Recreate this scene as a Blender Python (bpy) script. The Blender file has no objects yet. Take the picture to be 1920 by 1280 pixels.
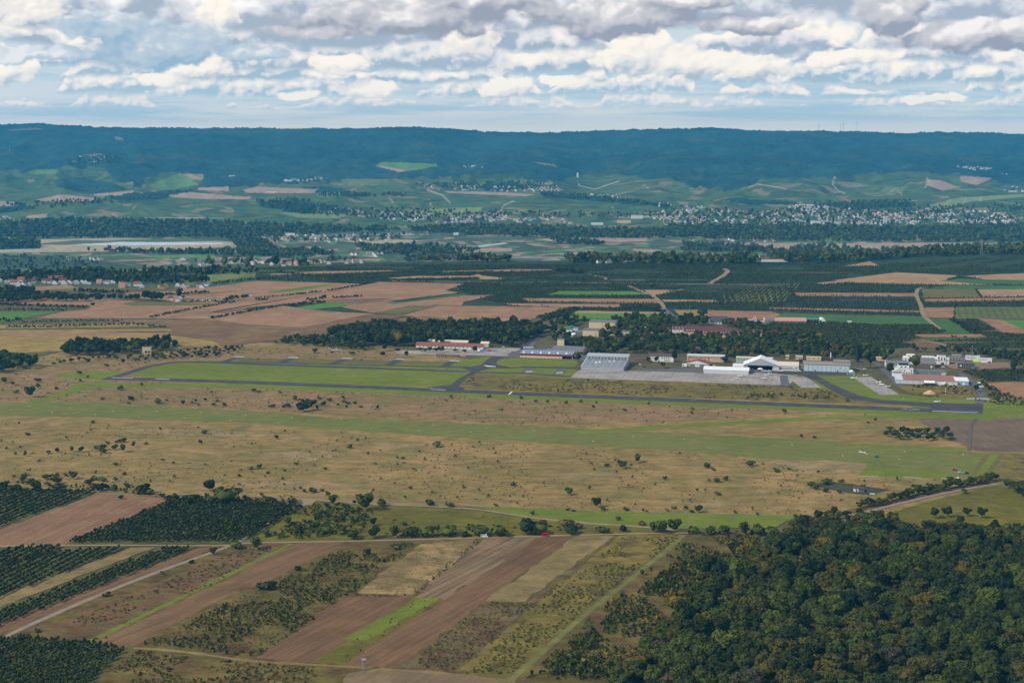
import bpy, math, random
import numpy as np
R = math.radians
RNG = np.random.default_rng(7)
random.seed(7)
scene = bpy.context.scene
COL = scene.collection
F, Y0, CAMH = 2667.0, 252.0, 310.0          # focal length in photo pixels, horizon row, camera height above the plateau
TH = math.atan((640 - Y0) / F)
ST, CT = math.sin(TH), math.cos(TH)
AIR = R(-11.9)                               # direction of the runway and of the buildings along it

# ------------------------------------------------------------------ camera
cam_d = bpy.data.cameras.new('camera')
cam_d.sensor_fit = 'HORIZONTAL'; cam_d.sensor_width = 36.0
cam_d.lens = 36.0 * F / 1920.0
cam_d.clip_start = 1.0; cam_d.clip_end = 60000.0
cam = bpy.data.objects.new('camera', cam_d); COL.objects.link(cam)
cam.location = (0, 0, CAMH); cam.rotation_euler = (math.pi / 2 - TH, 0, 0)
scene.camera = cam

def ray(px, py):
    u = (np.asarray(px, float) - 960) / F; v = (640 - np.asarray(py, float)) / F
    return u, CT + v * ST, -ST + v * CT

def proj(x, y, z):
    dz = z - CAMH
    d = y * CT - dz * ST
    return 960 + F * x / d, 640 - F * (y * ST + dz * CT) / d

def G(px, py, z=0.0):                        # where the line of sight meets the level z
    a, b, c = ray(px, py); k = (z - CAMH) / c
    return a * k, b * k

# ------------------------------------------------------------------ noise in numpy
_tab = np.random.default_rng(3).random((256, 256))
def vnoise(x, y):
    xi = np.floor(x).astype(int); yi = np.floor(y).astype(int)
    fx = x - xi; fy = y - yi
    fx = fx * fx * (3 - 2 * fx); fy = fy * fy * (3 - 2 * fy)
    t = lambda i, j: _tab[i & 255, j & 255]
    return (t(xi, yi) * (1 - fx) + t(xi + 1, yi) * fx) * (1 - fy) + (t(xi, yi + 1) * (1 - fx) + t(xi + 1, yi + 1) * fx) * fy
def fbm(x, y, o=4):
    s = 0; a = .5; n = 0
    for _ in range(o):
        s = s + a * vnoise(x, y); n += a; a *= .5; x = x * 2.03 + 17.1; y = y * 2.03 + 5.3
    return s / n

# ------------------------------------------------------------------ terrain
_cx = np.array([-900., 0, 300, 480, 960, 1440, 1700, 1920, 2800])
_brow = np.array([3000., 3050, 3300, 3400, 3480, 3500, 3650, 3850, 3900])      # far edge of the plateau
_base = [(6600, -150), (7200, -141), (7900, -112), (8700, -74), (9700, -28), (10700, 38), (12000, 140)]
_ridx = np.array([-900, 0, 80, 190, 400, 640, 780, 870, 960, 1040, 1180, 1330, 1440, 1520, 1700, 1760, 1830, 1920, 2800.])
_ridy = np.array([236, 235, 232.5, 240.5, 241.5, 242.5, 239.5, 245, 250.5, 249.5, 245, 241.5, 247, 246.5, 251, 249, 249.5, 253, 250.])
def terrain(x, y):
    x = np.asarray(x, float); y = np.asarray(y, float)
    t = x / np.maximum(y, 1); pxx = 960 + t * F * 1.0105
    yb = np.interp(pxx, _cx, _brow)
    zr = CAMH - 14000 * (np.interp(pxx, _ridx, _ridy) - Y0) / (F * 1.0105)
    ys = np.array([p[0] for p in _base]); zs = np.array([p[1] for p in _base])
    z = np.interp(y, ys, zs)
    k = np.clip((y - 12000) / 2000, 0, 1); k = k * k * (3 - 2 * k) * .35 + k * .65
    z = np.where(y > 12000, 140 + (zr - 140) * k, z)
    z = np.where(y > 14000, zr - (y - 14000) * .06 - 12, z)
    bump = (.5 - np.abs(fbm(t * 17 + 3, y / 2300.0 + 9, 4) - .5) * 4) * 78 * np.clip((y - 7900) / 2500, 0, 1) * np.clip((13900 - y) / 1500, 0, 1)
    z = z + bump
    e = np.clip((y - yb) / 900, 0, 1); e = e * e * (3 - 2 * e)
    zz = np.where(y < 6600, -150 * e, z)
    # the vineyard hill behind the village
    zz = zz + 34 * np.exp(-(((pxx + 60) / 260.0) ** 2)) * np.clip(1 - np.abs(y - 3750) / 620, 0, 1) ** .8
    zz = zz + 4 * np.exp(-(((pxx - 1850) / 160.0) ** 2)) * np.clip(1 - np.abs(y - 3600) / 500, 0, 1)
    return zz

def GT(px, py):                              # first meeting of the line of sight with the terrain
    px = np.atleast_1d(np.asarray(px, float)); py = np.atleast_1d(np.asarray(py, float))
    a, b, c = ray(px, py)
    out = np.full((len(px), 3), np.nan)
    ks = np.concatenate([np.linspace(600, 5000, 441), np.linspace(5010, 14300, 930)])
    for i in range(len(px)):
        xs, ys, zs = a[i] * ks, b[i] * ks, CAMH + c[i] * ks
        h = terrain(xs, ys) - zs
        j = np.argmax(h > 0)
        if h[j] <= 0: continue
        f = h[j - 1] / (h[j - 1] - h[j]) if j else 0
        k = ks[j - 1] + (ks[j] - ks[j - 1]) * f if j else ks[0]
        out[i] = (a[i] * k, b[i] * k, float(terrain(a[i] * k, b[i] * k)))
    return out

def inpoly(x, y, poly):
    ins = np.zeros(np.shape(x), bool); n = len(poly)
    for i in range(n):
        x1, y1 = poly[i]; x2, y2 = poly[(i + 1) % n]
        if y1 == y2: continue
        c = ((y1 > y) != (y2 > y)) & (x < (x2 - x1) * (y - y1) / (y2 - y1) + x1)
        ins ^= c
    return ins

# ------------------------------------------------------------------ materials
def lin(r, g, b):                            # 0-255 picture values to linear
    f = lambda c: (c / 255 / 12.92) if c / 255 <= .04045 else ((c / 255 + .055) / 1.055) ** 2.4
    return (f(r), f(g), f(b))

class NT:
    def __init__(s, tree): s.t = tree; s.n = tree.nodes; s.l = tree.links
    def node(s, k, **kw):
        n = s.n.new(k)
        for a, v in kw.items(): setattr(n, a, v)
        return n
    def put(s, sock, v):
        if isinstance(v, bpy.types.NodeSocket): s.l.new(v, sock)
        elif v is not None:
            if isinstance(v, tuple) and len(v) == 3 and sock.type == 'RGBA': v = (*v, 1)
            sock.default_value = v
    def m(s, op, a, b=None, c=None, clamp=False):
        n = s.node('ShaderNodeMath', operation=op, use_clamp=clamp)
        for i, v in enumerate((a, b, c)):
            if v is not None: s.put(n.inputs[i], v)
        return n.outputs[0]
    def mix(s, f, a, b, mode='MIX'):
        n = s.node('ShaderNodeMix', data_type='RGBA', blend_type=mode)
        s.put(n.inputs[0], f); s.put(n.inputs[6], a); s.put(n.inputs[7], b)
        return n.outputs[2]
    def step(s, x, a, b):
        n = s.node('ShaderNodeMapRange', interpolation_type='SMOOTHSTEP', clamp=True)
        s.put(n.inputs[0], x); s.put(n.inputs[1], a); s.put(n.inputs[2], b)
        return n.outputs[0]
    def noise(s, v, sc, det=4, rough=.55, dist=0):
        n = s.node('ShaderNodeTexNoise'); s.put(n.inputs['Vector'], v)
        n.inputs['Scale'].default_value = sc; n.inputs['Detail'].default_value = det
        n.inputs['Roughness'].default_value = rough; n.inputs['Distortion'].default_value = dist
        return n.outputs[0]
    def vec(s, x, y, z=0.0):
        n = s.node('ShaderNodeCombineXYZ')
        for i, v in enumerate((x, y, z)): s.put(n.inputs[i], v)
        return n.outputs[0]

MATS = {}
def new_mat(name, rough=.9, spec=.1):
    m = bpy.data.materials.new(name); m.use_nodes = True
    t = NT(m.node_tree); b = m.node_tree.nodes['Principled BSDF']
    b.inputs['Roughness'].default_value = rough; b.inputs['Specular IOR Level'].default_value = spec
    return m, t, b

def ground_mat(name, c1, c2, s=.02, c3=None, s3=.15, t3=.6, furrow=None, grain=.25, band=None):
    if name in MATS: return MATS[name]
    m, t, b = new_mat(name)
    p = t.node('ShaderNodeNewGeometry').outputs['Position']
    col = t.mix(t.step(t.noise(p, s, 6, .6), .38, .62), c1, c2)
    if c3 is not None:
        w = t.step(t.noise(p, s3, 8, .68), t3 - .12, t3 + .12)
        col = t.mix(w, col, c3)
    g = t.noise(p, .55, 4, .7)
    if not furrow:                           # long streaks left by wind, mowing and old paths
        sp = t.node('ShaderNodeSeparateXYZ'); t.put(sp.inputs[0], p)
        st = t.noise(t.vec(t.m('MULTIPLY', sp.outputs[0], .05), t.m('MULTIPLY', sp.outputs[1], .085)), 1.0, 8, .72)
        col = t.mix(1.0, col, t.mix(t.step(st, .32, .68), (1 - grain * .75,) * 3, (1 + grain * .75,) * 3), 'MULTIPLY')
    col = t.mix(1.0, col, t.mix(g, (1 - grain,) * 3, (1 + grain,) * 3), 'MULTIPLY')
    if furrow:
        dx, dy, per, am = furrow
        sep = t.node('ShaderNodeSeparateXYZ'); t.put(sep.inputs[0], p)
        q = t.m('ADD', t.m('MULTIPLY', sep.outputs[0], dx), t.m('MULTIPLY', sep.outputs[1], dy))
        # uneven passes of the plough: noise stretched along the rows
        al = t.m('SUBTRACT', t.m('MULTIPLY', sep.outputs[0], dy), t.m('MULTIPLY', sep.outputs[1], dx))
        sv = t.vec(t.m('MULTIPLY', q, 1 / per), t.m('MULTIPLY', al, .012), 0.0)
        nz = t.noise(sv, 1.0, 3, .6)
        col = t.mix(1.0, col, t.mix(t.step(nz, .3, .7), (1 - am,) * 3, (1 + am,) * 3), 'MULTIPLY')
    t.put(b.inputs['Base Color'], col)
    MATS[name] = m
    return m

def plain(name, c, rough=.8, spec=.3, var=.12, sc=.6, metal=0.0):
    if name in MATS: return MATS[name]
    m, t, b = new_mat(name, rough, spec)
    p = t.node('ShaderNodeNewGeometry').outputs['Position']
    n = t.noise(p, sc, 4, .6)
    t.put(b.inputs['Base Color'], t.mix(1.0, c, t.mix(n, (1 - var,) * 3, (1 + var,) * 3), 'MULTIPLY'))
    b.inputs['Metallic'].default_value = metal
    MATS[name] = m
    return m

def leaf_mat(name, c1, c2, sc=.35, rnd=.35):
    if name in MATS: return MATS[name]
    m, t, b = new_mat(name, .85, .12)
    p = t.node('ShaderNodeNewGeometry').outputs['Position']
    r = t.node('ShaderNodeObjectInfo').outputs['Random']
    n = t.noise(p, sc, 3, .6)
    f = t.m('ADD', t.m('MULTIPLY', t.step(n, .3, .7), .65), t.m('MULTIPLY', r, rnd), clamp=True)
    t.put(b.inputs['Base Color'], t.mix(f, c1, c2))
    MATS[name] = m
    return m

# ------------------------------------------------------------------ objects
def mk_mesh(name, V, Fc, mats=(), mi=None):
    me = bpy.data.meshes.new(name)
    V = np.asarray(V, np.float32)
    if isinstance(Fc, np.ndarray):
        k = Fc.shape[1]; n = len(Fc)
        me.vertices.add(len(V)); me.vertices.foreach_set('co', V.ravel())
        me.loops.add(n * k); me.loops.foreach_set('vertex_index', Fc.astype(np.int32).ravel())
        me.polygons.add(n); me.polygons.foreach_set('loop_start', np.arange(0, n * k, k, dtype=np.int32))
        me.update(calc_edges=True)
    else:
        me.from_pydata([tuple(map(float, v)) for v in V], [], Fc); me.update()
    for m in mats: me.materials.append(m)
    if mi is not None: me.polygons.foreach_set('material_index', np.asarray(mi, np.int32))
    return me

def link(name, data, parent=None, loc=None, rz=None):
    o = bpy.data.objects.new(name, data); COL.objects.link(o)
    if parent is not None: o.parent = parent
    if loc is not None: o.location = loc
    if rz is not None: o.rotation_euler = (0, 0, rz)
    return o

def tag(o, label=None, cat=None, group=None, kind=None):
    if label: o['label'] = label
    if cat: o['category'] = cat
    if group: o['group'] = group
    if kind: o['kind'] = kind
    return o

def struct(name, me, **kw):
    return tag(link(name, me, **kw), kind='structure')

class MB:                                    # collects boxes, prisms, tubes into one mesh
    def __init__(s): s.v = []; s.f = []; s.m = []
    def add(s, vs, fs, mi=0):
        o = len(s.v); s.v += [tuple(v) for v in vs]; s.f += [tuple(i + o for i in f) for f in fs]; s.m += [mi] * len(fs)
    def box(s, x0, x1, y0, y1, z0, z1, mi=0):
        s.add([(x0, y0, z0), (x1, y0, z0), (x1, y1, z0), (x0, y1, z0), (x0, y0, z1), (x1, y0, z1), (x1, y1, z1), (x0, y1, z1)],
              [(3, 2, 1, 0), (4, 5, 6, 7), (0, 1, 5, 4), (1, 2, 6, 5), (2, 3, 7, 6), (3, 0, 4, 7)], mi)
    def loft(s, secs, mi=0, caps=True):      # closed rings of equal length
        n = len(secs[0]); o = len(s.v)
        for r in secs: s.v += [tuple(p) for p in r]
        for i in range(len(secs) - 1):
            for j in range(n):
                a = o + i * n + j; b = o + i * n + (j + 1) % n
                s.f.append((a, b, b + n, a + n)); s.m.append(mi)
        if caps:
            s.f.append(tuple(o + j for j in reversed(range(n)))); s.m.append(mi)
            s.f.append(tuple(o + (len(secs) - 1) * n + j for j in range(n))); s.m.append(mi)
    def tube(s, p, q, r0, r1=None, n=8, mi=0):
        r1 = r0 if r1 is None else r1
        p = np.array(p, float); q = np.array(q, float); d = q - p; d /= np.linalg.norm(d)
        u = np.cross(d, (0, 0, 1) if abs(d[2]) < .9 else (1, 0, 0)); u /= np.linalg.norm(u); w = np.cross(d, u)
        ring = lambda c, r: [c + r * (math.cos(a) * u + math.sin(a) * w) for a in np.linspace(0, 2 * math.pi, n, endpoint=False)]
        s.loft([ring(p, r0), ring(q, r1)], mi)
    def mesh(s, name, mats): return mk_mesh(name, s.v, s.f, mats, s.m if len(mats) > 1 else None)
    def build(s, name, mat, parent=None, **kw):
        mats = mat if isinstance(mat, (list, tuple)) else [mat]
        return link(name, s.mesh(name, mats), parent, **kw)

def empty(name, loc, rz=0.0):
    o = link(name, None, None, loc, rz); o.empty_display_size = 2
    return o

def children(o): return list(o.children)
def copy_tree(o, parent=None, kids=True):
    c = o.copy(); COL.objects.link(c)
    if parent is not None: c.parent = parent
    if kids:
        for ch in KIDS.get(o.name, ()): copy_tree(ch, c)
    return c
KIDS = {}                                    # name -> children, kept by hand so copying stays fast
def own(parent, *ch): KIDS.setdefault(parent.name, []).extend(ch)
# ------------------------------------------------------------------ light: soft sun, Nishita sky with cloud banks
SUN_EL, SUN_AZ = R(40), R(-115)              # azimuth from +Y, clockwise positive: sun behind and to the left
world = bpy.data.worlds.new('World'); scene.world = world; world.use_nodes = True
w = NT(world.node_tree); w.n.clear()
sky = w.node('ShaderNodeTexSky', sky_type='NISHITA', sun_disc=False, sun_elevation=SUN_EL, sun_rotation=SUN_AZ)
sky.altitude = 300
nish = w.mix(1.0, sky.outputs[0], (.1, .1, .1), 'MULTIPLY')
gen = w.node('ShaderNodeTexCoord').outputs['Generated']
sx = w.node('ShaderNodeSeparateXYZ'); w.put(sx.inputs[0], gen)
X, Y, Z = sx.outputs
hr = w.m('SQRT', w.m('ADD', w.m('MULTIPLY', X, X), w.m('MULTIPLY', Y, Y)))
U = w.m('MULTIPLY', w.m('ARCTAN2', X, Y), F / 100)                       # bearing and height, in hundreds of photo pixels
Vv = w.m('MINIMUM', w.m('MULTIPLY', w.m('DIVIDE', Z, w.m('MAXIMUM', hr, .02)), F / 100), 14.0)
def C(r, g, b): return lin(r, g, b)
def at2(su, sv, seed, u, v, du=0, dv=0):
    n = w.node('ShaderNodeCombineXYZ')
    for i, (q, sc, d, o) in enumerate(((u, su, du, seed * 7.31), (v, sv, dv, seed * 3.17))):
        w.put(n.inputs[i], w.m('MULTIPLY_ADD', q, sc, d * sc + o))
    return n.outputs[0]
def nz(su, sv, seed, det=5, rough=.55, du=0, dv=0, u=None, v=None):
    n = w.node('ShaderNodeTexNoise', noise_dimensions='2D'); w.put(n.inputs['Vector'], at2(su, sv, seed, u or U, v or Vv, du, dv))
    n.inputs['Scale'].default_value = 1.0; n.inputs['Detail'].default_value = det; n.inputs['Roughness'].default_value = rough
    return n.outputs[0]
def billow(su, sv, seed, u, v, du=0, dv=0, det=1.3):      # rounded heads of cumulus
    n = w.node('ShaderNodeTexVoronoi', feature='F1', voronoi_dimensions='2D'); w.put(n.inputs['Vector'], at2(su, sv, seed, u, v, du, dv))
    n.inputs['Scale'].default_value = 1.0; n.inputs['Detail'].default_value = det; n.inputs['Roughness'].default_value = .5; n.inputs['Lacunarity'].default_value = 2.2
    n.normalize = True
    return w.m('SUBTRACT', 1.0, n.outputs['Distance'])
def warp(su, sv, seed, amp_u, amp_v, det=4):
    n = w.node('ShaderNodeTexNoise', noise_dimensions='2D'); w.put(n.inputs['Vector'], at2(su, sv, seed, U, Vv)); n.inputs['Scale'].default_value = 1.0; n.inputs['Detail'].default_value = det; n.inputs['Roughness'].default_value = .6
    s_ = w.node('ShaderNodeSeparateColor'); w.put(s_.inputs[0], n.outputs[1])
    return w.m('ADD', U, w.m('MULTIPLY', w.m('SUBTRACT', s_.outputs[0], .5), amp_u)), w.m('ADD', Vv, w.m('MULTIPLY', w.m('SUBTRACT', s_.outputs[1], .5), amp_v))
# clear air between the clouds, paler towards the horizon
upper = w.mix(.45, C(196, 218, 232), nish)
base = w.mix(w.step(Vv, .1, 1.0), C(240, 232, 218), w.mix(w.step(Vv, 1.2, 2.8), C(206, 216, 221), upper))
zen = w.mix(.5, nish, C(150, 185, 225))
def bank(col, vb, hmax, seed, su, cover, bright, mid, dark, fu, fv, wu, wv, soft=.17, amount=1.0):
    """a row of cumulus with flat shaded bases along the height vb and heaped tops of at most hmax"""
    u2, v2 = warp(fu * .55, fv * .55, seed + 2.2, wu, wv)
    hgt = w.m('ADD', w.m('MULTIPLY', w.step(nz(su, .35, seed, 3, .5), cover, cover + .26), hmax), .001)
    b0 = billow(fu, fv, seed + 5.5, u2, v2); b1 = billow(fu, fv, seed + 5.5, u2, v2, -.10 / fu * 1.6, .14 / fv * 1.6)
    n0 = nz(fu * .6, fv * .6, seed + 8, 5, .6, u=u2, v=v2); n1 = nz(fu * .6, fv * .6, seed + 8, 5, .6, -.12 / fu * 1.6, .2 / fv * 1.6, u=u2, v=v2)
    vbase = w.m('ADD', vb, w.m('MULTIPLY', w.m('SUBTRACT', nz(.22, .0, seed + 3, 2), .5), hmax * .7))
    t = w.m('DIVIDE', w.m('SUBTRACT', v2, vbase), hgt)
    te = w.m('ADD', t, w.m('MULTIPLY', w.m('SUBTRACT', .62, b0), 1.1))
    mask = w.m('MULTIPLY', w.step(w.m('SUBTRACT', v2, vbase), -.06, .10), w.m('SUBTRACT', 1.0, w.step(te, .72, .72 + soft * 2.2)))
    mask = w.m('MULTIPLY', w.m('MULTIPLY', mask, w.step(hgt, hmax * .08, hmax * .3)), amount)
    emb = w.m('ADD', w.m('MULTIPLY', w.m('SUBTRACT', b0, b1), 1.5), w.m('MULTIPLY', w.m('SUBTRACT', n0, n1), 2.0))
    lit = w.m('ADD', w.m('ADD', w.m('MULTIPLY', w.step(t, .02, .70), .84), -.06), emb, clamp=True)
    c = w.mix(w.step(lit, .0, .5), dark, mid); c = w.mix(w.step(lit, .42, .95), c, bright)
    return w.mix(mask, col, c)
def veil(col, lo, hi, su, sv, seed, th, soft, c, amount):
    m_ = w.m('MULTIPLY', w.step(nz(su, sv, seed, 6, .6), th - soft, th + soft), w.m('MULTIPLY', w.step(Vv, lo[0], lo[1]), w.m('SUBTRACT', 1.0, w.step(Vv, hi[0], hi[1]))))
    return w.mix(w.m('MULTIPLY', m_, amount), col, c)
BR, MI = C(255, 246, 232), C(214, 218, 220)
col = veil(base, (.15, .5), (2.6, 3.4), .3, 2.4, 4.4, .50, .16, C(208, 216, 222), .8)
col = veil(col, (.1, .4), (1.2, 2.2), .22, 3.2, 14.4, .52, .12, C(166, 196, 212), .75)
col = bank(col, .46, .30, 3.3, .55, .39, C(252, 240, 228), C(216, 221, 224), C(186, 204, 214), 3.8, 5.2, .10, .08, amount=.8)
col = bank(col, .66, .48, 17.1, .48, .36, C(255, 244, 232), C(222, 224, 224), C(172, 195, 209), 3.0, 3.9, .14, .12, amount=.95)
col = bank(col, .92, .66, 29.7, .42, .34, BR, C(226, 226, 226), C(166, 188, 203), 2.3, 2.9, .18, .16)
col = bank(col, 1.18, .84, 41.9, .36, .31, BR, C(228, 226, 226), C(165, 183, 199), 1.8, 2.3, .24, .20)
col = bank(col, 1.50, 1.05, 53.2, .30, .28, BR, C(226, 224, 226), C(164, 178, 194), 1.4, 1.8, .30, .26)
col = bank(col, 1.92, 1.4, 66.6, .28, .26, C(255, 251, 246), C(222, 222, 226), C(166, 177, 193), 1.05, 1.4, .38, .32)
def blobs(lst, u, v):
    b = None
    for (bx, by, rx, ry) in lst:
        ex = w.m('DIVIDE', w.m('SUBTRACT', u, (bx - 960) / 100), rx / 100); ey = w.m('DIVIDE', w.m('SUBTRACT', v, (Y0 - by) / 100), ry / 100)
        q = w.m('SUBTRACT', 1.0, w.m('SQRT', w.m('ADD', w.m('MULTIPLY', ex, ex), w.m('MULTIPLY', ey, ey))))
        b = q if b is None else w.m('MAXIMUM', b, q)
    return b
def authored(col, lst, seed, bright, mid, dark, fu, fv, wu, wv, gain, off):
    u2, v2 = warp(fu * .6, fv * .6, seed, wu, wv, 5); u3, v3 = warp(fu * 2.2, fv * 2.2, seed + 3, wu * .35, wv * .35, 3)
    uu = w.m('ADD', u2, w.m('SUBTRACT', u3, U)); vv = w.m('ADD', v2, w.m('SUBTRACT', v3, Vv))
    b = blobs(lst, uu, vv); b0 = billow(fu * 1.6, fv * 1.6, seed + 7, uu, vv); b1 = billow(fu * 1.6, fv * 1.6, seed + 7, uu, vv, -.09 / fu, .12 / fv)
    n0 = nz(fu * .7, fv * .7, seed + 9, 4, .5, u=u2, v=v2); n1 = nz(fu * .7, fv * .7, seed + 9, 4, .5, -.14 / fu, .2 / fv, u=u2, v=v2)
    bu = blobs(lst, w.m('SUBTRACT', uu, .10), w.m('ADD', vv, .26))
    f = w.m('ADD', b, w.m('MULTIPLY', w.m('SUBTRACT', b0, .62), .9))
    mask = w.step(f, .08, .36)
    lit = w.m('ADD', w.m('ADD', off, w.m('MULTIPLY', w.m('SUBTRACT', b, bu), gain)), w.m('ADD', w.m('MULTIPLY', w.m('SUBTRACT', b0, b1), .9), w.m('MULTIPLY', w.m('SUBTRACT', n0, n1), 1.5)), clamp=True)
    c = w.mix(w.step(lit, .0, .5), dark, mid); c = w.mix(w.step(lit, .45, .95), c, bright)
    return w.mix(mask, col, c)
col = authored(col, [(60, 140, 60, 30), (330, 152, 60, 18), (1180, 110, 90, 40), (1290, 118, 130, 34), (1400, 130, 90, 26), (1905, 165, 45, 36), (1720, 190, 75, 9), (100, 30, 80, 45), (430, 45, 45, 40), (880, 85, 60, 46), (390, 132, 70, 26), (560, 182, 45, 13), (640, 122, 70, 22), (690, 168, 70, 18), (950, 165, 65, 22), (1060, 156, 60, 11), (1560, 115, 70, 20)],
               51.2, BR, C(232, 228, 224), C(178, 190, 202), 1.7, 2.2, .34, .34, .55, .50)
col = authored(col, [(330, 95, 130, 45), (250, 60, 120, 34), (480, 105, 90, 16), (120, 118, 120, 16)], 77.7, C(232, 232, 232), C(186, 200, 212), C(152, 180, 201), 1.3, 1.9, .42, .36, .5, .30)
col = authored(col, [(760, 40, 240, 42), (610, 66, 130, 16), (920, 10, 140, 30), (1150, 40, 180, 40), (1400, 55, 110, 24), (1640, 40, 75, 42), (1800, 78, 180, 30), (1900, 98, 120, 18), (1280, 6, 110, 26), (10, 10, 70, 22)],
               90.4, C(246, 240, 236), C(198, 197, 202), C(153, 159, 173), 1.2, 1.7, .42, .36, .62, .24)
# the rest of the sky dome: broken cloud, cheap to evaluate, bluer overhead
cover = w.step(nz(.16, .30, 8.8, 4, .6), .44, .58)
rest = w.mix(w.step(Vv, .0, 1.6), C(214, 220, 224), w.mix(w.step(Vv, 3.0, 10.0), C(188, 203, 214), w.mix(.55, nish, C(158, 186, 214))))
rest = w.mix(w.m('MULTIPLY', cover, .85), rest, w.mix(nz(.3, .5, 2.2, 3), C(176, 184, 196), C(248, 244, 238)))
bg = w.node('ShaderNodeBackground'); w.put(bg.inputs[0], col); bg.inputs[1].default_value = .83
bg2 = w.node('ShaderNodeBackground'); w.put(bg2.inputs[0], rest); bg2.inputs[1].default_value = .78
away = w.m('MAXIMUM', w.m('GREATER_THAN', w.m('ABSOLUTE', w.m('SUBTRACT', Vv, 1.4)), 1.6), w.m('GREATER_THAN', w.m('ABSOLUTE', U), 13.0))
mxs = w.node('ShaderNodeMixShader'); w.put(mxs.inputs[0], away); w.l.new(bg.outputs[0], mxs.inputs[1]); w.l.new(bg2.outputs[0], mxs.inputs[2])
wo = w.node('ShaderNodeOutputWorld'); w.l.new(mxs.outputs[0], wo.inputs[0])
world.cycles.sampling_method = 'MANUAL'; world.cycles.sample_map_resolution = 512

sd = bpy.data.lights.new('sun', 'SUN'); sd.energy = 2.8; sd.angle = R(5); sd.color = (1, .92, .80)
so = bpy.data.objects.new('sun', sd); COL.objects.link(so)
so.rotation_euler = (math.pi / 2 - SUN_EL, 0, math.pi - SUN_AZ)
so.location = (0, 0, 2000)
scene.view_settings.view_transform = 'Standard'; scene.view_settings.look = 'None'
scene.view_settings.gamma = 1.0; scene.view_settings.exposure = 0.38
cy = scene.cycles
scene.render.engine = 'CYCLES'
cy.use_denoising = True; cy.max_bounces = 4; cy.diffuse_bounces = 2; cy.glossy_bounces = 1; cy.transmission_bounces = 2
cy.volume_bounces = 0; cy.transparent_max_bounces = 4; cy.volume_step_rate = 10

# ------------------------------------------------------------------ the ground as one sheet: a fan from the near edge to beyond the ridge
ys = np.concatenate([np.arange(300, 2700, 80), np.arange(2700, 5000, 14), np.arange(5000, 7400, 10), np.arange(7400, 13700, 25),
                     np.arange(13700, 14120, 12), np.arange(14200, 17801, 300)]).astype(float)
ts = np.concatenate([np.linspace(-.46, -.405, 10), np.linspace(-.40, .40, 780), np.linspace(.405, .46, 10)])
YY, TT = np.meshgrid(ys, ts, indexing='ij'); XX = TT * YY
ZZ = terrain(XX, YY)
PX, PY = proj(XX, YY, ZZ)
LU = np.zeros((*YY.shape, 3))
def land(c, poly=None, mask=None):
    mk = inpoly(PX, PY, poly) if mask is None else mask
    LU[mk] = c
PLAT = (.105, .092, .045); ORCH = (.035, .052, .030); FOREST = (.022, .054, .054); VINE = (.064, .108, .048); VALLEY = (.075, .098, .055)  # FOREST is bluer than its trees: some distance haze put into the colour
SOILF = (.34, .235, .175); TAN = (.36, .29, .19); GREEN = (.115, .20, .06)
far = YY > 6600
yb = np.interp(960 + TT * F * 1.0105, _cx, _brow)
land(PLAT, mask=YY < 9e9); land(ORCH, mask=(YY > 2450) & (TT > -.19)); land((.07, .095, .045), mask=(YY > 2900) & (TT < -.13))
land(VALLEY, mask=YY > yb + 60); land(VINE, mask=YY > 6900)
# patchwork of valley and vineyard parcels: a few hundred small plots of slightly different crops
pn = fbm(TT * 90, YY / 260.0, 2); _a = TT * 120 + YY / 310. + fbm(TT * 20, YY / 400., 3) * 7; _b = YY / np.where(YY > 7000, 170, 95) - TT * 26 + fbm(TT * 30 + 9, YY / 300., 3) * 3; pq = vnoise(np.floor(_a), np.floor(_b))
mv = YY > yb + 60
LU[mv] *= (.60 + .85 * pq[mv])[:, None]; m2 = far & (pq > .66) & (YY < 12500); LU[m2] = np.array((.095, .125, .042)) * (.7 + .5 * pn[m2])[:, None]; m2 = far & (pq < .07) & (YY < 10000); LU[m2] = np.array((.20, .165, .095))
m2 = mv & ~far & (pq > .82); LU[m2] = np.array((.27, .205, .14)) * (.7 + .5 * pn[m2])[:, None]
m2 = mv & ~far & (pq < .16); LU[m2] = np.array((.10, .175, .06))
fb = np.array([(-400, 318), (0, 318), (60, 325), (120, 312), (200, 318), (212, 336), (262, 352), (275, 332), (320, 325), (380, 328), (380, 352), (450, 352), (520, 345),
               (600, 342), (660, 340), (720, 337), (760, 330), (830, 335), (900, 322), (960, 335), (1020, 341), (1080, 331), (1120, 322), (1180, 331), (1260, 336),
               (1300, 349), (1380, 357), (1420, 339), (1560, 331), (1700, 323), (1800, 327), (1900, 346), (1960, 352), (2400, 345.)])
edge_ = np.interp(PX, fb[:, 0], fb[:, 1]) + (fbm(PX / 14, PY / 9, 3) - .5) * 14
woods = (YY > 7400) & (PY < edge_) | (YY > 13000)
land(FOREST, mask=woods)
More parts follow.
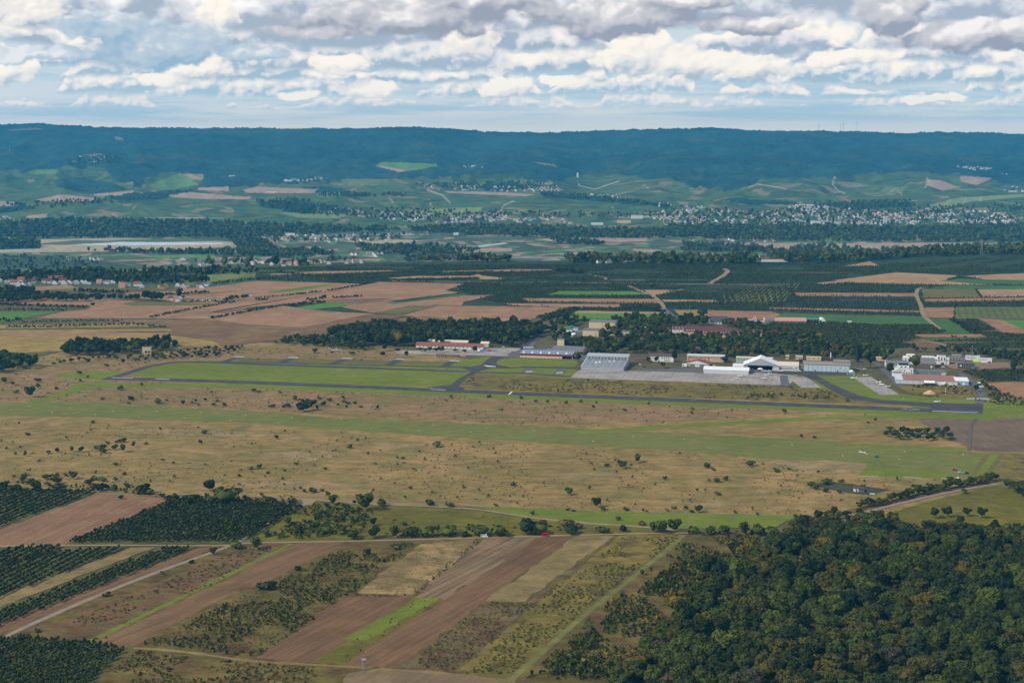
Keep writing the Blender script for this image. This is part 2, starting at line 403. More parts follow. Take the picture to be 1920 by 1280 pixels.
FARPOLY = [
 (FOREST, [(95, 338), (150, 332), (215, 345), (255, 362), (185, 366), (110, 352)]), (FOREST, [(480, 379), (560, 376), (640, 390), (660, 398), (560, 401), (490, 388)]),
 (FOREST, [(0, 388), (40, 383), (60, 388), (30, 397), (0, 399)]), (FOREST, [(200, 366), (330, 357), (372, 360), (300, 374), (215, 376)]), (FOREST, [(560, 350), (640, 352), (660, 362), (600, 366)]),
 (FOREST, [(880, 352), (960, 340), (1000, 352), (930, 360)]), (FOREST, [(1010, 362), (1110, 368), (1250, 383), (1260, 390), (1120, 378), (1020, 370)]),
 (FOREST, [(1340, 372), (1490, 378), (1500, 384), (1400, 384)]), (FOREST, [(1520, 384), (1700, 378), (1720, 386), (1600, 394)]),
 (SOILF, [(-40, 375), (36, 379), (38, 386), (-40, 388)]), (SOILF, [(65, 375), (118, 364), (176, 371), (175, 377), (95, 378)]), (SOILF, [(175, 364), (250, 357), (250, 361), (225, 367), (175, 367)]),
 (SOILF, [(318, 365), (362, 361), (470, 370), (468, 374), (380, 373), (315, 369)]), (SOILF, [(372, 352), (430, 350), (430, 359), (372, 356)]), (SOILF, [(456, 356), (482, 350), (596, 355), (590, 362), (520, 363), (460, 361)]),
 (SOILF, [(50, 405), (90, 400), (85, 408), (48, 409)]), (SOILF, [(832, 358), (940, 360), (1000, 365), (985, 368), (840, 362)]), (SOILF, [(1155, 406), (1280, 403), (1280, 409), (1160, 409)]),
 ((.25, .2, .12), [(332, 326), (380, 326), (380, 339), (345, 333)]), (GREEN, [(703, 311), (716, 304), (820, 307), (818, 313), (770, 321), (745, 322)]), (SOILF, [(703, 312), (712, 311), (766, 320), (750, 323)]),
 (GREEN, [(278, 346), (330, 328), (352, 330), (372, 346), (330, 354), (290, 357)]), (GREEN, [(52, 322), (60, 319), (108, 317), (108, 325), (60, 328)]), (GREEN, [(590, 362), (640, 360), (640, 368), (600, 370)]),
 ((.20, .24, .08), [(740, 402), (800, 392), (905, 388), (900, 397), (820, 402), (760, 405)]), ((.17, .22, .08), [(520, 398), (640, 402), (640, 410), (560, 408)]),  # first plot: a sunlit yellow tone put into the land colour
 (SOILF, [(1738, 336), (1765, 338), (1795, 350), (1768, 358), (1736, 346)]), (SOILF, [(1800, 330), (1862, 334), (1832, 347), (1802, 341)]), ((.22, .19, .12), [(1560, 340), (1600, 342), (1630, 348), (1590, 353)]),
 ((.20, .23, .10), [(1740, 385), (1800, 370), (1920, 364), (1920, 369), (1820, 378), (1760, 391)]), ((.2, .16, .10), [(1000, 303), (1040, 308), (1044, 314), (1010, 308)]),
 ((.18, .13, .10), [(215, 256), (230, 258), (232, 264), (216, 263)]), ((.14, .10, .08), [(16, 243), (70, 240), (80, 243), (18, 246)]), ((.2, .15, .12), [(1242, 340), (1260, 340), (1262, 346), (1246, 347)]),
 ((.13, .16, .07), [(640, 336), (730, 336), (728, 345), (640, 350)]), ((.12, .17, .06), [(1660, 350), (1700, 352), (1690, 362), (1650, 360)]),
 (TAN, [(70, 449), (230, 446), (330, 450), (415, 452), (480, 458), (330, 470), (0, 474), (-60, 474), (-60, 469), (75, 465)]), ((.10, .12, .07), [(60, 458), (140, 450), (230, 452), (160, 460)]), ((.09, .12, .06), [(200, 450), (350, 447), (400, 452), (250, 455)]),
 ((.48, .52, .55), [(122, 459), (232, 453.5), (415, 455), (418, 458), (250, 460)]),
 (FOREST, [(-40, 450), (70, 452), (76, 466), (-40, 469)]), (TAN, [(355, 470), (440, 468), (445, 473), (360, 474)]), (GREEN, [(255, 480), (400, 476), (405, 482), (300, 484)]), ((.28, .2, .14), [(390, 482), (480, 482), (470, 488), (395, 489)]),
 (TAN, [(540, 463), (600, 462), (604, 470), (545, 470)]), (SOILF, [(1000, 449), (1060, 445), (1215, 446.5), (1212, 452), (1060, 455)]), (SOILF, [(850, 467), (960, 465), (960, 471), (850, 475)]),
 (TAN, [(640, 452), (760, 449), (800, 452), (700, 459)]), ((.42, .46, .48), [(885, 462), (945, 455), (955, 456), (905, 463)]), ((.26, .21, .19), [(785, 480), (1060, 482), (1060, 484.5), (790, 483)]),
 (SOILF, [(1350, 455), (1560, 456), (1740, 455), (1860, 456), (1850, 464), (1600, 467), (1350, 464)]), (GREEN, [(1355, 473), (1432, 470), (1425, 481), (1356, 483)]), (GREEN, [(1545, 443), (1600, 439), (1606, 449), (1545, 450)]),
 (SOILF, [(1070, 474), (1110, 473), (1120, 480), (1072, 480)]), (SOILF, [(1185, 466), (1240, 468), (1240, 473), (1190, 472)]), (GREEN, [(1300, 452), (1340, 455), (1340, 462), (1290, 460)]), (GREEN, [(1560, 466), (1760, 468), (1750, 474), (1570, 473)]),
 # the vineyard hill at the left brow
 ((.05, .075, .04), [(-80, 478), (120, 478), (260, 500), (240, 523), (0, 523), (-80, 523)]), ((.16, .17, .05), [(30, 506), (60, 503), (88, 512), (70, 513)]), ((.15, .15, .05), [(0, 512), (30, 510), (50, 520), (20, 520)]),
 ((.11, .14, .05), [(147, 498), (170, 500), (195, 508), (180, 509)]), ((.15, .18, .06), [(340, 528), (400, 512), (480, 511), (480, 516), (400, 528), (360, 534)]), ((.3, .25, .16), [(215, 506), (285, 505), (285, 507), (220, 509)]),
]
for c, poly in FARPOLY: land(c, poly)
for pts, wd in [([(1565, 331), (1561, 345), (1570, 357), (1585, 363)], 2.2), ([(1402, 352), (1420, 345), (1450, 350), (1475, 355)], 1.6), ([(1735, 352), (1741, 338), (1738, 333)], 2), ([(1670, 360), (1680, 352), (1692, 367)], 1.2),
                ([(800, 356), (830, 366), (845, 382)], 2.5), ([(938, 396), (945, 385), (960, 378), (966, 378)], 2), ([(1083, 340), (1086, 348), (1115, 355), (1160, 340)], 1.6), ([(730, 370), (738, 382)], 1.6), ([(805, 374), (810, 390)], 1.6),
                ([(1145, 405), (1150, 392), (1148, 388)], 1.6), ([(1770, 385), (1782, 374)], 1.6), ([(1805, 383), (1812, 371)], 1.6), ([(1838, 378), (1839, 369)], 1.2), ([(210, 401), (222, 407)], 1.4), ([(248, 392), (256, 384)], 1.2),
                ([(1640, 380), (1720, 376)], 1.6), ([(270, 408), (420, 409)], 1.2), ([(1205, 346), (1216, 353)], 1.6)]:
    for (x1, y1), (x2, y2) in zip(pts, pts[1:]):
        dx, dy = x2 - x1, y2 - y1; L = math.hypot(dx, dy); nx, ny = -dy / L * wd / 2, dx / L * wd / 2
        land((.36, .31, .24), [(x1 + nx, y1 + ny), (x2 + nx, y2 + ny), (x2 - nx, y2 - ny), (x1 - nx, y1 - ny)])
# tree tops on the wooded slopes, ragged against the sky
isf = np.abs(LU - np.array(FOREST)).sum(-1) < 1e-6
rg = np.random.default_rng(11)
ZZ = ZZ + np.where(isf & (YY > 7000), (rg.random(YY.shape) - .3) * 9 + (fbm(XX / 90, YY / 90, 3) - .5) * 22, 0)
ZZ = ZZ + np.where((YY > 13900) & (YY < 14120), rg.random(YY.shape) ** 3 * 12, 0)
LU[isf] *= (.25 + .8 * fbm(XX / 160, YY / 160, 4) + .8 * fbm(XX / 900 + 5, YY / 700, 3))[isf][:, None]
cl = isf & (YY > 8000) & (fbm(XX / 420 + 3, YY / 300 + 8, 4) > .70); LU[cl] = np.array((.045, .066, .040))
nr, nc = YY.shape
ii = (np.arange(nr - 1)[:, None] * nc + np.arange(nc - 1)[None, :]).ravel()
me = mk_mesh('ground', np.stack([XX, YY, ZZ], -1).reshape(-1, 3), np.stack([ii, ii + 1, ii + nc + 1, ii + nc], 1))
at = me.attributes.new('landuse', 'FLOAT_COLOR', 'POINT')
at.data.foreach_set('color', np.concatenate([LU.reshape(-1, 3), np.ones((nr * nc, 1))], 1).astype(np.float32).ravel())
m, t, b = new_mat('ground_cover', .95, .05)
a = t.node('ShaderNodeAttribute', attribute_name='landuse')
p = t.node('ShaderNodeNewGeometry').outputs['Position']
cc = t.mix(1.0, a.outputs['Color'], t.mix(t.step(t.noise(p, .03, 5, .7), .3, .7), (.75, .75, .75), (1.25, 1.25, 1.25)), 'MULTIPLY')
t.put(b.inputs['Base Color'], cc)
me.materials.append(m)
ground = struct('ground', me)
print('ground', nr * nc)

# ------------------------------------------------------------------ fields, strips and pavements: sheets just above the ground
STEPPE = ground_mat('dry_steppe', (.278, .180, .070), (.208, .144, .048), .006, (.168, .136, .042), .022, .54, grain=.36)
STEPPE2 = ground_mat('dry_steppe_brown', (.245, .150, .072), (.195, .130, .054), .008, (.155, .128, .044), .03, .56, grain=.34)
ROUGH = ground_mat('rough_grass', (0.185, 0.138, 0.032), (0.132, 0.109, 0.027), .012, (0.090, 0.061, 0.027), .06, .57, grain=.35)
LUSH = ground_mat('mown_grass', (.142, .172, .020), (.118, .148, .016), .012, (.165, .160, .035), .05, .6, grain=.16)
STRIP = ground_mat('mown_strip', (.145, .152, .038), (.122, .135, .032), .010, (.165, .150, .046), .04, .57, grain=.18)
MEADOW = ground_mat('meadow', (0.142, 0.126, 0.018), (0.106, 0.097, 0.016), .012, (0.090, 0.052, 0.021), .05, .62, grain=.28)
BRIGHT = ground_mat('clover', (.085, .20, .026), (.075, .165, .026), .01, grain=.12)
CROP = ground_mat('green_crop', (.062, .130, .032), (.052, .105, .028), .01, grain=.15)
OLIVE = ground_mat('olive_crop', (0.138, 0.118, 0.034), (0.109, 0.102, 0.029), .01, (0.157, 0.113, 0.050), .05, .6, grain=.15)
ORCHG = ground_mat('orchard_floor', (.10, .100, .030), (.075, .080, .024), .02, (.13, .10, .045), .1, .62, grain=.3)
SCRUB = ground_mat('scrub', (0.152, 0.107, 0.032), (0.097, 0.083, 0.021), .018, (0.087, 0.050, 0.022), .05, .54, grain=.4)
BRSCRUB = ground_mat('brown_scrub', (0.153, 0.083, 0.036), (0.113, 0.068, 0.029), .02, (0.126, 0.117, 0.036), .05, .58, grain=.4)
STRAW = ground_mat('straw', (.29, .19, .085), (.18, .125, .052), .03, (.13, .10, .036), .09, .55, grain=.4)
DRY = ground_mat('dry_grass', (.235, .165, .072), (.175, .13, .052), .02, (.145, .13, .04), .07, .6, grain=.3)
GOLD = ground_mat('ripe_crop', (.30, .21, .055), (.24, .17, .048), .01, (.19, .125, .048), .04, .58, grain=.2)
BROWN = ground_mat('brown_stubble', (.175, .098, .048), (.142, .084, .042), .008, (.22, .15, .055), .015, .57, grain=.2)
NETS = ground_mat('orchard_nets', (.035, .050, .050), (.028, .040, .042), .02, grain=.2)
def tarmac(name, c):
    m, t, b = new_mat(name, .9, .2); p = t.node('ShaderNodeNewGeometry').outputs['Position']
    mp = t.node('ShaderNodeMapping'); mp.inputs['Rotation'].default_value = (0, 0, -AIR); mp.inputs['Scale'].default_value = (.012, .42, 1); t.put(mp.inputs['Vector'], p)
    a_ = t.step(t.noise(mp.outputs[0], 1.0, 5, .65), .3, .7); g_ = t.step(t.noise(p, .05, 6, .7), .35, .65)
    col = t.mix(a_, tuple(v * .72 for v in c), tuple(v * 1.35 for v in c)); t.put(b.inputs['Base Color'], t.mix(1.0, col, t.mix(g_, (.85, .85, .85), (1.15, 1.15, 1.15)), 'MULTIPLY')); MATS[name] = m; return m
ASPH = tarmac('asphalt', (.056, .053, .054))
ASPH2 = plain('old_asphalt', (.115, .105, .112), .9, .2, .25, .05)
def paving(name, c, rowh, var):
    m, t, b = new_mat(name, .9, .2); p = t.node('ShaderNodeNewGeometry').outputs['Position']
    mp = t.node('ShaderNodeMapping'); mp.inputs['Rotation'].default_value = (0, 0, -AIR); t.put(mp.inputs['Vector'], p)
    k = t.node('ShaderNodeTexBrick'); t.put(k.inputs['Vector'], mp.outputs[0]); k.inputs['Scale'].default_value = 1.0; k.inputs['Brick Width'].default_value = rowh; k.inputs['Row Height'].default_value = rowh; k.inputs['Mortar Size'].default_value = .22; k.offset = 0.0
    k.inputs['Color1'].default_value = (*[v * .93 for v in c], 1); k.inputs['Color2'].default_value = (*[v * 1.07 for v in c], 1); k.inputs['Mortar'].default_value = (*[v * .62 for v in c], 1)
    st = t.noise(p, .03, 6, .65); t.put(b.inputs['Base Color'], t.mix(1.0, k.outputs[0], t.mix(t.step(st, .3, .7), (1 - var,) * 3, (1 + var,) * 3), 'MULTIPLY')); MATS[name] = m; return m
CONC = paving('apron_concrete', (.31, .27, .245), 7.5, .22)
CONC2 = plain('pale_concrete', (.36, .31, .29), .9, .2, .2, .08)
TRACK = plain('dirt_track', (.265, .195, .125), .95, .05, .3, .1)
CTRACK = plain('concrete_track', (.245, .195, .15), .95, .1, .4, .12)
PAINT = plain('runway_paint', (.30, .30, .33), .9, .1, .5, .25)
MARK = plain('white_marking', (.62, .60, .58), .8, .2, .15)
def soil(name, c, d, am=.16):
    return ground_mat(name, c, tuple(v * .80 for v in c), .009, tuple(v * 1.16 for v in c), .03, .56, (math.cos(d), math.sin(d), 3.6, am), .16)
def pdir(a, b):                              # row direction on the ground from two picture points; returns the angle of its normal
    ax, ay = G(*a); bx, by = G(*b); return math.atan2(by - ay, bx - ax) + math.pi / 2
D1 = pdir((830, 1125), (1050, 1005)); D2 = pdir((185, 1200), (640, 1018)); D3 = pdir((60, 1000), (220, 925)); D4 = pdir((400, 590), (820, 545)); D5 = pdir((1440, 576), (1720, 584))
S1 = soil('soil_rose', (.215, .120, .066), D3); S2 = soil('soil_brown', (.152, .085, .042), D1, .2); S3 = soil('soil_bank', (.168, .096, .048), D2, .2); S4 = soil('soil_far', (.29, .165, .088), D4, .10)
S5 = soil('soil_far_dark', (.18, .102, .062), D4, .1); S6 = soil('soil_red', (.28, .15, .08), D5, .1); S7 = soil('soil_tan', (.33, .205, .11), D5, .1)

LAYER = [0.05]
REG = []
def sheet(name, mat, pts, jit=1.7, z=None):
    if z is None: LAYER[0] += .0024; z = LAYER[0]
    w = [G(*p) for p in pts]; out = []
    for (x1, y1), (x2, y2) in zip(w, w[1:] + w[:1]):
        L = math.hypot(x2 - x1, y2 - y1); n = max(1, int(L / 8)) if jit else 1
        for i in range(n):
            f = i / n; j = jit * min(1, L / 60) if i else 0
            out.append((x1 + (x2 - x1) * f + random.uniform(-j, j), y1 + (y2 - y1) * f + random.uniform(-j, j), z))
    REG.append((mat.name, [(a, b) for a, b, _ in out]))
    o = struct(name, mk_mesh(name, out, [tuple(range(len(out)))], [mat]))
    if o.data.polygons[0].normal.z < 0: o.data.flip_normals()
    return o
def band(name, mat, pts, wd, z=None, jit=0):
    """a strip of constant real width (metres) along picture points, rounded through them"""
    if z is None: LAYER[0] += .0024; z = LAYER[0]
    w = np.array([G(*p) for p in pts])
    if len(w) > 2:                           # Catmull-Rom
        q = np.vstack([2 * w[0] - w[1], w, 2 * w[-1] - w[-2]]); cs = []
        for i in range(1, len(q) - 2):
            for s in np.linspace(0, 1, 8, endpoint=False):
                a0, a1, a2, a3 = q[i - 1], q[i], q[i + 1], q[i + 2]
                cs.append(.5 * (2 * a1 + (a2 - a0) * s + (2 * a0 - 5 * a1 + 4 * a2 - a3) * s * s + (3 * a1 - a0 - 3 * a2 + a3) * s ** 3))
        w = np.array(cs + [q[-2]])
    d = np.gradient(w, axis=0); d /= np.linalg.norm(d, axis=1)[:, None]; n = np.stack([-d[:, 1], d[:, 0]], 1)
    wl = np.full(len(w), wd / 2.0)
    if jit: wl = wl + np.array([random.uniform(-jit, jit) for _ in w])
    Lf = w + n * wl[:, None]; Rt = w - n * wl[:, None]; k = len(w)
    V = np.concatenate([np.c_[Lf, np.full(k, z)], np.c_[Rt, np.full(k, z)]])
    REG.append((mat.name, [(a, b) for a, b in Lf] + [(a, b) for a, b in Rt[::-1]]))
    o = struct(name, mk_mesh(name, V, [(i, i + k, i + k + 1, i + 1) for i in range(k - 1)], [mat]))
    if o.data.polygons[0].normal.z < 0: o.data.flip_normals()
    return o
sh = sheet
# steppe around the airfield
sh('steppe', STEPPE, [(-120, 720), (0, 690), (110, 660), (420, 640), (700, 648), (1000, 690), (1400, 720), (1700, 745), (2100, 740), (2150, 985), (1490, 968), (880, 950), (560, 938), (0, 920), (-160, 925)])
sh('steppe', STEPPE2, [(-100, 735), (60, 690), (240, 665), (420, 650), (600, 655), (760, 662), (760, 676), (500, 690), (240, 712), (420, 730), (800, 738), (1200, 750), (1500, 768), (1300, 790), (900, 790), (500, 772), (200, 757), (-100, 757)])
sh('rough_meadow', ROUGH, [(840, 705), (900, 700), (1070, 708), (1440, 722), (1560, 728), (1700, 750), (1740, 762), (1400, 750), (1000, 735), (870, 728)])
sh('meadow', LUSH, [(1844, 752), (2100, 748), (2100, 788), (1840, 782)])
sh('ploughed_field', soil('soil_violet', (.150, .105, .068), 0, .1), [(1720, 785), (1760, 780), (2100, 786), (2120, 852), (1830, 845), (1815, 838), (1760, 815)])
sh('meadow', ROUGH, [(1880, 850), (2120, 852), (2140, 900), (1890, 905), (1860, 895)])
# mown verges and strips
band('mown_verge', LUSH, [(130, 724), (480, 724), (840, 738), (1240, 754), (1500, 764), (1700, 774), (1860, 784)], 34)
sh('mown_field', LUSH, [(246, 703), (275, 689), (335, 680), (480, 681), (720, 692), (872, 698), (856, 716), (820, 726), (640, 723), (300, 710)])
sh('mown_field', LUSH, [(340, 677), (435, 675), (620, 676), (830, 681), (920, 668), (930, 670), (900, 686), (880, 694), (600, 686)])
sh('mown_field', OLIVE, [(440, 671), (545, 672), (640, 674), (740, 676), (845, 678), (826, 684), (640, 681), (450, 678)])
sh('mown_field', LUSH, [(935, 674), (960, 671), (1075, 674), (1085, 680), (1075, 690), (950, 686), (930, 682)])
sh('mown_field', LUSH, [(903, 694), (945, 688), (1082, 692), (1072, 704), (920, 700)])
band('mown_verge', LUSH, [(846, 722), (862, 706), (890, 700), (1000, 705), (1070, 710)], 12)
sh('mown_field', LUSH, [(100, 706), (150, 698), (230, 698), (250, 700), (205, 712), (130, 710)])
sh('mown_field', LUSH, [(1480, 703), (1560, 700), (1680, 740), (1850, 752), (1850, 780), (1740, 768), (1640, 752), (1580, 740), (1540, 728), (1500, 728), (1478, 712)])
sh('mown_field', LUSH, [(1560, 703), (1610, 700), (1690, 738), (1750, 745), (1840, 748), (1840, 756), (1745, 756), (1650, 748), (1600, 735), (1575, 716)])
# glider field
sh('grass_runway', STRIP, [(-120, 752), (0, 755), (210, 752), (214, 758), (480, 771), (640, 784), (960, 797), (1280, 812), (1560, 827), (1600, 832), (1810, 840), (1812, 850), (1890, 850), (1862, 893), (1780, 898), (1610, 892),
                           (1625, 876), (1280, 845), (960, 826), (640, 806), (480, 794), (200, 783), (0, 779), (-120, 777)], 2.0)
sh('grass_runway', LUSH, [(1545, 830), (1600, 832), (1808, 840), (1812, 846), (1640, 838)])
sh('grass_runway', LUSH, [(1625, 876), (1780, 886), (1775, 896), (1610, 891)])
band('mown_verge', LUSH, [(1080, 810), (1250, 800), (1450, 789), (1640, 781), (1850, 784)], 17)
band('mown_verge', LUSH, [(60, 754), (130, 735), (200, 715)], 20)
for i in range(4): band('mown_stripe', OLIVE if i % 2 else LUSH, [(1838 + i * 14, 851), (1812 + i * 13, 890)], 5)
sh('ploughed_field', ground_mat('dark_plot', (.060, .062, .030), (.05, .055, .028), .03, grain=.3), [(1512, 908), (1560, 902), (1670, 918), (1635, 928), (1590, 924)])
for a, bb in (((1612, 892.5), (1646, 893.5)), ((1694, 894), (1728, 896)), ((1764, 896), (1778, 897))): band('concrete_strip', CONC2, [a, bb], 2.6)
WORN = ground_mat('worn_grass', (.165, .110, .048), (.135, .100, .04), .03, grain=.3); PALEG = ground_mat('bleached_grass', (.29, .205, .10), (.24, .175, .08), .02, (.2, .15, .06), .05, .5, grain=.3)
for pts, wd, mt in [([(262, 859), (320, 861), (400, 864)], 2.2, WORN), ([(640, 869), (760, 871), (900, 869), (1010, 866)], 1.8, WORN), ([(0, 812), (60, 803), (110, 800)], 2.5, WORN), ([(300, 800), (420, 806), (520, 812)], 2.2, WORN), ([(560, 888), (700, 884), (820, 872)], 1.6, WORN), ([(1120, 866), (1260, 871), (1420, 876)], 2, WORN),
                    ([(900, 902), (1060, 906), (1200, 914)], 1.6, WORN), ([(30, 785), (70, 786)], 3, WORN), ([(300, 879), (335, 880)], 2, WORN), ([(345, 890), (380, 888)], 2.6, WORN), ([(1290, 890), (1460, 898), (1510, 906)], 1.6, WORN), ([(1740, 848), (1830, 849), (2000, 852)], 2, WORN)]: band('worn_path', mt, pts, wd, jit=.6)
for pts in ([(215, 800), (330, 803), (500, 811), (430, 818), (250, 812)], [(470, 850), (560, 846), (640, 852), (600, 862), (500, 862)], [(690, 830), (760, 834), (820, 838), (740, 840)], [(1000, 888), (1130, 884), (1180, 892), (1060, 897)], [(1420, 862), (1560, 864), (1625, 870), (1608, 890), (1500, 880)], [(90, 832), (160, 828), (150, 838)], [(1240, 940), (1400, 944), (1340, 952)], [(420, 905), (560, 900), (700, 912), (560, 920)]): sh('bleached_patch', PALEG, pts, 3.5)
# pavements
band('runway', ASPH, [(197, 709), (480, 717.3), (960, 737.2), (1440, 756.8), (1746, 769.3)], 21)
sh('runway', ASPH, [(1744, 755), (1844, 757.5), (1842, 775.5), (1746, 772.5)], 0)
band('taxiway', ASPH, [(215, 707), (245, 698), (280, 687), (335, 679), (400, 679.5), (480, 682.5), (720, 691), (880, 696.5)], 12)
band('taxiway', ASPH, [(335, 678.5), (480, 679.5), (720, 685), (880, 688.5)], 9)
for a, bb in (((418, 679), (446, 670)), ((526, 680.5), (548, 671.5)), ((625, 682.5), (648, 673)), ((727, 685), (748, 674.5)), ((832, 687), (850, 677.5))):
    band('taxiway', ASPH, [a, bb], 12); band('hardstand', CONC2, [bb, (bb[0] + 4, bb[1] - 2.2)], 15)
sh('taxiway', ASPH, [(800, 726), (846, 721), (858, 712), (884, 696), (868, 690), (900, 685), (918, 671), (960, 655), (1004, 631), (1012, 632), (985, 655), (942, 670), (928, 678), (934, 684), (960, 688.5), (958, 690.5), (920, 690), (902, 695),
                     (880, 706), (866, 716), (862, 724), (872, 729), (866, 731)], 0)
sh('old_taxiway', ASPH2, [(940, 670), (985, 655), (1006, 631), (1014, 632), (994, 655), (958, 671)], 0)
band('taxiway', ASPH, [(950, 689), (1030, 688.5), (1090, 690)], 9)
band('taxiway', ASPH, [(898, 698), (980, 700), (1075, 706.5)], 9)
for a, bb in (((985, 699), (997, 690)), ((1044, 702), (1056, 691))): band('taxiway', ASPH2, [a, bb], 12)
for c in ((992, 697), (1049, 699)): sh('hardstand', CONC2, [(c[0] - 6, c[1] - 1.2), (c[0] + 6, c[1] - 2), (c[0] + 7, c[1] + .6), (c[0] - 7, c[1] + 1.6)], 0)
sh('apron', CONC, [(740, 658), (960, 652), (1010, 655), (985, 662), (940, 668), (880, 666), (745, 663)], 0)
sh('apron', ASPH2, [(985, 652), (1100, 655), (1100, 676), (960, 670), (950, 664)], 0)
sh('apron', CONC, [(1069, 708.5), (1085, 694), (1170, 695), (1270, 697), (1320, 700), (1405, 698), (1500, 700), (1478, 723), (1280, 716)], 0)
sh('apron', ASPH2, [(1180, 693), (1290, 690), (1320, 692), (1318, 699), (1200, 696)], 0)
sh('apron', ASPH2, [(1398, 690), (1500, 692), (1480, 699), (1398, 699)], 0)
sh('taxiway', ASPH, [(1425, 697), (1510, 694), (1595, 697), (1600, 704), (1530, 703), (1546, 712), (1575, 727), (1610, 741), (1650, 749), (1746, 755.5), (1748, 764), (1700, 759), (1640, 755), (1590, 747), (1560, 733), (1535, 717), (1505, 704), (1470, 702)], 0)
sh('old_taxiway', ASPH2, [(1477, 704), (1480, 722), (1464, 723), (1462, 704)], 0)
band('taxiway', ASPH, [(1455, 724), (1490, 725)], 5)
sh('hardstand', CONC, [(1479, 708), (1512, 707), (1540, 727), (1503, 727.5)], 0)
sh('hardstand', CONC, [(1600, 708), (1632, 706), (1686, 740), (1650, 740.5)], 0)
for a, bb in (((1537, 714), (1600, 711)), ((1540, 720.5), (1610, 717))): band('taxiway', ASPH2, [a, bb], 4)
band('road', ASPH2, [(1600, 676), (1640, 680), (1658, 694), (1672, 708), (1692, 727), (1725, 740)], 8)
band('road', ASPH2, [(1800, 700), (1822, 716), (1838, 735), (1836, 757)], 9)
band('road', CONC2, [(1540, 695), (1590, 697)], 4)
band('road', ASPH2, [(1012, 631), (1040, 624), (1100, 626)], 7)
band('runway_edge_strip', PAINT, [(1748, 770.5), (1833, 773.5)], 5)
# worn runway paint
for a, bb, wd in (((210, 708), (250, 709.3), 5), ((292, 710.2), (318, 711.2), 6), ((807, 730.3), (836, 731.4), 4), ((1690, 766.5), (1702, 767), 3), ((1712, 767.6), (1724, 768.2), 4), ((1704, 768.4), (1712, 768.8), 3)): band('runway_marking', PAINT, [a, bb], wd)
band('runway_marking', MARK, [(954, 740), (960, 734.5)], 2.2)
sh('runway_marking', MARK, [(905, 684.7), (912, 685.2), (930, 687), (929, 688), (914, 687.4)], 0)
for i in range(26):
    x = 340 + i * 53; band('runway_marking', PAINT, [(x, 717.3 + (x - 480) * .0414), (x + 12, 717.3 + (x - 468) * .0414)], .7)
sh('building_plot', ROUGH, [(1680, 722), (1790, 718), (1830, 735), (1835, 748), (1740, 745), (1700, 735)])
sh('building_plot', soil('soil_site', (.24, .155, .10), 0, .1), [(1770, 684), (1830, 678), (1890, 680), (1900, 688), (1840, 692), (1790, 692)])
# near fields, south of the perimeter track
sh('meadow', MEADOW, [(440, 1020), (590, 942), (640, 943), (880, 957), (1000, 973), (1230, 990), (1300, 1000), (1290, 1004), (900, 1009)])
sh('mown_field', LUSH, [(870, 948), (1200, 960), (1500, 966), (1450, 990), (1240, 992), (1090, 982), (1000, 971), (920, 957)])
sh('meadow', MEADOW, [(1560, 1000), (1650, 965), (1870, 908), (2100, 960), (2100, 1010)])
sh('scrub_land', SCRUB, [(-120, 1190), (-60, 1180), (450, 1016), (900, 1005), (1290, 1000), (1420, 1002), (1560, 1100), (1500, 1330), (-150, 1330)])
sh('orchard_floor', ORCHG, [(-100, 912), (178, 919), (165, 934), (-100, 1025)])
sh('ploughed_field', S1, [(184, 925), (316, 934), (308, 941), (118, 1024), (-120, 1028), (-120, 1015), (0, 992)])
sh('orchard_floor', ORCHG, [(322, 938), (420, 935), (565, 945), (560, 958), (470, 1012), (440, 1019), (118, 1022)])
sh('orchard_floor', ORCHG, [(-120, 1040), (60, 1022), (128, 1022), (-120, 1098)])
sh('orchard_floor', ORCHG, [(-120, 1098), (70, 1034), (245, 1024), (-120, 1165)])
sh('fallow_strip', DRY, [(-120, 1160), (245, 1027), (292, 1026), (-120, 1185)])
sh('orchard_floor', ORCHG, [(-120, 1182), (308, 1026), (372, 1025), (-120, 1220)])
sh('ploughed_field', S3, [(-120, 1212), (372, 1028), (420, 1022), (-60, 1212)])
sh('brown_scrub_land', BRSCRUB, [(40, 1196), (445, 1030), (520, 1016), (545, 1018), (390, 1100), (170, 1204)])
band('grass_strip', LUSH, [(150, 1212), (390, 1096), (548, 1020)], 5, jit=.6)
sh('ploughed_field', S3, [(178, 1203), (392, 1102), (450, 1104), (250, 1213)])
sh('ploughed_field', S3, [(400, 1098), (548, 1021), (648, 1016), (622, 1034), (475, 1101)])
sh('ploughed_field', S2, [(480, 1234), (645, 1118), (772, 1119), (592, 1243)])
sh('grass_strip', MEADOW, [(588, 1243), (778, 1120), (826, 1122), (650, 1246)])
sh('grass_strip', LUSH, [(640, 1200), (790, 1121), (822, 1123), (690, 1200)])
sh('straw_field', STRAW, [(670, 1112), (720, 1070), (790, 1020), (900, 1010), (850, 1060), (768, 1117)])
sh('brown_scrub_land', soil('soil_dry', (.185, .122, .066), D1, .35), [(772, 1120), (905, 1011), (1015, 1006), (832, 1124)])
sh('ploughed_field', S2, [(638, 1250), (832, 1124), (1015, 1006), (1084, 1004), (912, 1124), (742, 1256)])
sh('dry_grass_strip', DRY, [(908, 1128), (1082, 1005), (1152, 1005), (1060, 1070), (985, 1128)])
sh('brown_scrub_land', ground_mat('rust_scrub', (.135, .095, .042), (.105, .098, .032), .02, (.105, .05, .032), .04, .52, grain=.4), [(736, 1258), (915, 1130), (988, 1130), (1075, 1070), (1120, 1045), (1000, 1130), (850, 1262)])
sh('rough_strip', ROUGH, [(850, 1262), (1010, 1130), (1160, 1005), (1285, 1002), (1130, 1110), (960, 1270)])
band('grass_track', ground_mat('grass_track', (.155, .150, .045), (.125, .128, .036), .05, grain=.3), [(950, 1282), (1100, 1150), (1190, 1080), (1282, 1004)], 4.4)
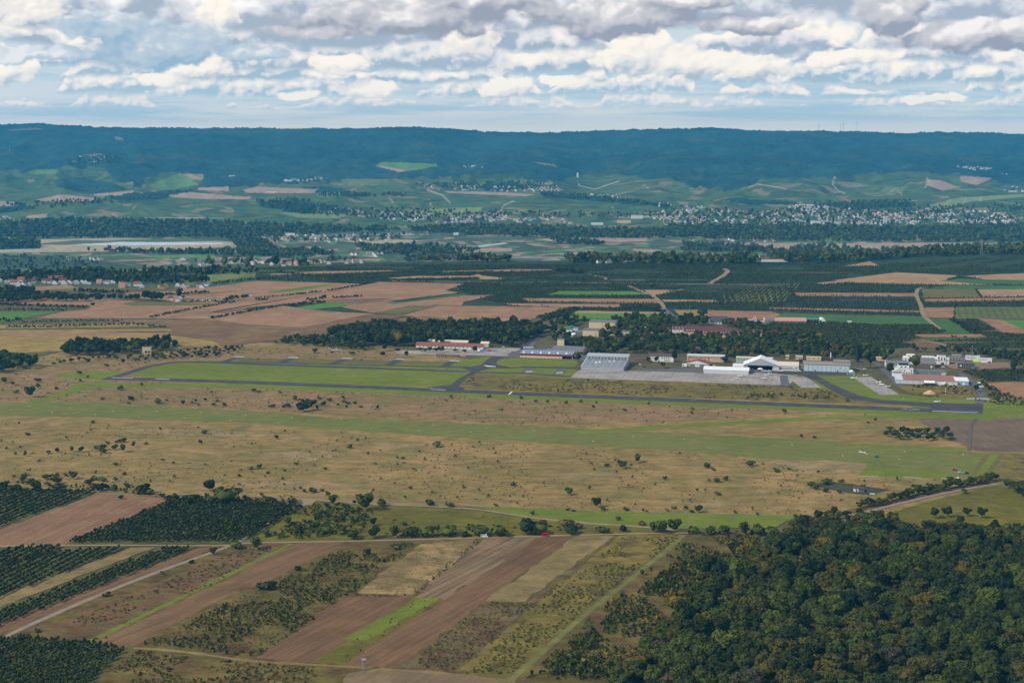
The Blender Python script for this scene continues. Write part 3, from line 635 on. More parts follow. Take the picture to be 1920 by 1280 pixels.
sh('ploughed_field', soil('soil_front', (.20, .14, .075), D1, .12), [(600, 1340), (655, 1262), (700, 1254), (830, 1262), (965, 1276), (960, 1340)])
band('dirt_track', DRY, [(-40, 1225), (260, 1216), (480, 1240), (650, 1250), (850, 1264), (960, 1280)], 3.2, jit=.8)
sh('orchard_floor', ORCHG, [(-130, 1196), (60, 1192), (250, 1214), (190, 1262), (130, 1340), (-130, 1340)])
# tracks
band('dirt_track', TRACK, [(-60, 1024.5), (230, 1022.5), (420, 1023), (470, 1018), (640, 1015), (800, 1011), (920, 1008), (1020, 1005), (1140, 1002), (1290, 999)], 3.6, jit=.25)
band('concrete_track', CTRACK, [(-20, 1210), (60, 1170), (220, 1102), (330, 1060), (432, 1023), (475, 1000), (530, 966), (575, 944), (588, 938)], 4.2, jit=.3)
band('dirt_track', TRACK, [(170, 921), (250, 923), (330, 927), (450, 930), (560, 935), (600, 938), (640, 942), (720, 946), (830, 951), (900, 956), (1000, 971), (1090, 980), (1230, 990), (1290, 998)], 4.0, jit=.3)
sh('dirt_yard', TRACK, [(566, 935), (598, 936), (584, 946), (572, 948)])
band('concrete_track', CTRACK, [(1570, 985), (1605, 966), (1700, 941), (1790, 921), (1872, 907)], 4.8, jit=.2)
band('dirt_track', BRSCRUB, [(1590, 960), (1690, 936), (1760, 921), (1850, 905)], 9, jit=1.5)
for x0 in (1828,): band('dirt_track', plain('dark_track', (.105, .082, .060)), [(1830, 784), (1820, 800), (1817, 845)], 4)
# ------------------------------------------------------------------ fields beyond the airfield
sh('brown_field', BROWN, [(190, 600), (390, 597), (625, 603), (640, 626), (520, 636), (420, 652), (345, 654), (310, 628), (320, 614), (225, 612)])
sh('gold_field', GOLD, [(-80, 632), (120, 628), (320, 629), (400, 640), (420, 652), (280, 645), (120, 658), (40, 662), (-80, 660)])
sh('gold_strip', GOLD, [(-80, 620), (320, 616.5), (322, 621), (-80, 627)])
sh('ploughed_field', S4, [(-80, 628), (130, 623), (315, 624), (313, 629), (-80, 632.5)])
sh('gold_strip', GOLD, [(-80, 611), (250, 607), (320, 612), (-80, 618)])
sh('ploughed_field', S4, [(-80, 567), (45, 557), (180, 559), (265, 564), (330, 568), (440, 565), (500, 560), (480, 575), (400, 588), (300, 597), (70, 597), (110, 586), (165, 580), (172, 573), (-80, 568)])
sh('green_field', BRIGHT, [(-80, 585), (112, 585), (60, 593), (25, 602), (-80, 612)])
sh('green_field', OLIVE, [(225, 570), (260, 564), (350, 568), (420, 569), (370, 573), (250, 574)])
sh('ploughed_field', S4, [(55, 538), (130, 534.5), (145, 540), (60, 546)])
sh('green_field', OLIVE, [(65, 545), (140, 540), (200, 542), (150, 547)])
sh('ploughed_field', S4, [(235, 549), (330, 546), (345, 541), (400, 538), (480, 527), (600, 530), (690, 533), (575, 551), (480, 562), (330, 567), (240, 556)])
sh('green_strip', OLIVE, [(340, 552), (440, 545.5), (448, 547), (345, 555)])
sh('green_strip', BRIGHT, [(503, 547), (620, 532.5), (623, 534), (560, 546), (505, 549.5)])
sh('ploughed_field', S4, [(480, 562), (690, 533.5), (712, 529), (872, 532), (836, 545), (860, 549), (720, 566), (660, 569), (570, 567), (480, 575), (300, 597), (390, 588)])
sh('ploughed_field', S5, [(578, 565), (640, 561), (735, 560), (700, 567), (640, 570), (580, 568.5)])
sh('ploughed_field', S4, [(300, 597), (400, 588), (530, 573), (555, 578), (612, 585), (700, 588), (572, 613), (480, 611), (390, 598)])
sh('green_field', BRIGHT, [(553, 577), (612, 567.5), (660, 569), (640, 575), (590, 580)])
sh('ploughed_field', S4, [(660, 569), (735, 566), (815, 573), (700, 587), (655, 579), (640, 576)])
sh('green_strip', CROP, [(720, 569), (782, 563), (850, 552.5), (882, 550), (872, 553), (792, 564), (735, 570)])
sh('ploughed_field', S4, [(740, 570), (870, 554), (930, 553), (870, 566), (865, 573), (800, 572)])
sh('green_field', OLIVE, [(700, 587), (765, 573), (822, 573.5), (752, 590.5)])
sh('ploughed_field', S4, [(822, 573.5), (960, 575), (1062, 577), (998, 598), (980, 602), (900, 603), (752, 592)])
sh('brown_field', BROWN, [(572, 613.5), (700, 588.5), (757, 591), (738, 598), (650, 607), (610, 614)])
sh('brown_field', BROWN, [(735, 601), (792, 592), (860, 599), (960, 603), (960, 610), (800, 606)])
sh('brown_field', BROWN, [(420, 606), (572, 614), (640, 606), (640, 622), (520, 632)])
band('dirt_track', TRACK, [(470, 567), (530, 574), (575, 580), (640, 586), (700, 590)], 5)
band('dirt_track', TRACK, [(480, 613.5), (575, 614)], 5)
band('road', ASPH2, [(640, 568.5), (740, 570), (860, 573), (1000, 574.5), (1080, 577)], 6)
sh('ploughed_field', S4, [(480, 515), (600, 509), (730, 507), (755, 509), (520, 517)])
sh('ploughed_field', S7, [(723, 521.5), (780, 518), (895, 517.5), (902, 521), (735, 524)])
sh('ploughed_field', S4, [(828, 509), (960, 505), (1042, 505.5), (1038, 508), (830, 511)])
sh('ploughed_field', S7, [(885, 517), (895, 514), (905, 517), (960, 524), (900, 524)])
band('dirt_track', TRACK, [(735, 527), (900, 528.5), (1060, 530), (1200, 532), (1440, 534)], 10)
band('dirt_track', TRACK, [(1095, 513), (1135, 521), (1150, 525), (1330, 526)], 8)
band('dirt_track', TRACK, [(1178, 536), (1205, 548), (1225, 556), (1240, 569), (1245, 580)], 9)
band('road', ASPH2, [(1245, 579), (1258, 590), (1272, 601)], 10)
band('dirt_track', TRACK, [(1358, 504), (1364, 510), (1350, 521), (1330, 532)], 12)
band('dirt_track', TRACK, [(1440, 510.5), (1600, 512)], 7)
band('dirt_track', TRACK, [(1225, 554), (1260, 547), (1281, 542.5)], 8)
sh('ploughed_field', S7, [(1203, 544), (1262, 544), (1240, 552), (1227, 555)])
sh('green_field', BRIGHT, [(1050, 546), (1190, 546.5), (1222, 554), (1026, 553.5)])
sh('ploughed_field', S4, [(975, 559.5), (1228, 561), (1236, 569), (1100, 568), (990, 566)])
sh('ploughed_field', S4, [(940, 569), (1165, 570.5), (1160, 579), (1080, 577.5), (960, 573)])
sh('green_field', BRIGHT, [(1078, 587), (1245, 588), (1262, 594), (1242, 602), (1060, 600)])
sh('ploughed_field', S7, [(1085, 583), (1245, 585.5), (1250, 588.5), (1070, 587)])
sh('gold_field', GOLD, [(1262, 581), (1330, 581.5), (1318, 603), (1290, 604)])
sh('ploughed_field', S6, [(1330, 582), (1445, 584.5), (1470, 590), (1438, 600), (1318, 603)])
sh('ploughed_field', S7, [(1240, 562), (1340, 563), (1350, 567), (1245, 566)])
sh('green_field', CROP, [(1470, 587), (1730, 595), (1752, 609), (1640, 609), (1540, 602), (1440, 600)])
sh('ploughed_field', S7, [(1578, 500), (1640, 489), (1700, 482), (1742, 481.5), (1722, 492), (1640, 499)])
sh('ploughed_field', S7, [(1600, 531), (1560, 526), (1640, 516), (1680, 511), (1800, 517), (1772, 525), (1830, 531), (1870, 532), (1860, 535), (1720, 534)])
sh('ploughed_field', S7, [(1800, 518), (1920, 512), (2000, 511), (2000, 527), (1860, 526)])
sh('green_field', CROP, [(1760, 527), (1800, 523), (2000, 528), (2000, 536), (1850, 534)])
sh('green_field', CROP, [(1738, 540), (1790, 535), (2000, 537), (2000, 543), (1800, 543)])
sh('green_field', OLIVE, [(1840, 500), (1880, 492), (1925, 489), (1925, 493), (1870, 505)])
sh('ploughed_field', S4, [(1690, 506), (1740, 502), (1830, 491), (1870, 487), (1880, 489), (1780, 505)])
sh('ploughed_field', S6, [(1488, 549), (1722, 550), (1720, 556), (1488, 555.5)])
sh('netted_orchard', NETS, [(1494, 557), (1714, 557), (1722, 574), (1490, 572.5)])
sh('ploughed_field', S6, [(1440, 576.5), (1724, 583), (1726, 587), (1440, 580)])
sh('green_field', OLIVE, [(1726, 542), (1828, 542), (1838, 559), (1730, 558.5)])
sh('ploughed_field', S7, [(1832, 543), (2000, 543), (2000, 555), (1844, 558)])
sh('ploughed_field', S6, [(1730, 561), (2000, 557), (2000, 563), (1736, 567)])
sh('ploughed_field', S6, [(1732, 577), (1789, 576.5), (1788, 596), (1734, 595.5)])
sh('green_field', OLIVE, [(1792, 576), (2000, 576), (2000, 598), (1792, 598)])
sh('green_field', CROP, [(1736, 598), (1780, 598), (1822, 626), (1782, 626), (1755, 612)])
sh('ploughed_field', S6, [(1836, 598), (1886, 600), (1990, 634), (1925, 626), (1880, 624)])
sh('green_field', BRIGHT, [(1878, 600), (2000, 602), (2000, 628), (1925, 621)])
sh('ploughed_field', S6, [(1712, 627.5), (1838, 627), (1850, 632), (1718, 633)])
sh('green_field', CROP, [(1735, 634), (1850, 632), (1840, 637), (1742, 640)])
sh('gold_field', BROWN, [(1688, 642), (1742, 639), (1800, 654), (1780, 656), (1715, 650)])
sh('ploughed_field', S6, [(1846, 719), (1900, 716), (2000, 718), (2000, 760), (1925, 750), (1880, 738)])
band('dirt_track', TRACK, [(1742, 538), (1722, 542), (1719, 556), (1726, 572), (1731, 590), (1738, 598), (1752, 610), (1766, 620)], 8)
band('road', ASPH2, [(1440, 584), (1560, 587.5), (1730, 595), (1800, 597), (2000, 600)], 6)
band('dirt_track', TRACK, [(1725, 638), (1760, 644), (1800, 656)], 6)
sh('ploughed_field', S7, [(1530, 531), (1570, 527), (1600, 529), (1540, 534)])
# striped vineyard: pale grass lanes between the rows
for i in range(13):
    band('vineyard_lane', OLIVE, [(1358 + i * 9, 568.5), (1415 + i * 7, 532)], 3.0)
for i in range(10): band('vineyard_lane', OLIVE, [(1362 + i * 11, 569.5 + .1 * i), (1356 + i * 11, 553)], 2.6)
for i in range(12): band('vineyard_lane', CROP, [(1800 + i * 14, 597), (1796 + i * 13, 577)], 5)
# the river and the valley road
w1 = []; w2 = []
for px, py in ((-300, 440), (200, 440), (640, 440), (880, 438), (1050, 431), (1300, 430), (1700, 428), (2200, 426)):
    x, y = G(px, py, -149); w1.append((x, y - 90, -148.6)); w2.append((x, y + 110, -148.6))
m, t, b = new_mat('river_water', .12, .5); b.inputs['Base Color'].default_value = (.20, .235, .25, 1)
nv = len(w1); struct('river', mk_mesh('river', w1 + w2, [(i, i + 1, i + 1 + nv, i + nv) for i in range(nv - 1)], [m]))
# ------------------------------------------------------------------ foliage
G1 = leaf_mat('leaf_dark', (0.0203, 0.0297, 0.0074), (0.0441, 0.0550, 0.0116)); G2 = leaf_mat('leaf_mid', (0.0368, 0.0506, 0.0099), (0.0690, 0.0855, 0.0165))
G3 = leaf_mat('leaf_light', (0.0549, 0.0749, 0.0116), (0.0987, 0.1180, 0.0200)); G4 = leaf_mat('leaf_olive', (0.0546, 0.0518, 0.0105), (0.0897, 0.0829, 0.0182))
G5 = leaf_mat('leaf_yellow', (0.0975, 0.0799, 0.0105), (0.1560, 0.1221, 0.0182)); G6 = leaf_mat('leaf_orange', (0.1053, 0.0548, 0.0119), (0.1560, 0.0851, 0.0196))
G7 = leaf_mat('leaf_grey', (0.0499, 0.0459, 0.0280), (0.0780, 0.0681, 0.0406)); G8 = leaf_mat('leaf_purple', (0.0273, 0.0118, 0.0119), (0.0429, 0.0192, 0.0175))
G9 = leaf_mat('leaf_blue', (0.0170, 0.0281, 0.0121), (0.0323, 0.0460, 0.0193)); G10 = leaf_mat('leaf_rust', (.090, .066, .026), (.14, .10, .04))
GH = leaf_mat('leaf_orchard', (0.0325, 0.0461, 0.0146), (0.0629, 0.0789, 0.0228))
BARK = plain('bark', (.09, .07, .055), .95, .05, .3, 2.0)
CNAME = {'leaf_dark': 'dark green', 'leaf_mid': 'mid green', 'leaf_light': 'light green', 'leaf_olive': 'olive green', 'leaf_yellow': 'yellowing', 'leaf_orange': 'orange-brown',
         'leaf_grey': 'grey-brown', 'leaf_purple': 'purple-leaved', 'leaf_blue': 'bluish dark green', 'leaf_rust': 'rust-brown'}

def quads_at(P, N, size, rg):
    """little leaf-clump quads at points P facing about N"""
    n = len(P)
    N = N + rg.normal(0, .45, (n, 3)); N /= np.linalg.norm(N, axis=1)[:, None] + 1e-9
    a = rg.normal(0, 1, (n, 3)); T = np.cross(N, a); T /= np.linalg.norm(T, axis=1)[:, None] + 1e-9; B = np.cross(N, T)
    s = (size * rg.uniform(.55, 1.25, n))[:, None]; s2 = s * rg.uniform(.6, 1.0, n)[:, None]
    k = N * s * rg.uniform(-.25, .25, (n, 1))
    V = np.stack([P - T * s - B * s2 * .4 + k, P + T * s * .3 - B * s2 - k, P + T * s + B * s2 * .4 + k, P - T * s * .3 + B * s2 - k], 1)
    return V.reshape(-1, 3)

def crown_pts(seed, rx, ry, h0, h1, nl, n, leaf, low=-.35, core=True):
    """an uneven crown between heights h0 and h1, made of leaf clumps on overlapping lobes"""
    rg = np.random.default_rng(seed)
    hz_ = (h1 - h0) / 2; c0 = np.array([0, 0, h0 + hz_])
    L = []
    for i in range(nl):
        a = rg.uniform(0, 2 * math.pi); e = rg.uniform(-.45, 1.0); q = rg.uniform(.38, .80)
        L.append((c0 + np.array([math.cos(a) * math.cos(e) * rx * q, math.sin(a) * math.cos(e) * ry * q, math.sin(e) * hz_ * q]), rg.uniform(.24, .47)))
    P = []; N = []
    per = n // nl
    for c, r in L:
        d = rg.normal(0, 1, (per, 3)); d[:, 2] = np.where(d[:, 2] < low, -d[:, 2] * .6, d[:, 2]); d /= np.linalg.norm(d, axis=1)[:, None]
        rr = rg.uniform(.80, 1.08, (per, 1))
        P.append(c + d * rr * np.array([rx * r, ry * r, hz_ * r * 1.05])); N.append(d)
    V = quads_at(np.concatenate(P), np.concatenate(N), leaf, rg)
    V[:, 2] = np.maximum(V[:, 2], h0 * .6 if h0 > 1 else .02)
    Fq = np.arange(len(V)).reshape(-1, 4)
    if core:
        u = np.linspace(0, 2 * math.pi, 10, endpoint=False); vs = []
        for e in (-1.2, -.6, 0, .6, 1.2):
            for a in u: k = rg.uniform(.55, .72); vs.append(c0 + np.array([math.cos(a) * math.cos(e) * rx, math.sin(a) * math.cos(e) * ry, math.sin(e) * hz_]) * k)
        o = len(V); V = np.concatenate([V, np.array(vs)])
        q = [(o + r * 10 + j, o + r * 10 + (j + 1) % 10, o + r * 10 + 10 + (j + 1) % 10, o + r * 10 + 10 + j) for r in range(4) for j in range(10)]
        Fq = np.concatenate([Fq, np.array(q)])
    return V, Fq

def trunk_mesh(name, h, r, seed):
    rg = random.Random(seed); b = MB(); b.tube((0, 0, 0), (rg.uniform(-.2, .2), rg.uniform(-.2, .2), h * .55), r, r * .6, 7)
    for i in range(4):
        a = rg.uniform(0, 6.28); z = h * rg.uniform(.35, .5); b.tube((0, 0, z), (math.cos(a) * h * .22, math.sin(a) * h * .22, z + h * rg.uniform(.2, .3)), r * .45, r * .15, 5)
    return b.mesh(name, [BARK])

def inst(V, Fq, x, y, z, sx, sz, a):
    c, s = math.cos(a) * sx, math.sin(a) * sx
    W = np.empty_like(V); W[:, 0] = V[:, 0] * c - V[:, 1] * s + x; W[:, 1] = V[:, 0] * s + V[:, 1] * c + y; W[:, 2] = V[:, 2] * sz + z
    return W
class Mass:                                  # many small plants as one object
    def __init__(s): s.V = []; s.F = []; s.M = []; s.n = 0; s.mats = []
    def add(s, V, Fq, mat):
        if mat not in s.mats: s.mats.append(mat)
        s.V.append(V); s.F.append(Fq + s.n); s.M.append(np.full(len(Fq), s.mats.index(mat), np.int32)); s.n += len(V)
    def build(s, name, label, cat):
        if not s.V: return None
        o = link(name, mk_mesh(name, np.concatenate(s.V), np.concatenate(s.F), s.mats, np.concatenate(s.M)))
        return tag(o, label, cat, kind='stuff')

# tree shapes (unit: metres)
BIG = [crown_pts(100 + i, 7.4 * a, 7.4 * b, 3.5, 16.5 * c, 14, 1900, .74) for i, (a, b, c) in enumerate(((1, .9, 1), (.85, 1, 1.1), (1.1, .95, .92), (.8, .78, 1.15), (1.05, 1.1, 1.0), (.9, .95, .88)))]
BIGM = [mk_mesh('crown', v, f, [G1]) for v, f in BIG]; BIGT = [trunk_mesh('trunk', 16, .35, i) for i in range(6)]
MED = [crown_pts(200 + i, 5.2 * a, 5.2 * b, 1.8, 11.5 * c, 9, 420, .95) for i, (a, b, c) in enumerate(((1, .9, 1), (.85, 1, 1.1), (1.15, .95, .9), (.7, .7, 1.2)))]
MEDM = [mk_mesh('crown', v, f, [G1]) for v, f in MED]; MEDT = [trunk_mesh('trunk', 11, .26, 20 + i) for i in range(4)]
BUSH = [crown_pts(300 + i, 2.5 * a, 2.5 * b, .0, 3.9 * c, 7, 200, .55, low=-.6) for i, (a, b, c) in enumerate(((1, .9, 1), (1.3, 1, .8), (.8, .85, 1.25), (1.5, 1.1, .9), (.95, 1, .9)))]
BUSHM = [mk_mesh('bush', v, f, [G2]) for v, f in BUSH]
TALL = crown_pts(400, 2.0, 2.0, .5, 14, 10, 340, .7); TALLM = mk_mesh('crown', *TALL, [G1])
ORT = [crown_pts(500 + i, 1.25, 1.25, .3, 3.3, 4, 42, .55, low=-.8, core=False) for i in range(4)]
ORTM = [mk_mesh('crown', v, f, [GH]) for v, f in ORT]; ORTT = trunk_mesh('trunk', 2.6, .09, 50)
LOW = [crown_pts(600 + i, 1.0, 1.0, .0, 1.3, 3, 14, .55, low=-.5, core=False) for i in range(5)]

def slot(o, mat):
    o.material_slots[0].link = 'OBJECT'; o.material_slots[0].material = mat
def put_tree(name, kind, x, y, s, sz, mat, label, cat, group, z=0.0):
    ms, ts = {'big': (BIGM, BIGT), 'med': (MEDM, MEDT), 'tall': ([TALLM], [MEDT[3]]), 'ort': (ORTM, [ORTT])}[kind]
    i = random.randrange(len(ms)); r = empty(name, (x, y, z), random.uniform(0, 6.28)); r.scale = (s, s, sz)
    c = link('crown', ms[i], r); slot(c, mat); link('trunk', ts[i % len(ts)], r)
    return tag(r, label, cat, group)
def put_bush(x, y, s, sz, mat, label, group, z=0.0, name='bush'):
    o = link(name, random.choice(BUSHM), None, (x, y, z), random.uniform(0, 6.28)); o.scale = (s, s, sz); slot(o, mat)
    return tag(o, label, 'bush', group)

def scatter(poly, spacing, jit=.45, world=False, rg=RNG):
    w = np.array(poly if world else [G(*p) for p in poly])
    x0, y0 = w.min(0); x1, y1 = w.max(0)
    gx, gy = np.meshgrid(np.arange(x0, x1, spacing), np.arange(y0, y1, spacing * .87)); gx = gx + (np.arange(gx.shape[0]) % 2)[:, None] * spacing / 2
    gx = gx.ravel() + rg.uniform(-jit, jit, gx.size) * spacing; gy = gy.ravel() + rg.uniform(-jit, jit, gy.size) * spacing
    k = inpoly(gx, gy, [tuple(p) for p in w])
    return gx[k], gy[k]
def rows(poly, d, rs, ps, jit=.25, rg=RNG):
    """plants along parallel rows: d = row direction, rs between rows, ps along the row"""
    w = np.array([G(*p) for p in poly]); c, s = math.cos(d), math.sin(d)
    q = np.stack([w[:, 0] * c + w[:, 1] * s, -w[:, 0] * s + w[:, 1] * c], 1)
    a, b = np.meshgrid(np.arange(q[:, 0].min(), q[:, 0].max(), ps), np.arange(q[:, 1].min(), q[:, 1].max(), rs))
    a = a.ravel() + rg.uniform(-jit, jit, a.size) * ps; b = b.ravel() + rg.uniform(-jit, jit, b.size) * .7
    k = inpoly(a, b, [tuple(p) for p in q]); a, b = a[k], b[k]
    return a * c - b * s, a * s + b * c
BUILT = []                                   # building footprints, filled before the planting
def free(x, y, skip=()):
    ok = np.ones(len(x), bool)
    for p in BUILT: ok &= ~inpoly(x, y, p)
    for nm, p in REG:
        if nm in skip: ok &= ~inpoly(x, y, p)
    return ok
PAVED = ('asphalt', 'old_asphalt', 'apron_concrete', 'pale_concrete', 'dirt_track', 'concrete_track')
pick = lambda lst: random.choices([a for a, _ in lst], [b for _, b in lst])[0]
# ------------------------------------------------------------------ buildings
WH = plain('white_render', (.72, .72, .70), .8, .2, .06); CRM = plain('cream_render', (.62, .50, .33), .85, .2, .1); PEA = plain('peach_render', (.58, .38, .26), .85, .2, .1)
GRY = plain('grey_sheet', (.34, .36, .38), .6, .4, .08); LGR = plain('light_sheet', (.55, .58, .60), .55, .4, .08); BLUE = plain('blue_grey_panel', (.46, .56, .62), .5, .4, .06); SLATE = plain('slate_panel', (.15, .20, .235), .6, .4, .1)
CONR = plain('grey_roof', (.16, .155, .165), .85, .2, .2); DKR = plain('dark_roof', (.075, .068, .072), .85, .2, .2); BRR = plain('brown_roof', (.115, .075, .072), .9, .1, .2); REDR = plain('red_tiles', (.235, .092, .068), .9, .1, .25)
ORR = plain('orange_tiles', (.33, .17, .105), .9, .1, .2); MAR = plain('maroon_roof', (.13, .055, .060), .9, .1, .2); PINK = plain('pink_roof', (.50, .25, .20), .85, .2, .1); TANR = plain('tan_roof', (.26, .225, .20), .9, .2, .15); CRR = plain('cream_roof', (.62, .53, .42), .8, .2, .1)
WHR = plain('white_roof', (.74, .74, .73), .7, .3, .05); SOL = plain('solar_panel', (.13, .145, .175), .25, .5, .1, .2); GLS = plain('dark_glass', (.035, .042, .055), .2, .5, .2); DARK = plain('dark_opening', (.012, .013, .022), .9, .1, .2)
GRN = plain('green_sheet', (.05, .19, .10), .6, .3, .1); BLU = plain('blue_sheet', (.10, .22, .42), .6, .3, .1); RED = plain('red_paint', (.42, .025, .035), .5, .4, .1); PUR = plain('purple_boards', (.055, .032, .055), .8, .2, .1); BRK = plain('brick', (.17, .12, .095), .9, .1, .2); STEEL = plain('steel', (.3, .3, .31), .5, .4, .1, 1.0, .3)
LIME = plain('lime_sheet', (.30, .62, .05), .7, .2, .1); SAND = plain('sand_heap', (.56, .37, .18), .95, .05, .3, .4); WOODG = plain('weathered_wood', (.26, .24, .25), .9, .1, .2, 3.0); YEL = plain('yellow_render', (.60, .46, .16), .85, .2, .1); WHITE = plain('white_paint', (.80, .80, .80), .35, .5, .03); MARK_RED = plain('red_mark', (.55, .12, .10), .7, .2, .05); ORANGE = plain('orange_paint', (.60, .16, .05), .5, .4, .1)
NAVY = plain('navy_sheet', (.03, .05, .16), .6, .3, .1); SILV = plain('silver_sheet', (.42, .43, .45), .4, .5, .08); TYRE = plain('tyre', (.02, .02, .02), .9, .2, .1)

class Bld:
    def __init__(s, name, label, cat, px, py, wpx, depth, rot=AIR, group=None, z=0.0, foot=True):
        x, y = G(px, py, z); s.mpp = math.hypot(x, y) / F; s.W = wpx * s.mpp / max(.4, abs(math.cos(rot))); s.D = depth; s.rot = rot
        s.o = empty(name, (x, y, z), rot); tag(s.o, label, cat, group)
        if foot:
            c, n = math.cos(rot), math.sin(rot); p = [(-3, -4), (s.W + 3, -4), (s.W + 3, depth + 2), (-3, depth + 2)]
            BUILT.append([(x + a * c - b * n, y + a * n + b * c) for a, b in p])
    def box(s, name, mat, x0, x1, y0, y1, z0, z1, parent=None):
        b = MB(); b.box(x0, x1, y0, y1, z0, z1); return b.build(name, mat, parent or s.o)
    def gx(s, mat, wmat, x0, x1, y0, y1, z, h, ov=.4, name='roof'):      # ridge along the front
        b = MB(); m = (y0 + y1) / 2; a, c, d, e = x0 - ov, x1 + ov, y0 - ov, y1 + ov
        b.add([(a, d, z), (c, d, z), (c, e, z), (a, e, z), (a, m, z + h), (c, m, z + h)], [(0, 1, 5, 4), (2, 3, 4, 5)], 0)
        b.add([(a, d, z), (c, d, z), (c, e, z), (a, e, z), (a, m, z + h), (c, m, z + h)], [(3, 0, 4), (1, 2, 5), (3, 2, 1, 0)], 1)
        return b.build(name, [mat, wmat], s.o)
    def gy(s, mat, wmat, x0, x1, y0, y1, z, h, ov=.4, name='roof', apex=.5):   # ridge away from the viewer
        b = MB(); m = x0 + (x1 - x0) * apex; a, c, d, e = x0 - ov, x1 + ov, y0 - ov, y1 + ov
        P = [(a, d, z), (c, d, z), (c, e, z), (a, e, z), (m, d, z + h), (m, e, z + h)]
        b.add(P, [(1, 2, 5, 4), (3, 0, 4, 5)], 0); b.add(P, [(0, 1, 4), (2, 3, 5), (3, 2, 1, 0)], 1)
        return b.build(name, [mat, wmat], s.o)
    def shed(s, mat, x0, x1, y0, y1, za, zb, th=.35, ov=.3, name='roof'):
        b = MB(); a, c, d, e = x0 - ov, x1 + ov, y0 - ov, y1 + ov
        b.add([(a, d, za), (c, d, za), (c, e, zb), (a, e, zb), (a, d, za + th), (c, d, za + th), (c, e, zb + th), (a, e, zb + th)], [(3, 2, 1, 0), (4, 5, 6, 7), (0, 1, 5, 4), (1, 2, 6, 5), (2, 3, 7, 6), (3, 0, 4, 7)])
        return b.build(name, mat, s.o)
    def flat(s, mat, x0, x1, y0, y1, z, th=.4, ov=.25, name='roof'): return s.box(name, mat, x0 - ov, x1 + ov, y0 - ov, y1 + ov, z, z + th)
    def front(s, n, x0, x1, w_, z0, z1, y=0.0, mat=None, name='window', gaps=()):
        for i in range(n):
            if i in gaps: continue
            c = x0 + (x1 - x0) * (i + .5) / n; s.box(name, mat or GLS, c - w_ / 2, c + w_ / 2, y - .12, y + .02, z0, z1)
    def side(s, n, y0, y1, w_, z0, z1, x, mat=None, name='window'):
        for i in range(n):
            c = y0 + (y1 - y0) * (i + .5) / n; s.box(name, mat or GLS, x - .02, x + .12, c - w_ / 2, c + w_ / 2, z0, z1)

# --- along the apron
SHEET = plain('zinc_sheet', (.36, .385, .41), .55, .4, .1)
b = Bld('hangar', 'wide grey hangar with solar panels on its terraced roof', 'hangar', 1089, 693.5, 80, 66); W = b.W
b.box('wall', GRY, 0, W, 0, 48, 0, 5); b.shed(SHEET, 0, W, 0, 24, 5, 6.8); b.shed(SHEET, 0, W, 24.4, 48, 7.0, 8.8); b.box('rear_wall', GRY, 0, W, 24.3, 48, 5, 6.9); b.box('wall', GRY, 0, W, 48.3, 66, 0, 11.4); b.shed(SHEET, 0, W, 48.3, 66, 11.4, 13)
for i in range(6):
    for j in range(4):
        x0 = W * (.03 + i * .162); yy = 1.5 + j * 11.8; z0 = (5.37 + yy * 1.8 / 24) if j < 2 else (7.37 + (yy - 24.4) * 1.8 / 24); z1 = z0 + 9.6 * 1.8 / 24
        k = MB(); x1 = x0 + W * .145; k.add([(x0, yy, z0 + .04), (x1, yy, z0 + .04), (x1, yy + 9.6, z1 + .04), (x0, yy + 9.6, z1 + .04), (x0, yy, z0 + .2), (x1, yy, z0 + .2), (x1, yy + 9.6, z1 + .2), (x0, yy + 9.6, z1 + .2)], [(3, 2, 1, 0), (4, 5, 6, 7), (0, 1, 5, 4), (1, 2, 6, 5), (2, 3, 7, 6), (3, 0, 4, 7)])
        k.build('solar_panel', SOL, b.o)
b.front(12, 2, W - 2, 2.0, 9.0, 10.6, 48.3); b.front(3, .5, W - .5, W / 3 - .9, .1, 4.2, 0, SHEET, 'hangar_door')
for x in (.28, .58, .36, .68): b.box('skylight', WHR, W * x, W * x + 3, 10 + x * 30, 12 + x * 30, 6, 8.9)
b = Bld('office_building', 'white two-storey office with dark gable roof beside the solar hangar', 'office', 1215, 677, 47, 13); W = b.W
b.box('wall', WH, 0, W, 0, 13, 0, 7.2); b.gx(BRR, WH, 0, W, 0, 13, 7.2, 3.6); b.front(9, 2, W * .86, 1.4, 4.4, 5.9, gaps=(4,)); b.front(3, W * .62, W * .86, 1.4, 1.2, 2.8); b.box('chimney', BRK, W * .85, W * .85 + .8, 6, 6.8, 9, 11.4); b.box('door', BRR, W * .4, W * .4 + 1.4, -.1, .02, 0, 2.3)
b = Bld('annex', 'low brown-roofed annex with a red door left of the white office', 'annex', 1191, 678, 24, 11); W = b.W
b.box('wall', BRK, 0, W, 0, 11, 0, 3); b.gx(BRR, BRK, 0, W, 0, 11, 3, 3); b.box('door', REDR, W * .55, W * .85, -.1, .02, 0, 2.5)
b = Bld('peach_hall', 'flat-roofed peach two-storey hall with dark upper windows', 'office', 1288, 677, 68, 15); W = b.W
b.box('wall', PEA, 0, W, 0, 15, 0, 7.6); b.flat(LGR, 0, W, 0, 15, 7.6, .7, .5); b.front(7, W * .06, W * .44, 1.5, 4.6, 6.2, gaps=(4,)); b.front(7, W * .52, W * .95, 1.0, 4.9, 5.9)
for x in (.04, .47, .57): b.box('pilaster', ORR, W * x, W * x + 1, -.25, -.01, 0, 7.5)
b = Bld('small_hangar', 'small white hangar with red-brown gable roof in front of the peach hall', 'hangar', 1286, 687, 42, 22); W = b.W
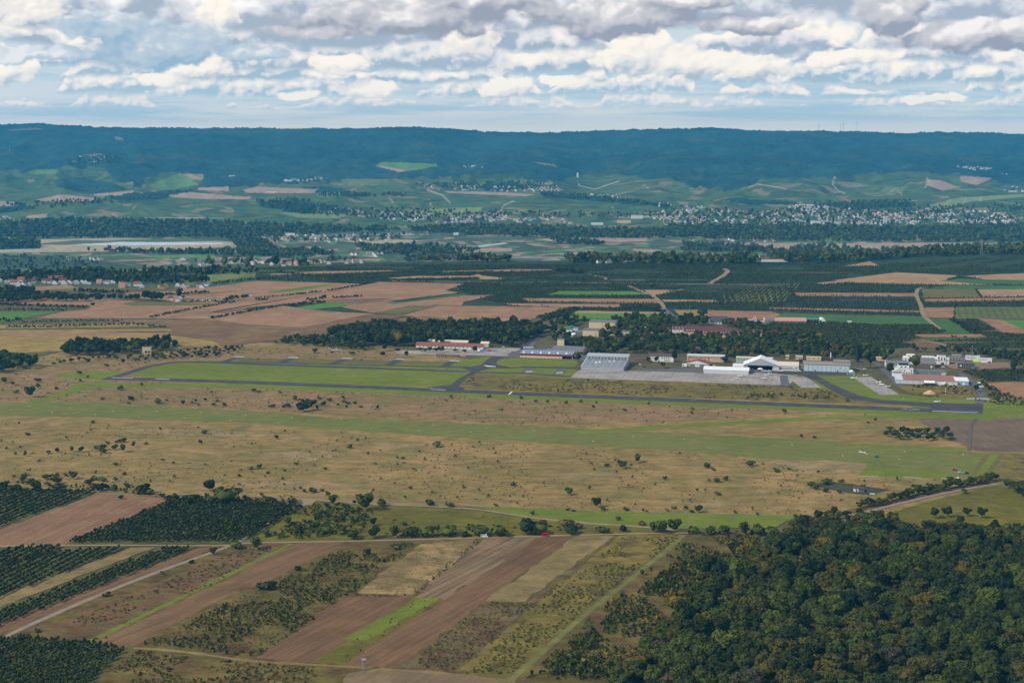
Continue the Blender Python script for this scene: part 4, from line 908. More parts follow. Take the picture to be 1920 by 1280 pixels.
b.box('wall', LGR, 0, W, 0, 22, 0, 4); b.gy(REDR, WHR, 0, W, 0, 22, 4, 4.2, .8); b.front(2, W * .08, W * .92, W * .22, .1, 3.2, 0, SLATE, 'hangar_door'); b.box('hangar_door', WH, W * .38, W * .62, -.1, .02, .1, 3.6)
b = Bld('long_hangar', 'long low white hangar standing out on the apron', 'hangar', 1319, 699.5, 82, 26); W = b.W
b.box('wall', LGR, 0, W, 0, 26, 0, 5.0); b.gx(WHR, LGR, 0, W, 0, 26, 5.0, 2.6, .5); b.front(8, .6, W - .6, W / 8 - .5, .15, 4.4, 0, LGR, 'hangar_door')
b = Bld('gabled_hangar', 'big pale grey gabled hangar with a wide dark open door', 'hangar', 1394, 693, 64, 30); W = b.W; od = MB()
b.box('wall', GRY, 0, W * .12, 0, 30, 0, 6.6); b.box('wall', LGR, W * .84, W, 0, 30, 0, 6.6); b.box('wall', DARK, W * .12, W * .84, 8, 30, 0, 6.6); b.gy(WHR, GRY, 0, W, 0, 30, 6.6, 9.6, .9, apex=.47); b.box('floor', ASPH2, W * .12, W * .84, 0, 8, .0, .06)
b.box('annex', WHR, -W * .32, -.01, 6, 26, 0, 4.2)
b = Bld('white_workshop', 'low white workshop with a cream roof and two ribbon windows', 'workshop', 1448, 694.3, 47, 18); W = b.W
b.box('wall', WH, 0, W, 0, 18, 0, 6.6); b.shed(CRR, 0, W, 0, 18, 6.6, 9.4); b.box('window', GLS, W * .02, W * .78, -.1, .02, 4.2, 5.1); b.box('window', GLS, W * .02, W * .96, -.1, .02, 2.0, 2.9); b.box('window', GLS, W * .84, W * .97, -.1, .02, 4.2, 5.1); b.box('skylight', WHR, W * .5, W * .64, 7, 10, 7.6, 8.6)
b = Bld('link_block', 'small brown link block with an orange plane shelter under it', 'annex', 1496, 694, 9, 9); W = b.W; b.box('wall', BRK, 0, W, 0, 9, 0, 6); b.flat(TANR, 0, W, 0, 9, 6); b.box('window', WH, .5, W - .5, -.1, .02, 2.2, 4)
b = Bld('panel_hangar', 'brown-roofed hangar with ten tall pale blue door panels', 'hangar', 1506, 695.3, 83, 24); W = b.W
b.box('wall', TANR, 0, W, 0, 24, 0, 9.2); b.gx(TANR, TANR, 0, W, 0, 24, 9.2, 2.6, .5); b.box('raised_roof', TANR, W * .64, W + .3, 8, 24, 9.3, 13.2)
for i in range(10):
    d = b.box('door_panel', BLUE, W * (.015 + i * .097), W * (.015 + (i + 1) * .097) - .45, -.18, .02, .2, 8.4)
    if i in (2, 7): b.box('door', DARK, W * (.015 + i * .097) + 2.0, W * (.015 + i * .097) + 3.3, -.22, -.19, .2, 2.4, d)
    if i == 8: b.box('emblem', MARK_RED, W * (.03 + i * .097), W * (.03 + i * .097) + 2.2, -.22, -.19, 5.3, 6.3, d); b.box('emblem', WHITE, W * (.03 + i * .097) + 2.3, W * (.03 + i * .097) + 4.2, -.22, -.19, 5.0, 6.5, d)
c = empty('chimney', (*G(1557, 688), 0), 0); tag(c, 'slim brick and white chimney behind the panel-door hangar', 'chimney'); k = MB(); k.tube((0, 0, 0), (0, 0, 13), .9, .7, 10); k.build('shaft', BRK, c); k = MB(); k.tube((0, 0, 13), (0, 0, 20), .7, .5, 10); k.build('flue', WHR, c)
b = Bld('kiosk', 'little grey cabin with a white dome on top at the apron corner', 'cabin', 1588, 702.5, 14, 7); W = b.W; b.box('wall', GRY, 0, W, 0, 7, 0, 3.4); b.flat(SLATE, 0, W, 0, 7, 3.4); k = MB(); k.loft([[(W * .55 + r * math.cos(a), 3 + r * math.sin(a), z) for a in np.linspace(0, 6.28, 12, endpoint=False)] for z, r in ((3.8, 3.2), (5.0, 2.9), (6.0, 1.8), (6.5, .4))]); k.build('dome', WHITE, b.o); b.front(3, .5, W - .5, 1.6, 1.2, 2.4)
# --- control tower group
b = Bld('control_tower', 'white stepped control tower with a glazed cab on its roof', 'tower', 1673, 705.5, 36, 16); W = b.W
b.box('wall', WH, W * .46, W, 0, 14, 0, 10.8); b.box('wall', WH, 0, W * .46 - .03, 1, 14, 0, 7); b.box('wall', WH, W * .25, W * .80, 3, 13, 10.9, 14.4)
b.flat(GRY, W * .46, W, 0, 14, 10.85, .3, .1); b.box('balcony', WH, -.8, W * .46, -.6, 1, 6.6, 7.5); b.box('balcony', WHR, W * .08, W * .46, -.4, 1, 9.2, 9.9); b.box('wall', WH, W * .1, W * .46, 2, 13, 7.05, 10)
b.box('cab', GLS, W * .30, W * .76, 4, 11, 14.45, 17.2); b.box('roof', SLATE, W * .22, W * .84, 2.6, 12.5, 17.25, 18.0)
b.front(3, W * .5, W * .98, 1.5, 7.4, 9.0, 0, gaps=(1,)); b.front(4, W * .5, W * .98, 1.5, 4.4, 6, 0); b.front(3, W * .05, W * .42, 1.3, 4.4, 5.8, 1); b.front(2, W * .05, W * .42, 1.3, 1.2, 2.6, 1); b.front(2, W * .34, W * .72, 2.2, 11.8, 13.4, 3); b.box('door', MAR, W * .68, W * .92, -.1, .02, 0, 3.2); b.box('door', NAVY, W * .5, W * .56, -.1, .02, 0, 2.6)
k = MB(); k.tube((W * .5, 7, 18), (W * .5, 7, 23), .12, .05, 6); k.build('antenna', STEEL, b.o); b.box('awning', WHR, W * .02, W * .42, -3, .9, 0.6, 1.0)
b = Bld('slate_hangar', 'long hangar with slate blue doors right of the control tower', 'hangar', 1710, 704.5, 58, 16); W = b.W
b.box('wall', LGR, 0, W, 0, 16, 0, 6); b.flat(CONR, 0, W, 0, 16, 6, .6, .5); b.box('hangar_door', SLATE, W * .13, W * .49, -.12, .02, .1, 5.4); b.box('hangar_door', SLATE, W * .50, W * .86, -.12, .02, .1, 5.4); b.box('door', WH, W * .39, W * .42, -.2, -.13, .1, 2.4); b.box('panel', CRM, W * .87, W, -.1, .02, .1, 5.6); b.box('door', NAVY, .5, W * .12, -.1, .02, .1, 2.6)
b = Bld('red_roofed_shed', 'very long low shed with a faded red flat roof', 'shed', 1680, 718.5, 106, 40); W = b.W
b.box('wall', LGR, 0, W, 0, 40, 0, 4.6); b.shed(plain('faded_red', (.30, .155, .125), .9, .1, .25, .2), W * .12, W, 0, 40, 4.62, 5.6); b.shed(LGR, 0, W * .115, 0, 40, 4.62, 5.6); b.front(9, 1, W - 1, 2.4, 2, 3, 0, GRY)
b = Bld('blue_shed', 'white-roofed shed with a pale blue end wall and cream door', 'shed', 1791, 721.5, 23, 24); W = b.W
b.box('wall', plain('pale_blue', (.26, .40, .58), .6, .3, .1), 0, W, 0, 22, 0, 5); b.shed(WHR, 0, W, 0, 24, 5, 5.8); b.box('door', CRM, 0, W * .26, -.1, .02, 0, 4.6); b.box('door', WH, W * .52, W * .72, -.1, .02, .2, 3.4)
b = Bld('purple_shed', 'small dark purple shed with a white gable roof among bushes', 'shed', 1733, 723, 18, 12); W = b.W; b.box('wall', PUR, 0, W, 0, 12, 0, 3.8); b.gx(WHR, PUR, 0, W, 0, 12, 3.8, 1.9)
b = Bld('white_container', 'small white container with a sloped end beside the purple shed', 'container', 1760, 722, 12, 3); W = b.W; b.box('body', WH, 0, W, 0, 3, .2, 2.6); b.box('fin', WH, W - 2, W, 0, 3, 2.62, 4)
b = Bld('dark_roofed_house', 'large house with a steep dark roof and white gable left of the tower', 'house', 1662, 690, 38, 14, AIR + .12); W = b.W; b.box('wall', WH, 0, W, 0, 14, 0, 4); b.gx(CONR, WH, 0, W, 0, 14, 4, 6); b.front(4, 1, W * .6, 1.2, 1.4, 2.6)
b = Bld('grey_building', 'grey slanted-roof building with a white upper floor', 'building', 1727, 689, 24, 18); W = b.W; b.box('wall', BRK, 0, W, 0, 18, 0, 5); b.shed(CONR, 0, W, 0, 14, 5, 11); b.box('upper_floor', WH, W * .1, W, 14.4, 22, 5.05, 13); b.box('door', WH, W * .68, W * .8, -.1, .02, .2, 3); b.front(3, W * .15, W * .95, 1.6, 10.6, 12, 14.4)
b = Bld('cube_house', 'white cubic house with tall black windows and stepped front', 'house', 1750, 682.5, 27, 12); W = b.W
b.box('wall', WH, W * .25, W * .78, 0, 12, 0, 11); b.box('wall', WH, 0, W * .25 - .02, 1, 12, 0, 8.4); b.box('wall', WH, W * .78 + .02, W, 1, 12, 0, 8.4); b.box('roof', GRY, W * .32, W * .72, 2, 10, 11.02, 11.5)
b.front(2, W * .42, W * .78, 1.3, 5, 9.5); b.box('window', GLS, W * .28, W * .38, -.1, .02, 7.6, 10); b.front(2, W * .04, W * .24, 1.6, 4.6, 6.2, 1); b.front(2, W * .8, W * .98, 1.2, 4.6, 6.2, 1); b.box('garage_door', BRR, W * .48, W * .68, -.1, .02, .1, 2.6); b.front(1, W * .04, W * .22, 2.8, 1, 2.6, 1); b.box('window', GLS, W * .28, W * .42, -.1, .02, 4.6, 6)
b = Bld('cube_house', 'white cubic house half hidden behind the dark-roofed house', 'house', 1693, 682, 20, 12); W = b.W; b.box('wall', WH, 0, W, 0, 12, 0, 9.4); b.box('upper_floor', WH, W * .3, W, 2, 12, 9.42, 12.5); b.front(3, 1, W - 1, 1.4, 6, 7.6); b.front(2, W * .35, W * .95, 1.4, 10.2, 11.6, 2)
b = Bld('shell_building', 'brown-grey unfinished building beside the white cubic house', 'building', 1779, 678.5, 27, 14); W = b.W; b.box('wall', plain('raw_block', (.27, .24, .235), .95, .1, .2), 0, W, 0, 14, 0, 6); b.box('upper_floor', TANR, W * .22, W * .8, 2, 13, 6.02, 9.4); b.flat(CONR, 0, W, 0, 14, 6, .3, .2); b.front(5, .5, W - .5, 1.5, 2, 4, 0, DARK)
b = Bld('building_site', 'grey shell of a new building ringed with scaffolding', 'building site', 1794, 690.5, 30, 14); W = b.W; b.box('wall', plain('raw_block', (.27, .24, .235)), 0, W, 0, 14, 0, 7.2); b.flat(BRK, 0, W, 0, 14, 7.2, .3, .1); b.front(6, 1, W - 1, 1.4, 1, 2.8, 0, DARK); b.front(6, 1, W - 1, 1.4, 4.4, 6.2, 0, DARK)
for i in range(9): k = MB(); k.tube((W * i / 8, -1.3, 0), (W * i / 8, -1.3, 8.6), .14, n=5); k.build('scaffold_pole', STEEL, b.o)
for z in (2.6, 5.2, 7.8): b.box('scaffold_deck', WOODG, -.4, W + .4, -1.7, -.6, z, z + .15)
b.box('tarpaulin', BLU, W * .82, W, -1.9, -1.72, 1, 3); b.box('door', WH, W * .18, W * .26, -1.9, -1.72, 3.2, 5.2)
for i, (px, py, wp, lb) in enumerate(((1811, 675, 24, 'rear white site container row beside the mast'), (1833, 679.5, 24, 'front white site container row at the edge of the site'))):
    b = Bld('site_container', lb, 'container', px, py, wp, 7); W = b.W; b.box('wall', WH, 0, W, 0, 7, .2, 5.6); b.flat(LGR, 0, W, 0, 7, 5.6, .3, .1); b.front(6, .5, W * .7, 1, 3.4, 4.6); b.box('door', GRY, W * .76, W * .92, -.1, .02, .2, 3)
b = Bld('tent', 'lime green tarpaulin tent in front of the site containers', 'tent', 1825, 679.8, 10, 5); W = b.W; b.gx(LIME, LIME, 0, W, 0, 5, 1.4, 1.6); b.box('wall', LIME, .1, W - .1, .1, 4.9, 0, 1.38)
c = empty('tank', (*G(1773.5, 702.5), 0)); tag(c, 'round white tank at the end of the slate-door hangar', 'tank'); k = MB(); k.loft([[(r * math.cos(a), r * math.sin(a), z) for a in np.linspace(0, 6.28, 14, endpoint=False)] for z, r in ((.6, .5), (1.1, 1.3), (2.0, 1.7), (2.9, 1.3), (3.5, .4))]); k.build('vessel', WHITE, c); k = MB(); k.tube((0, 0, 0), (0, 0, .9), .5); k.build('foot', GRY, c)
def mast(name, label, px, py, h, r, bands=None, mat=STEEL, arms=()):
    o = empty(name, (*G(px, py), 0)); tag(o, label, 'mast')
    if bands:
        for i in range(bands): k = MB(); k.tube((0, 0, h * i / bands), (0, 0, h * (i + 1) / bands), r, r, 8); k.build('red_section' if i % 2 == 0 else 'white_section', RED if i % 2 == 0 else WHITE, o)
    else: k = MB(); k.tube((0, 0, 0), (0, 0, h), r, r * .5, 8); k.build('pole', mat, o)
    for z, L in arms: k = MB(); k.tube((0, 0, z), (L, 0, z), r * .5, r * .4, 6); k.build('arm', mat, o)
    return o
mast('mast', 'tall thin grey mast with one arm on the building site', 1822, 677, 22, .45, arms=((17.5, 4),)); mast('windsock_mast', 'red and white banded pole beside the sand heap', 1772.5, 743, 12, .35, 7)
mast('mast', 'thin lattice mast standing in the ripe field', 1292.5, 601, 26, .45, arms=((24, 3),))
o = empty('sand_heap', (*G(1743, 738), 0)); tag(o, 'pale sand heap in the yard below the purple shed', 'heap'); k = MB(); rg = random.Random(4); k.loft([[((r + rg.uniform(-.6, .6)) * 1.35 * math.cos(a), (r + rg.uniform(-.6, .6)) * .8 * math.sin(a), z + rg.uniform(-.2, .2)) for a in np.linspace(0, 6.28, 16, endpoint=False)] for z, r in ((0, 6.2), (1.4, 4.6), (3.0, 2.6), (4.2, .8))]); k.build('sand', SAND, o)
b = Bld('dumpster', 'dark open skip at the foot of the sand heap', 'skip', 1738, 743.5, 12, 3); k = MB(); W = b.W; k.loft([[(0.6, .3, 0), (W - .6, .3, 0), (W - .6, 2.7, 0), (.6, 2.7, 0)], [(0, 0, 2), (W, 0, 2), (W, 3, 2), (0, 3, 2)]]); k.build('tub', DKR, b.o); b.box('rim', GRY, -.1, W + .1, -.1, .1, 1.9, 2.1)
b = Bld('sign_trailer', 'white and navy advertising trailer by the access road', 'trailer', 1832, 726, 11, 2.5); W = b.W; b.box('platform', WH, W * .1, W, 0, 2.5, .6, 1.6); b.box('board', NAVY, 0, W * .5, 1, 1.3, 2.2, 5); b.box('panel', WH, 0, W * .5, .9, 1.2, 5.02, 6.8)
for x in (.3, .8): k = MB(); k.tube((W * x, -.1, .45), (W * x, .4, .45), .45, n=10); k.build('wheel', TYRE, b.o)
b = Bld('sliding_gate', 'long grey mesh gate across the access road by the runway end', 'gate', 1812, 749, 42, .4, 0); W = b.W
for i in range(12): b.box('post', GRY, W * i / 11 - .1, W * i / 11 + .1, 0, .2, 0, 2.2)
b.box('mesh_panel', LGR, 0, W, .05, .12, .2, 2.0)
# --- western group
b = Bld('barrack', 'long white barrack with a red tiled roof', 'barrack', 780, 651.3, 127, 12); W = b.W
b.box('wall', WH, 0, W, 0, 12, 0, 3.2); b.gx(REDR, WH, 0, W, 0, 12, 3.2, 4.6, .6); b.front(16, 2, W - 2, 1.3, 1.2, 2.4)
b = Bld('cream_barrack', 'long cream barrack half hidden behind the red-roofed one', 'barrack', 792, 645.5, 86, 10); W = b.W; b.box('wall', CRM, 0, W, 0, 10, 0, 5); b.gx(CRR, CRM, 0, W, 0, 10, 5, 2.4)
b = Bld('cream_store', 'tall cream store at the right end of the red-roofed barrack', 'store', 901, 650.5, 15, 12); W = b.W; b.box('wall', CRM, 0, W, 0, 12, 0, 5.4); b.gx(CRR, CRM, 0, W, 0, 12, 5.4, 2.4); b.box('door', GRY, W * .3, W * .6, -.1, .02, 0, 3)
b = Bld('open_shed', 'small open shed with red roof and white posts below the pale apron', 'shed', 816, 669.5, 17, 7); W = b.W; b.box('rear_wall', SLATE, 0, W, 1.6, 7, 0, 2.8); b.shed(REDR, 0, W, 0, 7, 2.85, 3.9)
for i in range(6): b.box('post', WH, W * i / 5 - .2, W * i / 5 + .2, 0, .3, 0, 2.8)
b = Bld('pump_house', 'tiny red-topped block on the grass below the pale apron', 'block', 863, 667.5, 10, 4); b.box('wall', CRM, 0, b.W, 0, 4, 0, 1.2); b.gx(ORR, CRM, 0, b.W, 0, 4, 1.2, 1.2)
b = Bld('workshop_row', 'long cream workshop row with dark red fascia and domed skylights', 'workshop', 975, 670.3, 99, 20); W = b.W
b.box('wall', CRM, 0, W * .80, 0, 20, 0, 3.6); b.box('wall', DARK, W * .8 + .02, W, 2, 20, 0, 3.6); b.box('fascia', plain('dark_red_fascia', (.19, .03, .035), .7, .2, .1), -.2, W + .2, -.3, 20, 3.62, 6.0); b.shed(plain('blue_grey_roof', (.20, .235, .30), .7, .3, .15), 0, W, .2, 20, 6.05, 8.4); b.front(11, .5, W * .78, .22, .2, 3.4, 0, BRR, 'post'); b.box('post', CRM, W - .8, W, 0, .8, 0, 3.6)
for i in range(6): x = W * (.07 + i * .162); k = MB(); k.loft([[(x + r * math.cos(a), 3 + r * math.sin(a), z) for a in np.linspace(0, 6.28, 10, endpoint=False)] for z, r in ((6.2, 1.7), (7.4, 1.6), (8.6, .9), (9.0, .2))]); k.build('skylight', WHITE, b.o)
b = Bld('dark_roofed_hall', 'broad hall with a dark grey hipped roof behind the workshop row', 'hall', 1034, 664, 58, 44); W = b.W
b.box('wall', CRM, 0, W, 0, 44, 0, 5); b.gx(CONR, CRM, -.2, W, 0, 44, 5, 4.5, .8); b.front(3, W * .74, W * .98, 1.6, 2.4, 3.8)
b.box('stair_tower', CRM, 0, 10, 46, 55, 0, 15); b.box('tower_roof', CONR, -.4, 10.4, 45.6, 55.4, 15.02, 15.6); b.box('chimney', BRK, W - 4, W - 1.5, 30, 32.5, 5, 13)
b = Bld('gatehouse', 'small white gatehouse between the workshop row and the dark-roofed hall', 'gatehouse', 1025, 662.5, 10, 7); b.box('wall', WH, 0, b.W, 0, 7, 0, 5); b.flat(SLATE, 0, b.W, 0, 7, 5, .5, .6); b.front(3, .4, b.W - .4, 1.5, 3, 4.4)
b = Bld('canopy', 'white flat canopy at the end of the workshop row', 'canopy', 1071, 672, 11, 8); b.flat(WHR, 0, b.W, 0, 8, 3.6, .5, .2); [b.box('post', WH, x, x + .3, y_, y_ + .3, 0, 3.6) for x in (.2, b.W - .6) for y_ in (.2, 7.2)]
# --- cream halls and market yard
b = Bld('cream_hall', 'tall windowless cream hall with a grey roof, biggest of its yard', 'hall', 1104, 621, 48, 34); W = b.W; b.box('wall', CRM, 0, W, 0, 34, 0, 15); b.gx(CONR, CRM, 0, W, 0, 34, 15, 2.2, .3); b.front(1, W * .5, W * .56, .5, 0, 15, 0, BRK, 'pilaster')
b = Bld('cream_hall', 'lower cream hall with dark flat roof left of the tall one', 'hall', 1092, 630.5, 30, 24); W = b.W; b.box('wall', CRM, 0, W, 0, 24, 0, 9.6); b.flat(CONR, 0, W, 0, 24, 9.6, .5, .3); b.front(1, W * .78, W * .9, 1, 4, 6); b.front(1, W * .78, W * .9, 1.4, 0, 2.4, 0, None, 'door')
b = Bld('cream_wing', 'low cream wing with dark roof wrapping the tall hall', 'hall', 1124, 628, 40, 14); W = b.W; b.box('wall', CRM, 0, W, 0, 14, 0, 5.4); b.flat(CONR, 0, W, 0, 14, 5.4, .5, .3); b.box('wall', CRM, W + .3, W + 12, 2, 50, 0, 5.6); b.box('roof', CONR, W, W + 12.3, 1.7, 50.3, 5.65, 6.1); b.front(12, W * .3, W, 1.2, 1.6, 3.6); b.box('end_tower', CRM, W + 2, W + 14, 52, 60, 0, 9)
def shape_tent(px, py, wp, mat, wall, lb, name='market_tent', h=3.0):
    b = Bld(name, lb, 'tent' if 'tent' in name else 'truck', px, py, wp, 8); b.gx(mat, wall, 0, b.W, 0, 8, h, 1.8, .3); b.box('wall', wall, .2, b.W - .2, .2, 7.8, 0, h)
for px, py, wp, mt, wl, lb in [(1030, 618, 15, BLU, WH, 'pale blue hall tent at the far left of the market yard'), (1046, 623, 10, WHR, BRR, 'white tent with dark front in the market yard'), (1051, 619, 10, ORANGE, ORANGE, 'orange hall tent in the market yard'), (1062, 617, 10, GRN, GRN, 'green tent behind the orange one'), (1055, 621, 18, GRN, WH, 'wide green-roofed tent in front of the orange one'),
                               (1074, 619, 9, BLU, WH, 'bright blue tent at the right of the market yard'), (1043, 627, 22, WHR, WH, 'long white tent front in the market yard'), (1064, 630, 14, WHR, SLATE, 'white tent with dark flap near the trees'), (1078, 625, 12, SLATE, SLATE, 'dark grey low tent beside the cream hall'), (1066, 633, 8, WHR, WH, 'smallest white tent nearest the trees')]: shape_tent(px, py, wp, mt, wl, lb)
for i in range(4):
    b = Bld('parked_truck', 'silver box truck parked in a row of four before the cream wing', 'truck', 1117 + i * 4.6, 631 - i * .1, 3.6, 9, group='row of four silver trucks'); b.box('body', SILV, 0, 2.6, 0, 7, .8, 4); b.box('cab', WH, .1, 2.5, 7.1, 9, .6, 3.2)
    for q in (1.4, 7.8): k = MB(); k.tube((-.05, q, .5), (2.65, q, .5), .5, n=8); k.build('wheel', TYRE, b.o)
b = Bld('red_roofed_house', 'small house with a dark red hipped roof among the trees', 'house', 1204, 614, 12, 11); b.box('wall', WH, 0, b.W, 0, 11, 0, 3.4); b.gx(MAR, MAR, 0, b.W, 0, 11, 3.4, 4.2, .6); b.front(2, .5, b.W - .5, 1, 1.4, 2.6)
b = Bld('low_barrack', 'low brown-roofed barrack with a cream gable below the small red house', 'barrack', 1220, 624.5, 33, 11, AIR - .15); b.box('wall', CRM, 0, b.W, 0, 11, 0, 3.4); b.gx(BRR, CRM, 0, b.W, 0, 11, 3.4, 3); b.front(6, 1, b.W - 1, 1.2, 1.4, 2.6)
for px, py, wp, nd, lb, wl in [(1261, 624, 94, 14, 'farthest dormered barrack, with white gable', WH), (1282, 628, 84, 17, 'second dormered barrack, with narrow cream gable', CRM), (1308, 632, 97, 19, 'nearest long dormered barrack above the woods', CRM), (1405, 631, 24, 4, 'short dormered barrack at the end of the rows', CRM)]:
    b = Bld('dormered_barrack', lb + ' and dark red roof', 'barrack', px, py, wp, 13, AIR * .35, 'dormered barracks in rows'); W = b.W; b.box('wall', wl, 0, W, 0, 13, 0, 5.4); b.gx(MAR, wl, 0, W, 0, 13, 5.4, 5.2, .4)
    for i in range(nd): c = W * (.06 + .9 * i / nd); d = b.box('dormer', WH, c, c + 1.6, 1.6, 4.2, 6.6, 8.3); b.box('dormer_roof', MAR, c - .15, c + 1.75, 1.5, 4.4, 8.32, 8.5, d)
    b.front(min(nd, 12), 1, W - 1, 1.2, 2, 3.4)
for px, py, wp, lb in [(1297, 663, 14, 'brown roof left of the round green tree in the woods'), (1339, 664, 16, 'brown roof right of the round green tree in the woods')]:
    b = Bld('brown_roofed_house', lb, 'house', px, py, wp, 11); b.box('wall', BRK, 0, b.W, 0, 11, 0, 5.5); b.gx(BRR, WH, 0, b.W, 0, 11, 5.5, 4); b.front(3, 1, b.W - 1, 1.2, 2, 3.2)
b = Bld('pale_green_hall', 'flat pale green hall just behind the big gabled hangar', 'hall', 1380, 680, 66, 12); b.box('wall', plain('pale_green', (.40, .46, .38), .8, .2, .1), 0, b.W, 0, 12, 0, 7); b.flat(CRR, 0, b.W, 0, 12, 7, .5, .4); b.front(12, 1, b.W - 1, 1.2, 4, 5.4)
for px, py, wp, lb in [(1473, 673, 6, 'first low cream hut behind the workshops'), (1492, 673.5, 12, 'middle low cream hut behind the workshops'), (1512, 675, 26, 'longest low cream hut behind the panel-door hangar'), (1643, 676, 20, 'cream low house among trees beyond the road'), (1498, 680, 6, 'dark purple hut left of the panel-door hangar')]:
    b = Bld('hut', lb, 'hut', px, py, wp, 8); b.box('wall', PUR if 'purple' in lb else CRM, 0, b.W, 0, 8, 0, 4); b.flat(MAR if 'purple' in lb else CRR, 0, b.W, 0, 8, 4, .5, .4); b.front(3, .5, b.W - .5, 1, 2, 3.2)
# --- farm beyond
b = Bld('farmhouse', 'long farmhouse with a dark purple roof, white gable and blue annex', 'house', 1331, 607.5, 32, 18, AIR * .4); W = b.W; b.box('wall', WH, 0, W, 0, 18, 0, 4); b.gx(plain('purple_roof', (.085, .07, .09), .85, .2, .2), WH, 0, W, 0, 18, 4, 8.5, .7); b.box('annex', BLU, W + .7, W + 11, 8, 22, 0, 9); b.box('annex_roof', plain('blue_roof', (.07, .10, .16), .6, .3, .1), W + .6, W + 11.3, 7.7, 22.3, 9.02, 9.5); b.front(4, W * .3, W * .95, 1.4, 1.2, 2.8); b.box('canopy', LGR, W * .65, W * .95, -4, -.1, 2.8, 3.2)
b = Bld('farm_hall', 'long farm hall with a pale pink roof and one solar corner', 'hall', 1434, 606.5, 76, 24, AIR * .35); W = b.W; b.box('wall', plain('grey_green', (.20, .27, .22), .8, .2, .1), 0, W, 0, 24, 0, 4.6); b.gx(PINK, LGR, 0, W, 0, 24, 4.6, 4.6, .8)
k = MB(); k.add([(1, -.2, 5.05), (W * .24, -.2, 5.05), (W * .24, 11, 9.1), (1, 11, 9.1), (1, -.2, 5.2), (W * .24, -.2, 5.2), (W * .24, 11, 9.25), (1, 11, 9.25)], [(3, 2, 1, 0), (4, 5, 6, 7), (0, 1, 5, 4), (1, 2, 6, 5), (2, 3, 7, 6), (3, 0, 4, 7)]); k.build('solar_panel', SOL, b.o); b.front(3, W * .1, W * .3, 3, .2, 3.4, 0, GRN, 'door'); b.front(4, W * .5, W, 4, .6, 3, 0, TANR, 'panel')
b = Bld('open_barn', 'open-fronted dark barn with a green roof right of the pink-roofed hall', 'barn', 1512, 604.5, 25, 14, AIR * .35); W = b.W; b.box('rear_wall', DARK, 0, W, 4, 14, 0, 4.4); b.shed(GRN, 0, W, 0, 14, 4.5, 5.8); [b.box('post', LGR, W * i / 4 - .2, W * i / 4 + .2, 0, .4, 0, 4.4) for i in range(5)]
b = Bld('dome_tent', 'white round-topped storage tent beside the dark barn', 'tent', 1536, 605, 12, 16, AIR * .35); W = b.W; k = MB(); k.loft([[(W / 2 + W / 2 * math.cos(a), y_, 7.5 * math.sin(a) ** .8 if math.sin(a) > 0 else 0) for a in np.linspace(0, math.pi, 12)] for y_ in (0, 16)]); k.build('cover', WHITE, b.o); b.box('opening', DARK, W * .05, W * .35, -.1, .02, 0, 4)
b = Bld('green_container', 'teal container in front of the white storage tent', 'container', 1542, 605.8, 7.5, 3); b.box('body', plain('teal', (.02, .17, .13), .6, .3, .1), 0, b.W, 0, 3, .1, 3); b.box('lid', GRN, 0, b.W, 0, 3, 3.02, 3.2)
b = Bld('caravan', 'white caravan standing alone on the green field', 'caravan', 1588, 605.6, 9.4, 3); W = b.W; k = MB(); k.loft([[(x, y_, z) for x, z in ((0, .7), (W, .7), (W, 2.6), (W - .6, 3.4), (.6, 3.4), (0, 2.6))] for y_ in (0, 3)]); k.build('body', WHITE, b.o); b.front(3, .6, W - .6, 1.2, 1.7, 2.6); k = MB(); k.tube((W / 2, -.1, .45), (W / 2, 3.1, .45), .45, n=10); k.build('wheel', TYRE, b.o)
b = Bld('striped_stall', 'red and white striped stall roof behind white containers', 'stall', 1411, 600, 8, 5, AIR * .35); W = b.W; b.box('wall', WH, 0, W, 0, 5, 0, 2.4); [b.box('awning_stripe', RED if i % 2 == 0 else WHITE, W * i / 5, W * (i + 1) / 5 - .02, -.4, 5, 2.45, 5) for i in range(5)]
for px, py, wp, mt, lb in [(1396, 602, 6, WH, 'first white container left of the striped stall'), (1402, 604, 8, WH, 'white container below the striped stall'), (1412, 606, 12, LGR, 'long pale container beside the farm hall'), (1425, 606, 8, CRM, 'cream and red hut at the end of the farm hall')]:
    b = Bld('container', lb, 'container', px, py, wp, 4, AIR * .35); b.box('body', mt, 0, b.W, 0, 4, .1, 3.4); b.flat(WHR, 0, b.W, 0, 4, 3.42, .2, .05); b.box('door', RED if 'red' in lb else GRY, b.W * .3, b.W * .7, -.08, .02, .2, 2.4)
b = Bld('cream_house', 'lone cream two-storey house with a flat brown roof by the copse', 'house', 267, 663.5, 15, 9, .05); W = b.W; b.box('wall', CRM, 0, W, 0, 9, 0, 9); b.flat(BRR, 0, W, 0, 9, 9.02, .35, -.3); [b.box('parapet', CRM, x0, x1, y0, y1, 9.02, 9.9) for x0, x1, y0, y1 in ((0, W, 0, .3), (0, .3, .31, 9), (W - .3, W, .31, 9))]; b.front(2, W * .25, W * .95, 3, 1.4, 4.6); b.box('door', GRY, W * .05, W * .15, -.1, .02, 0, 2.4)
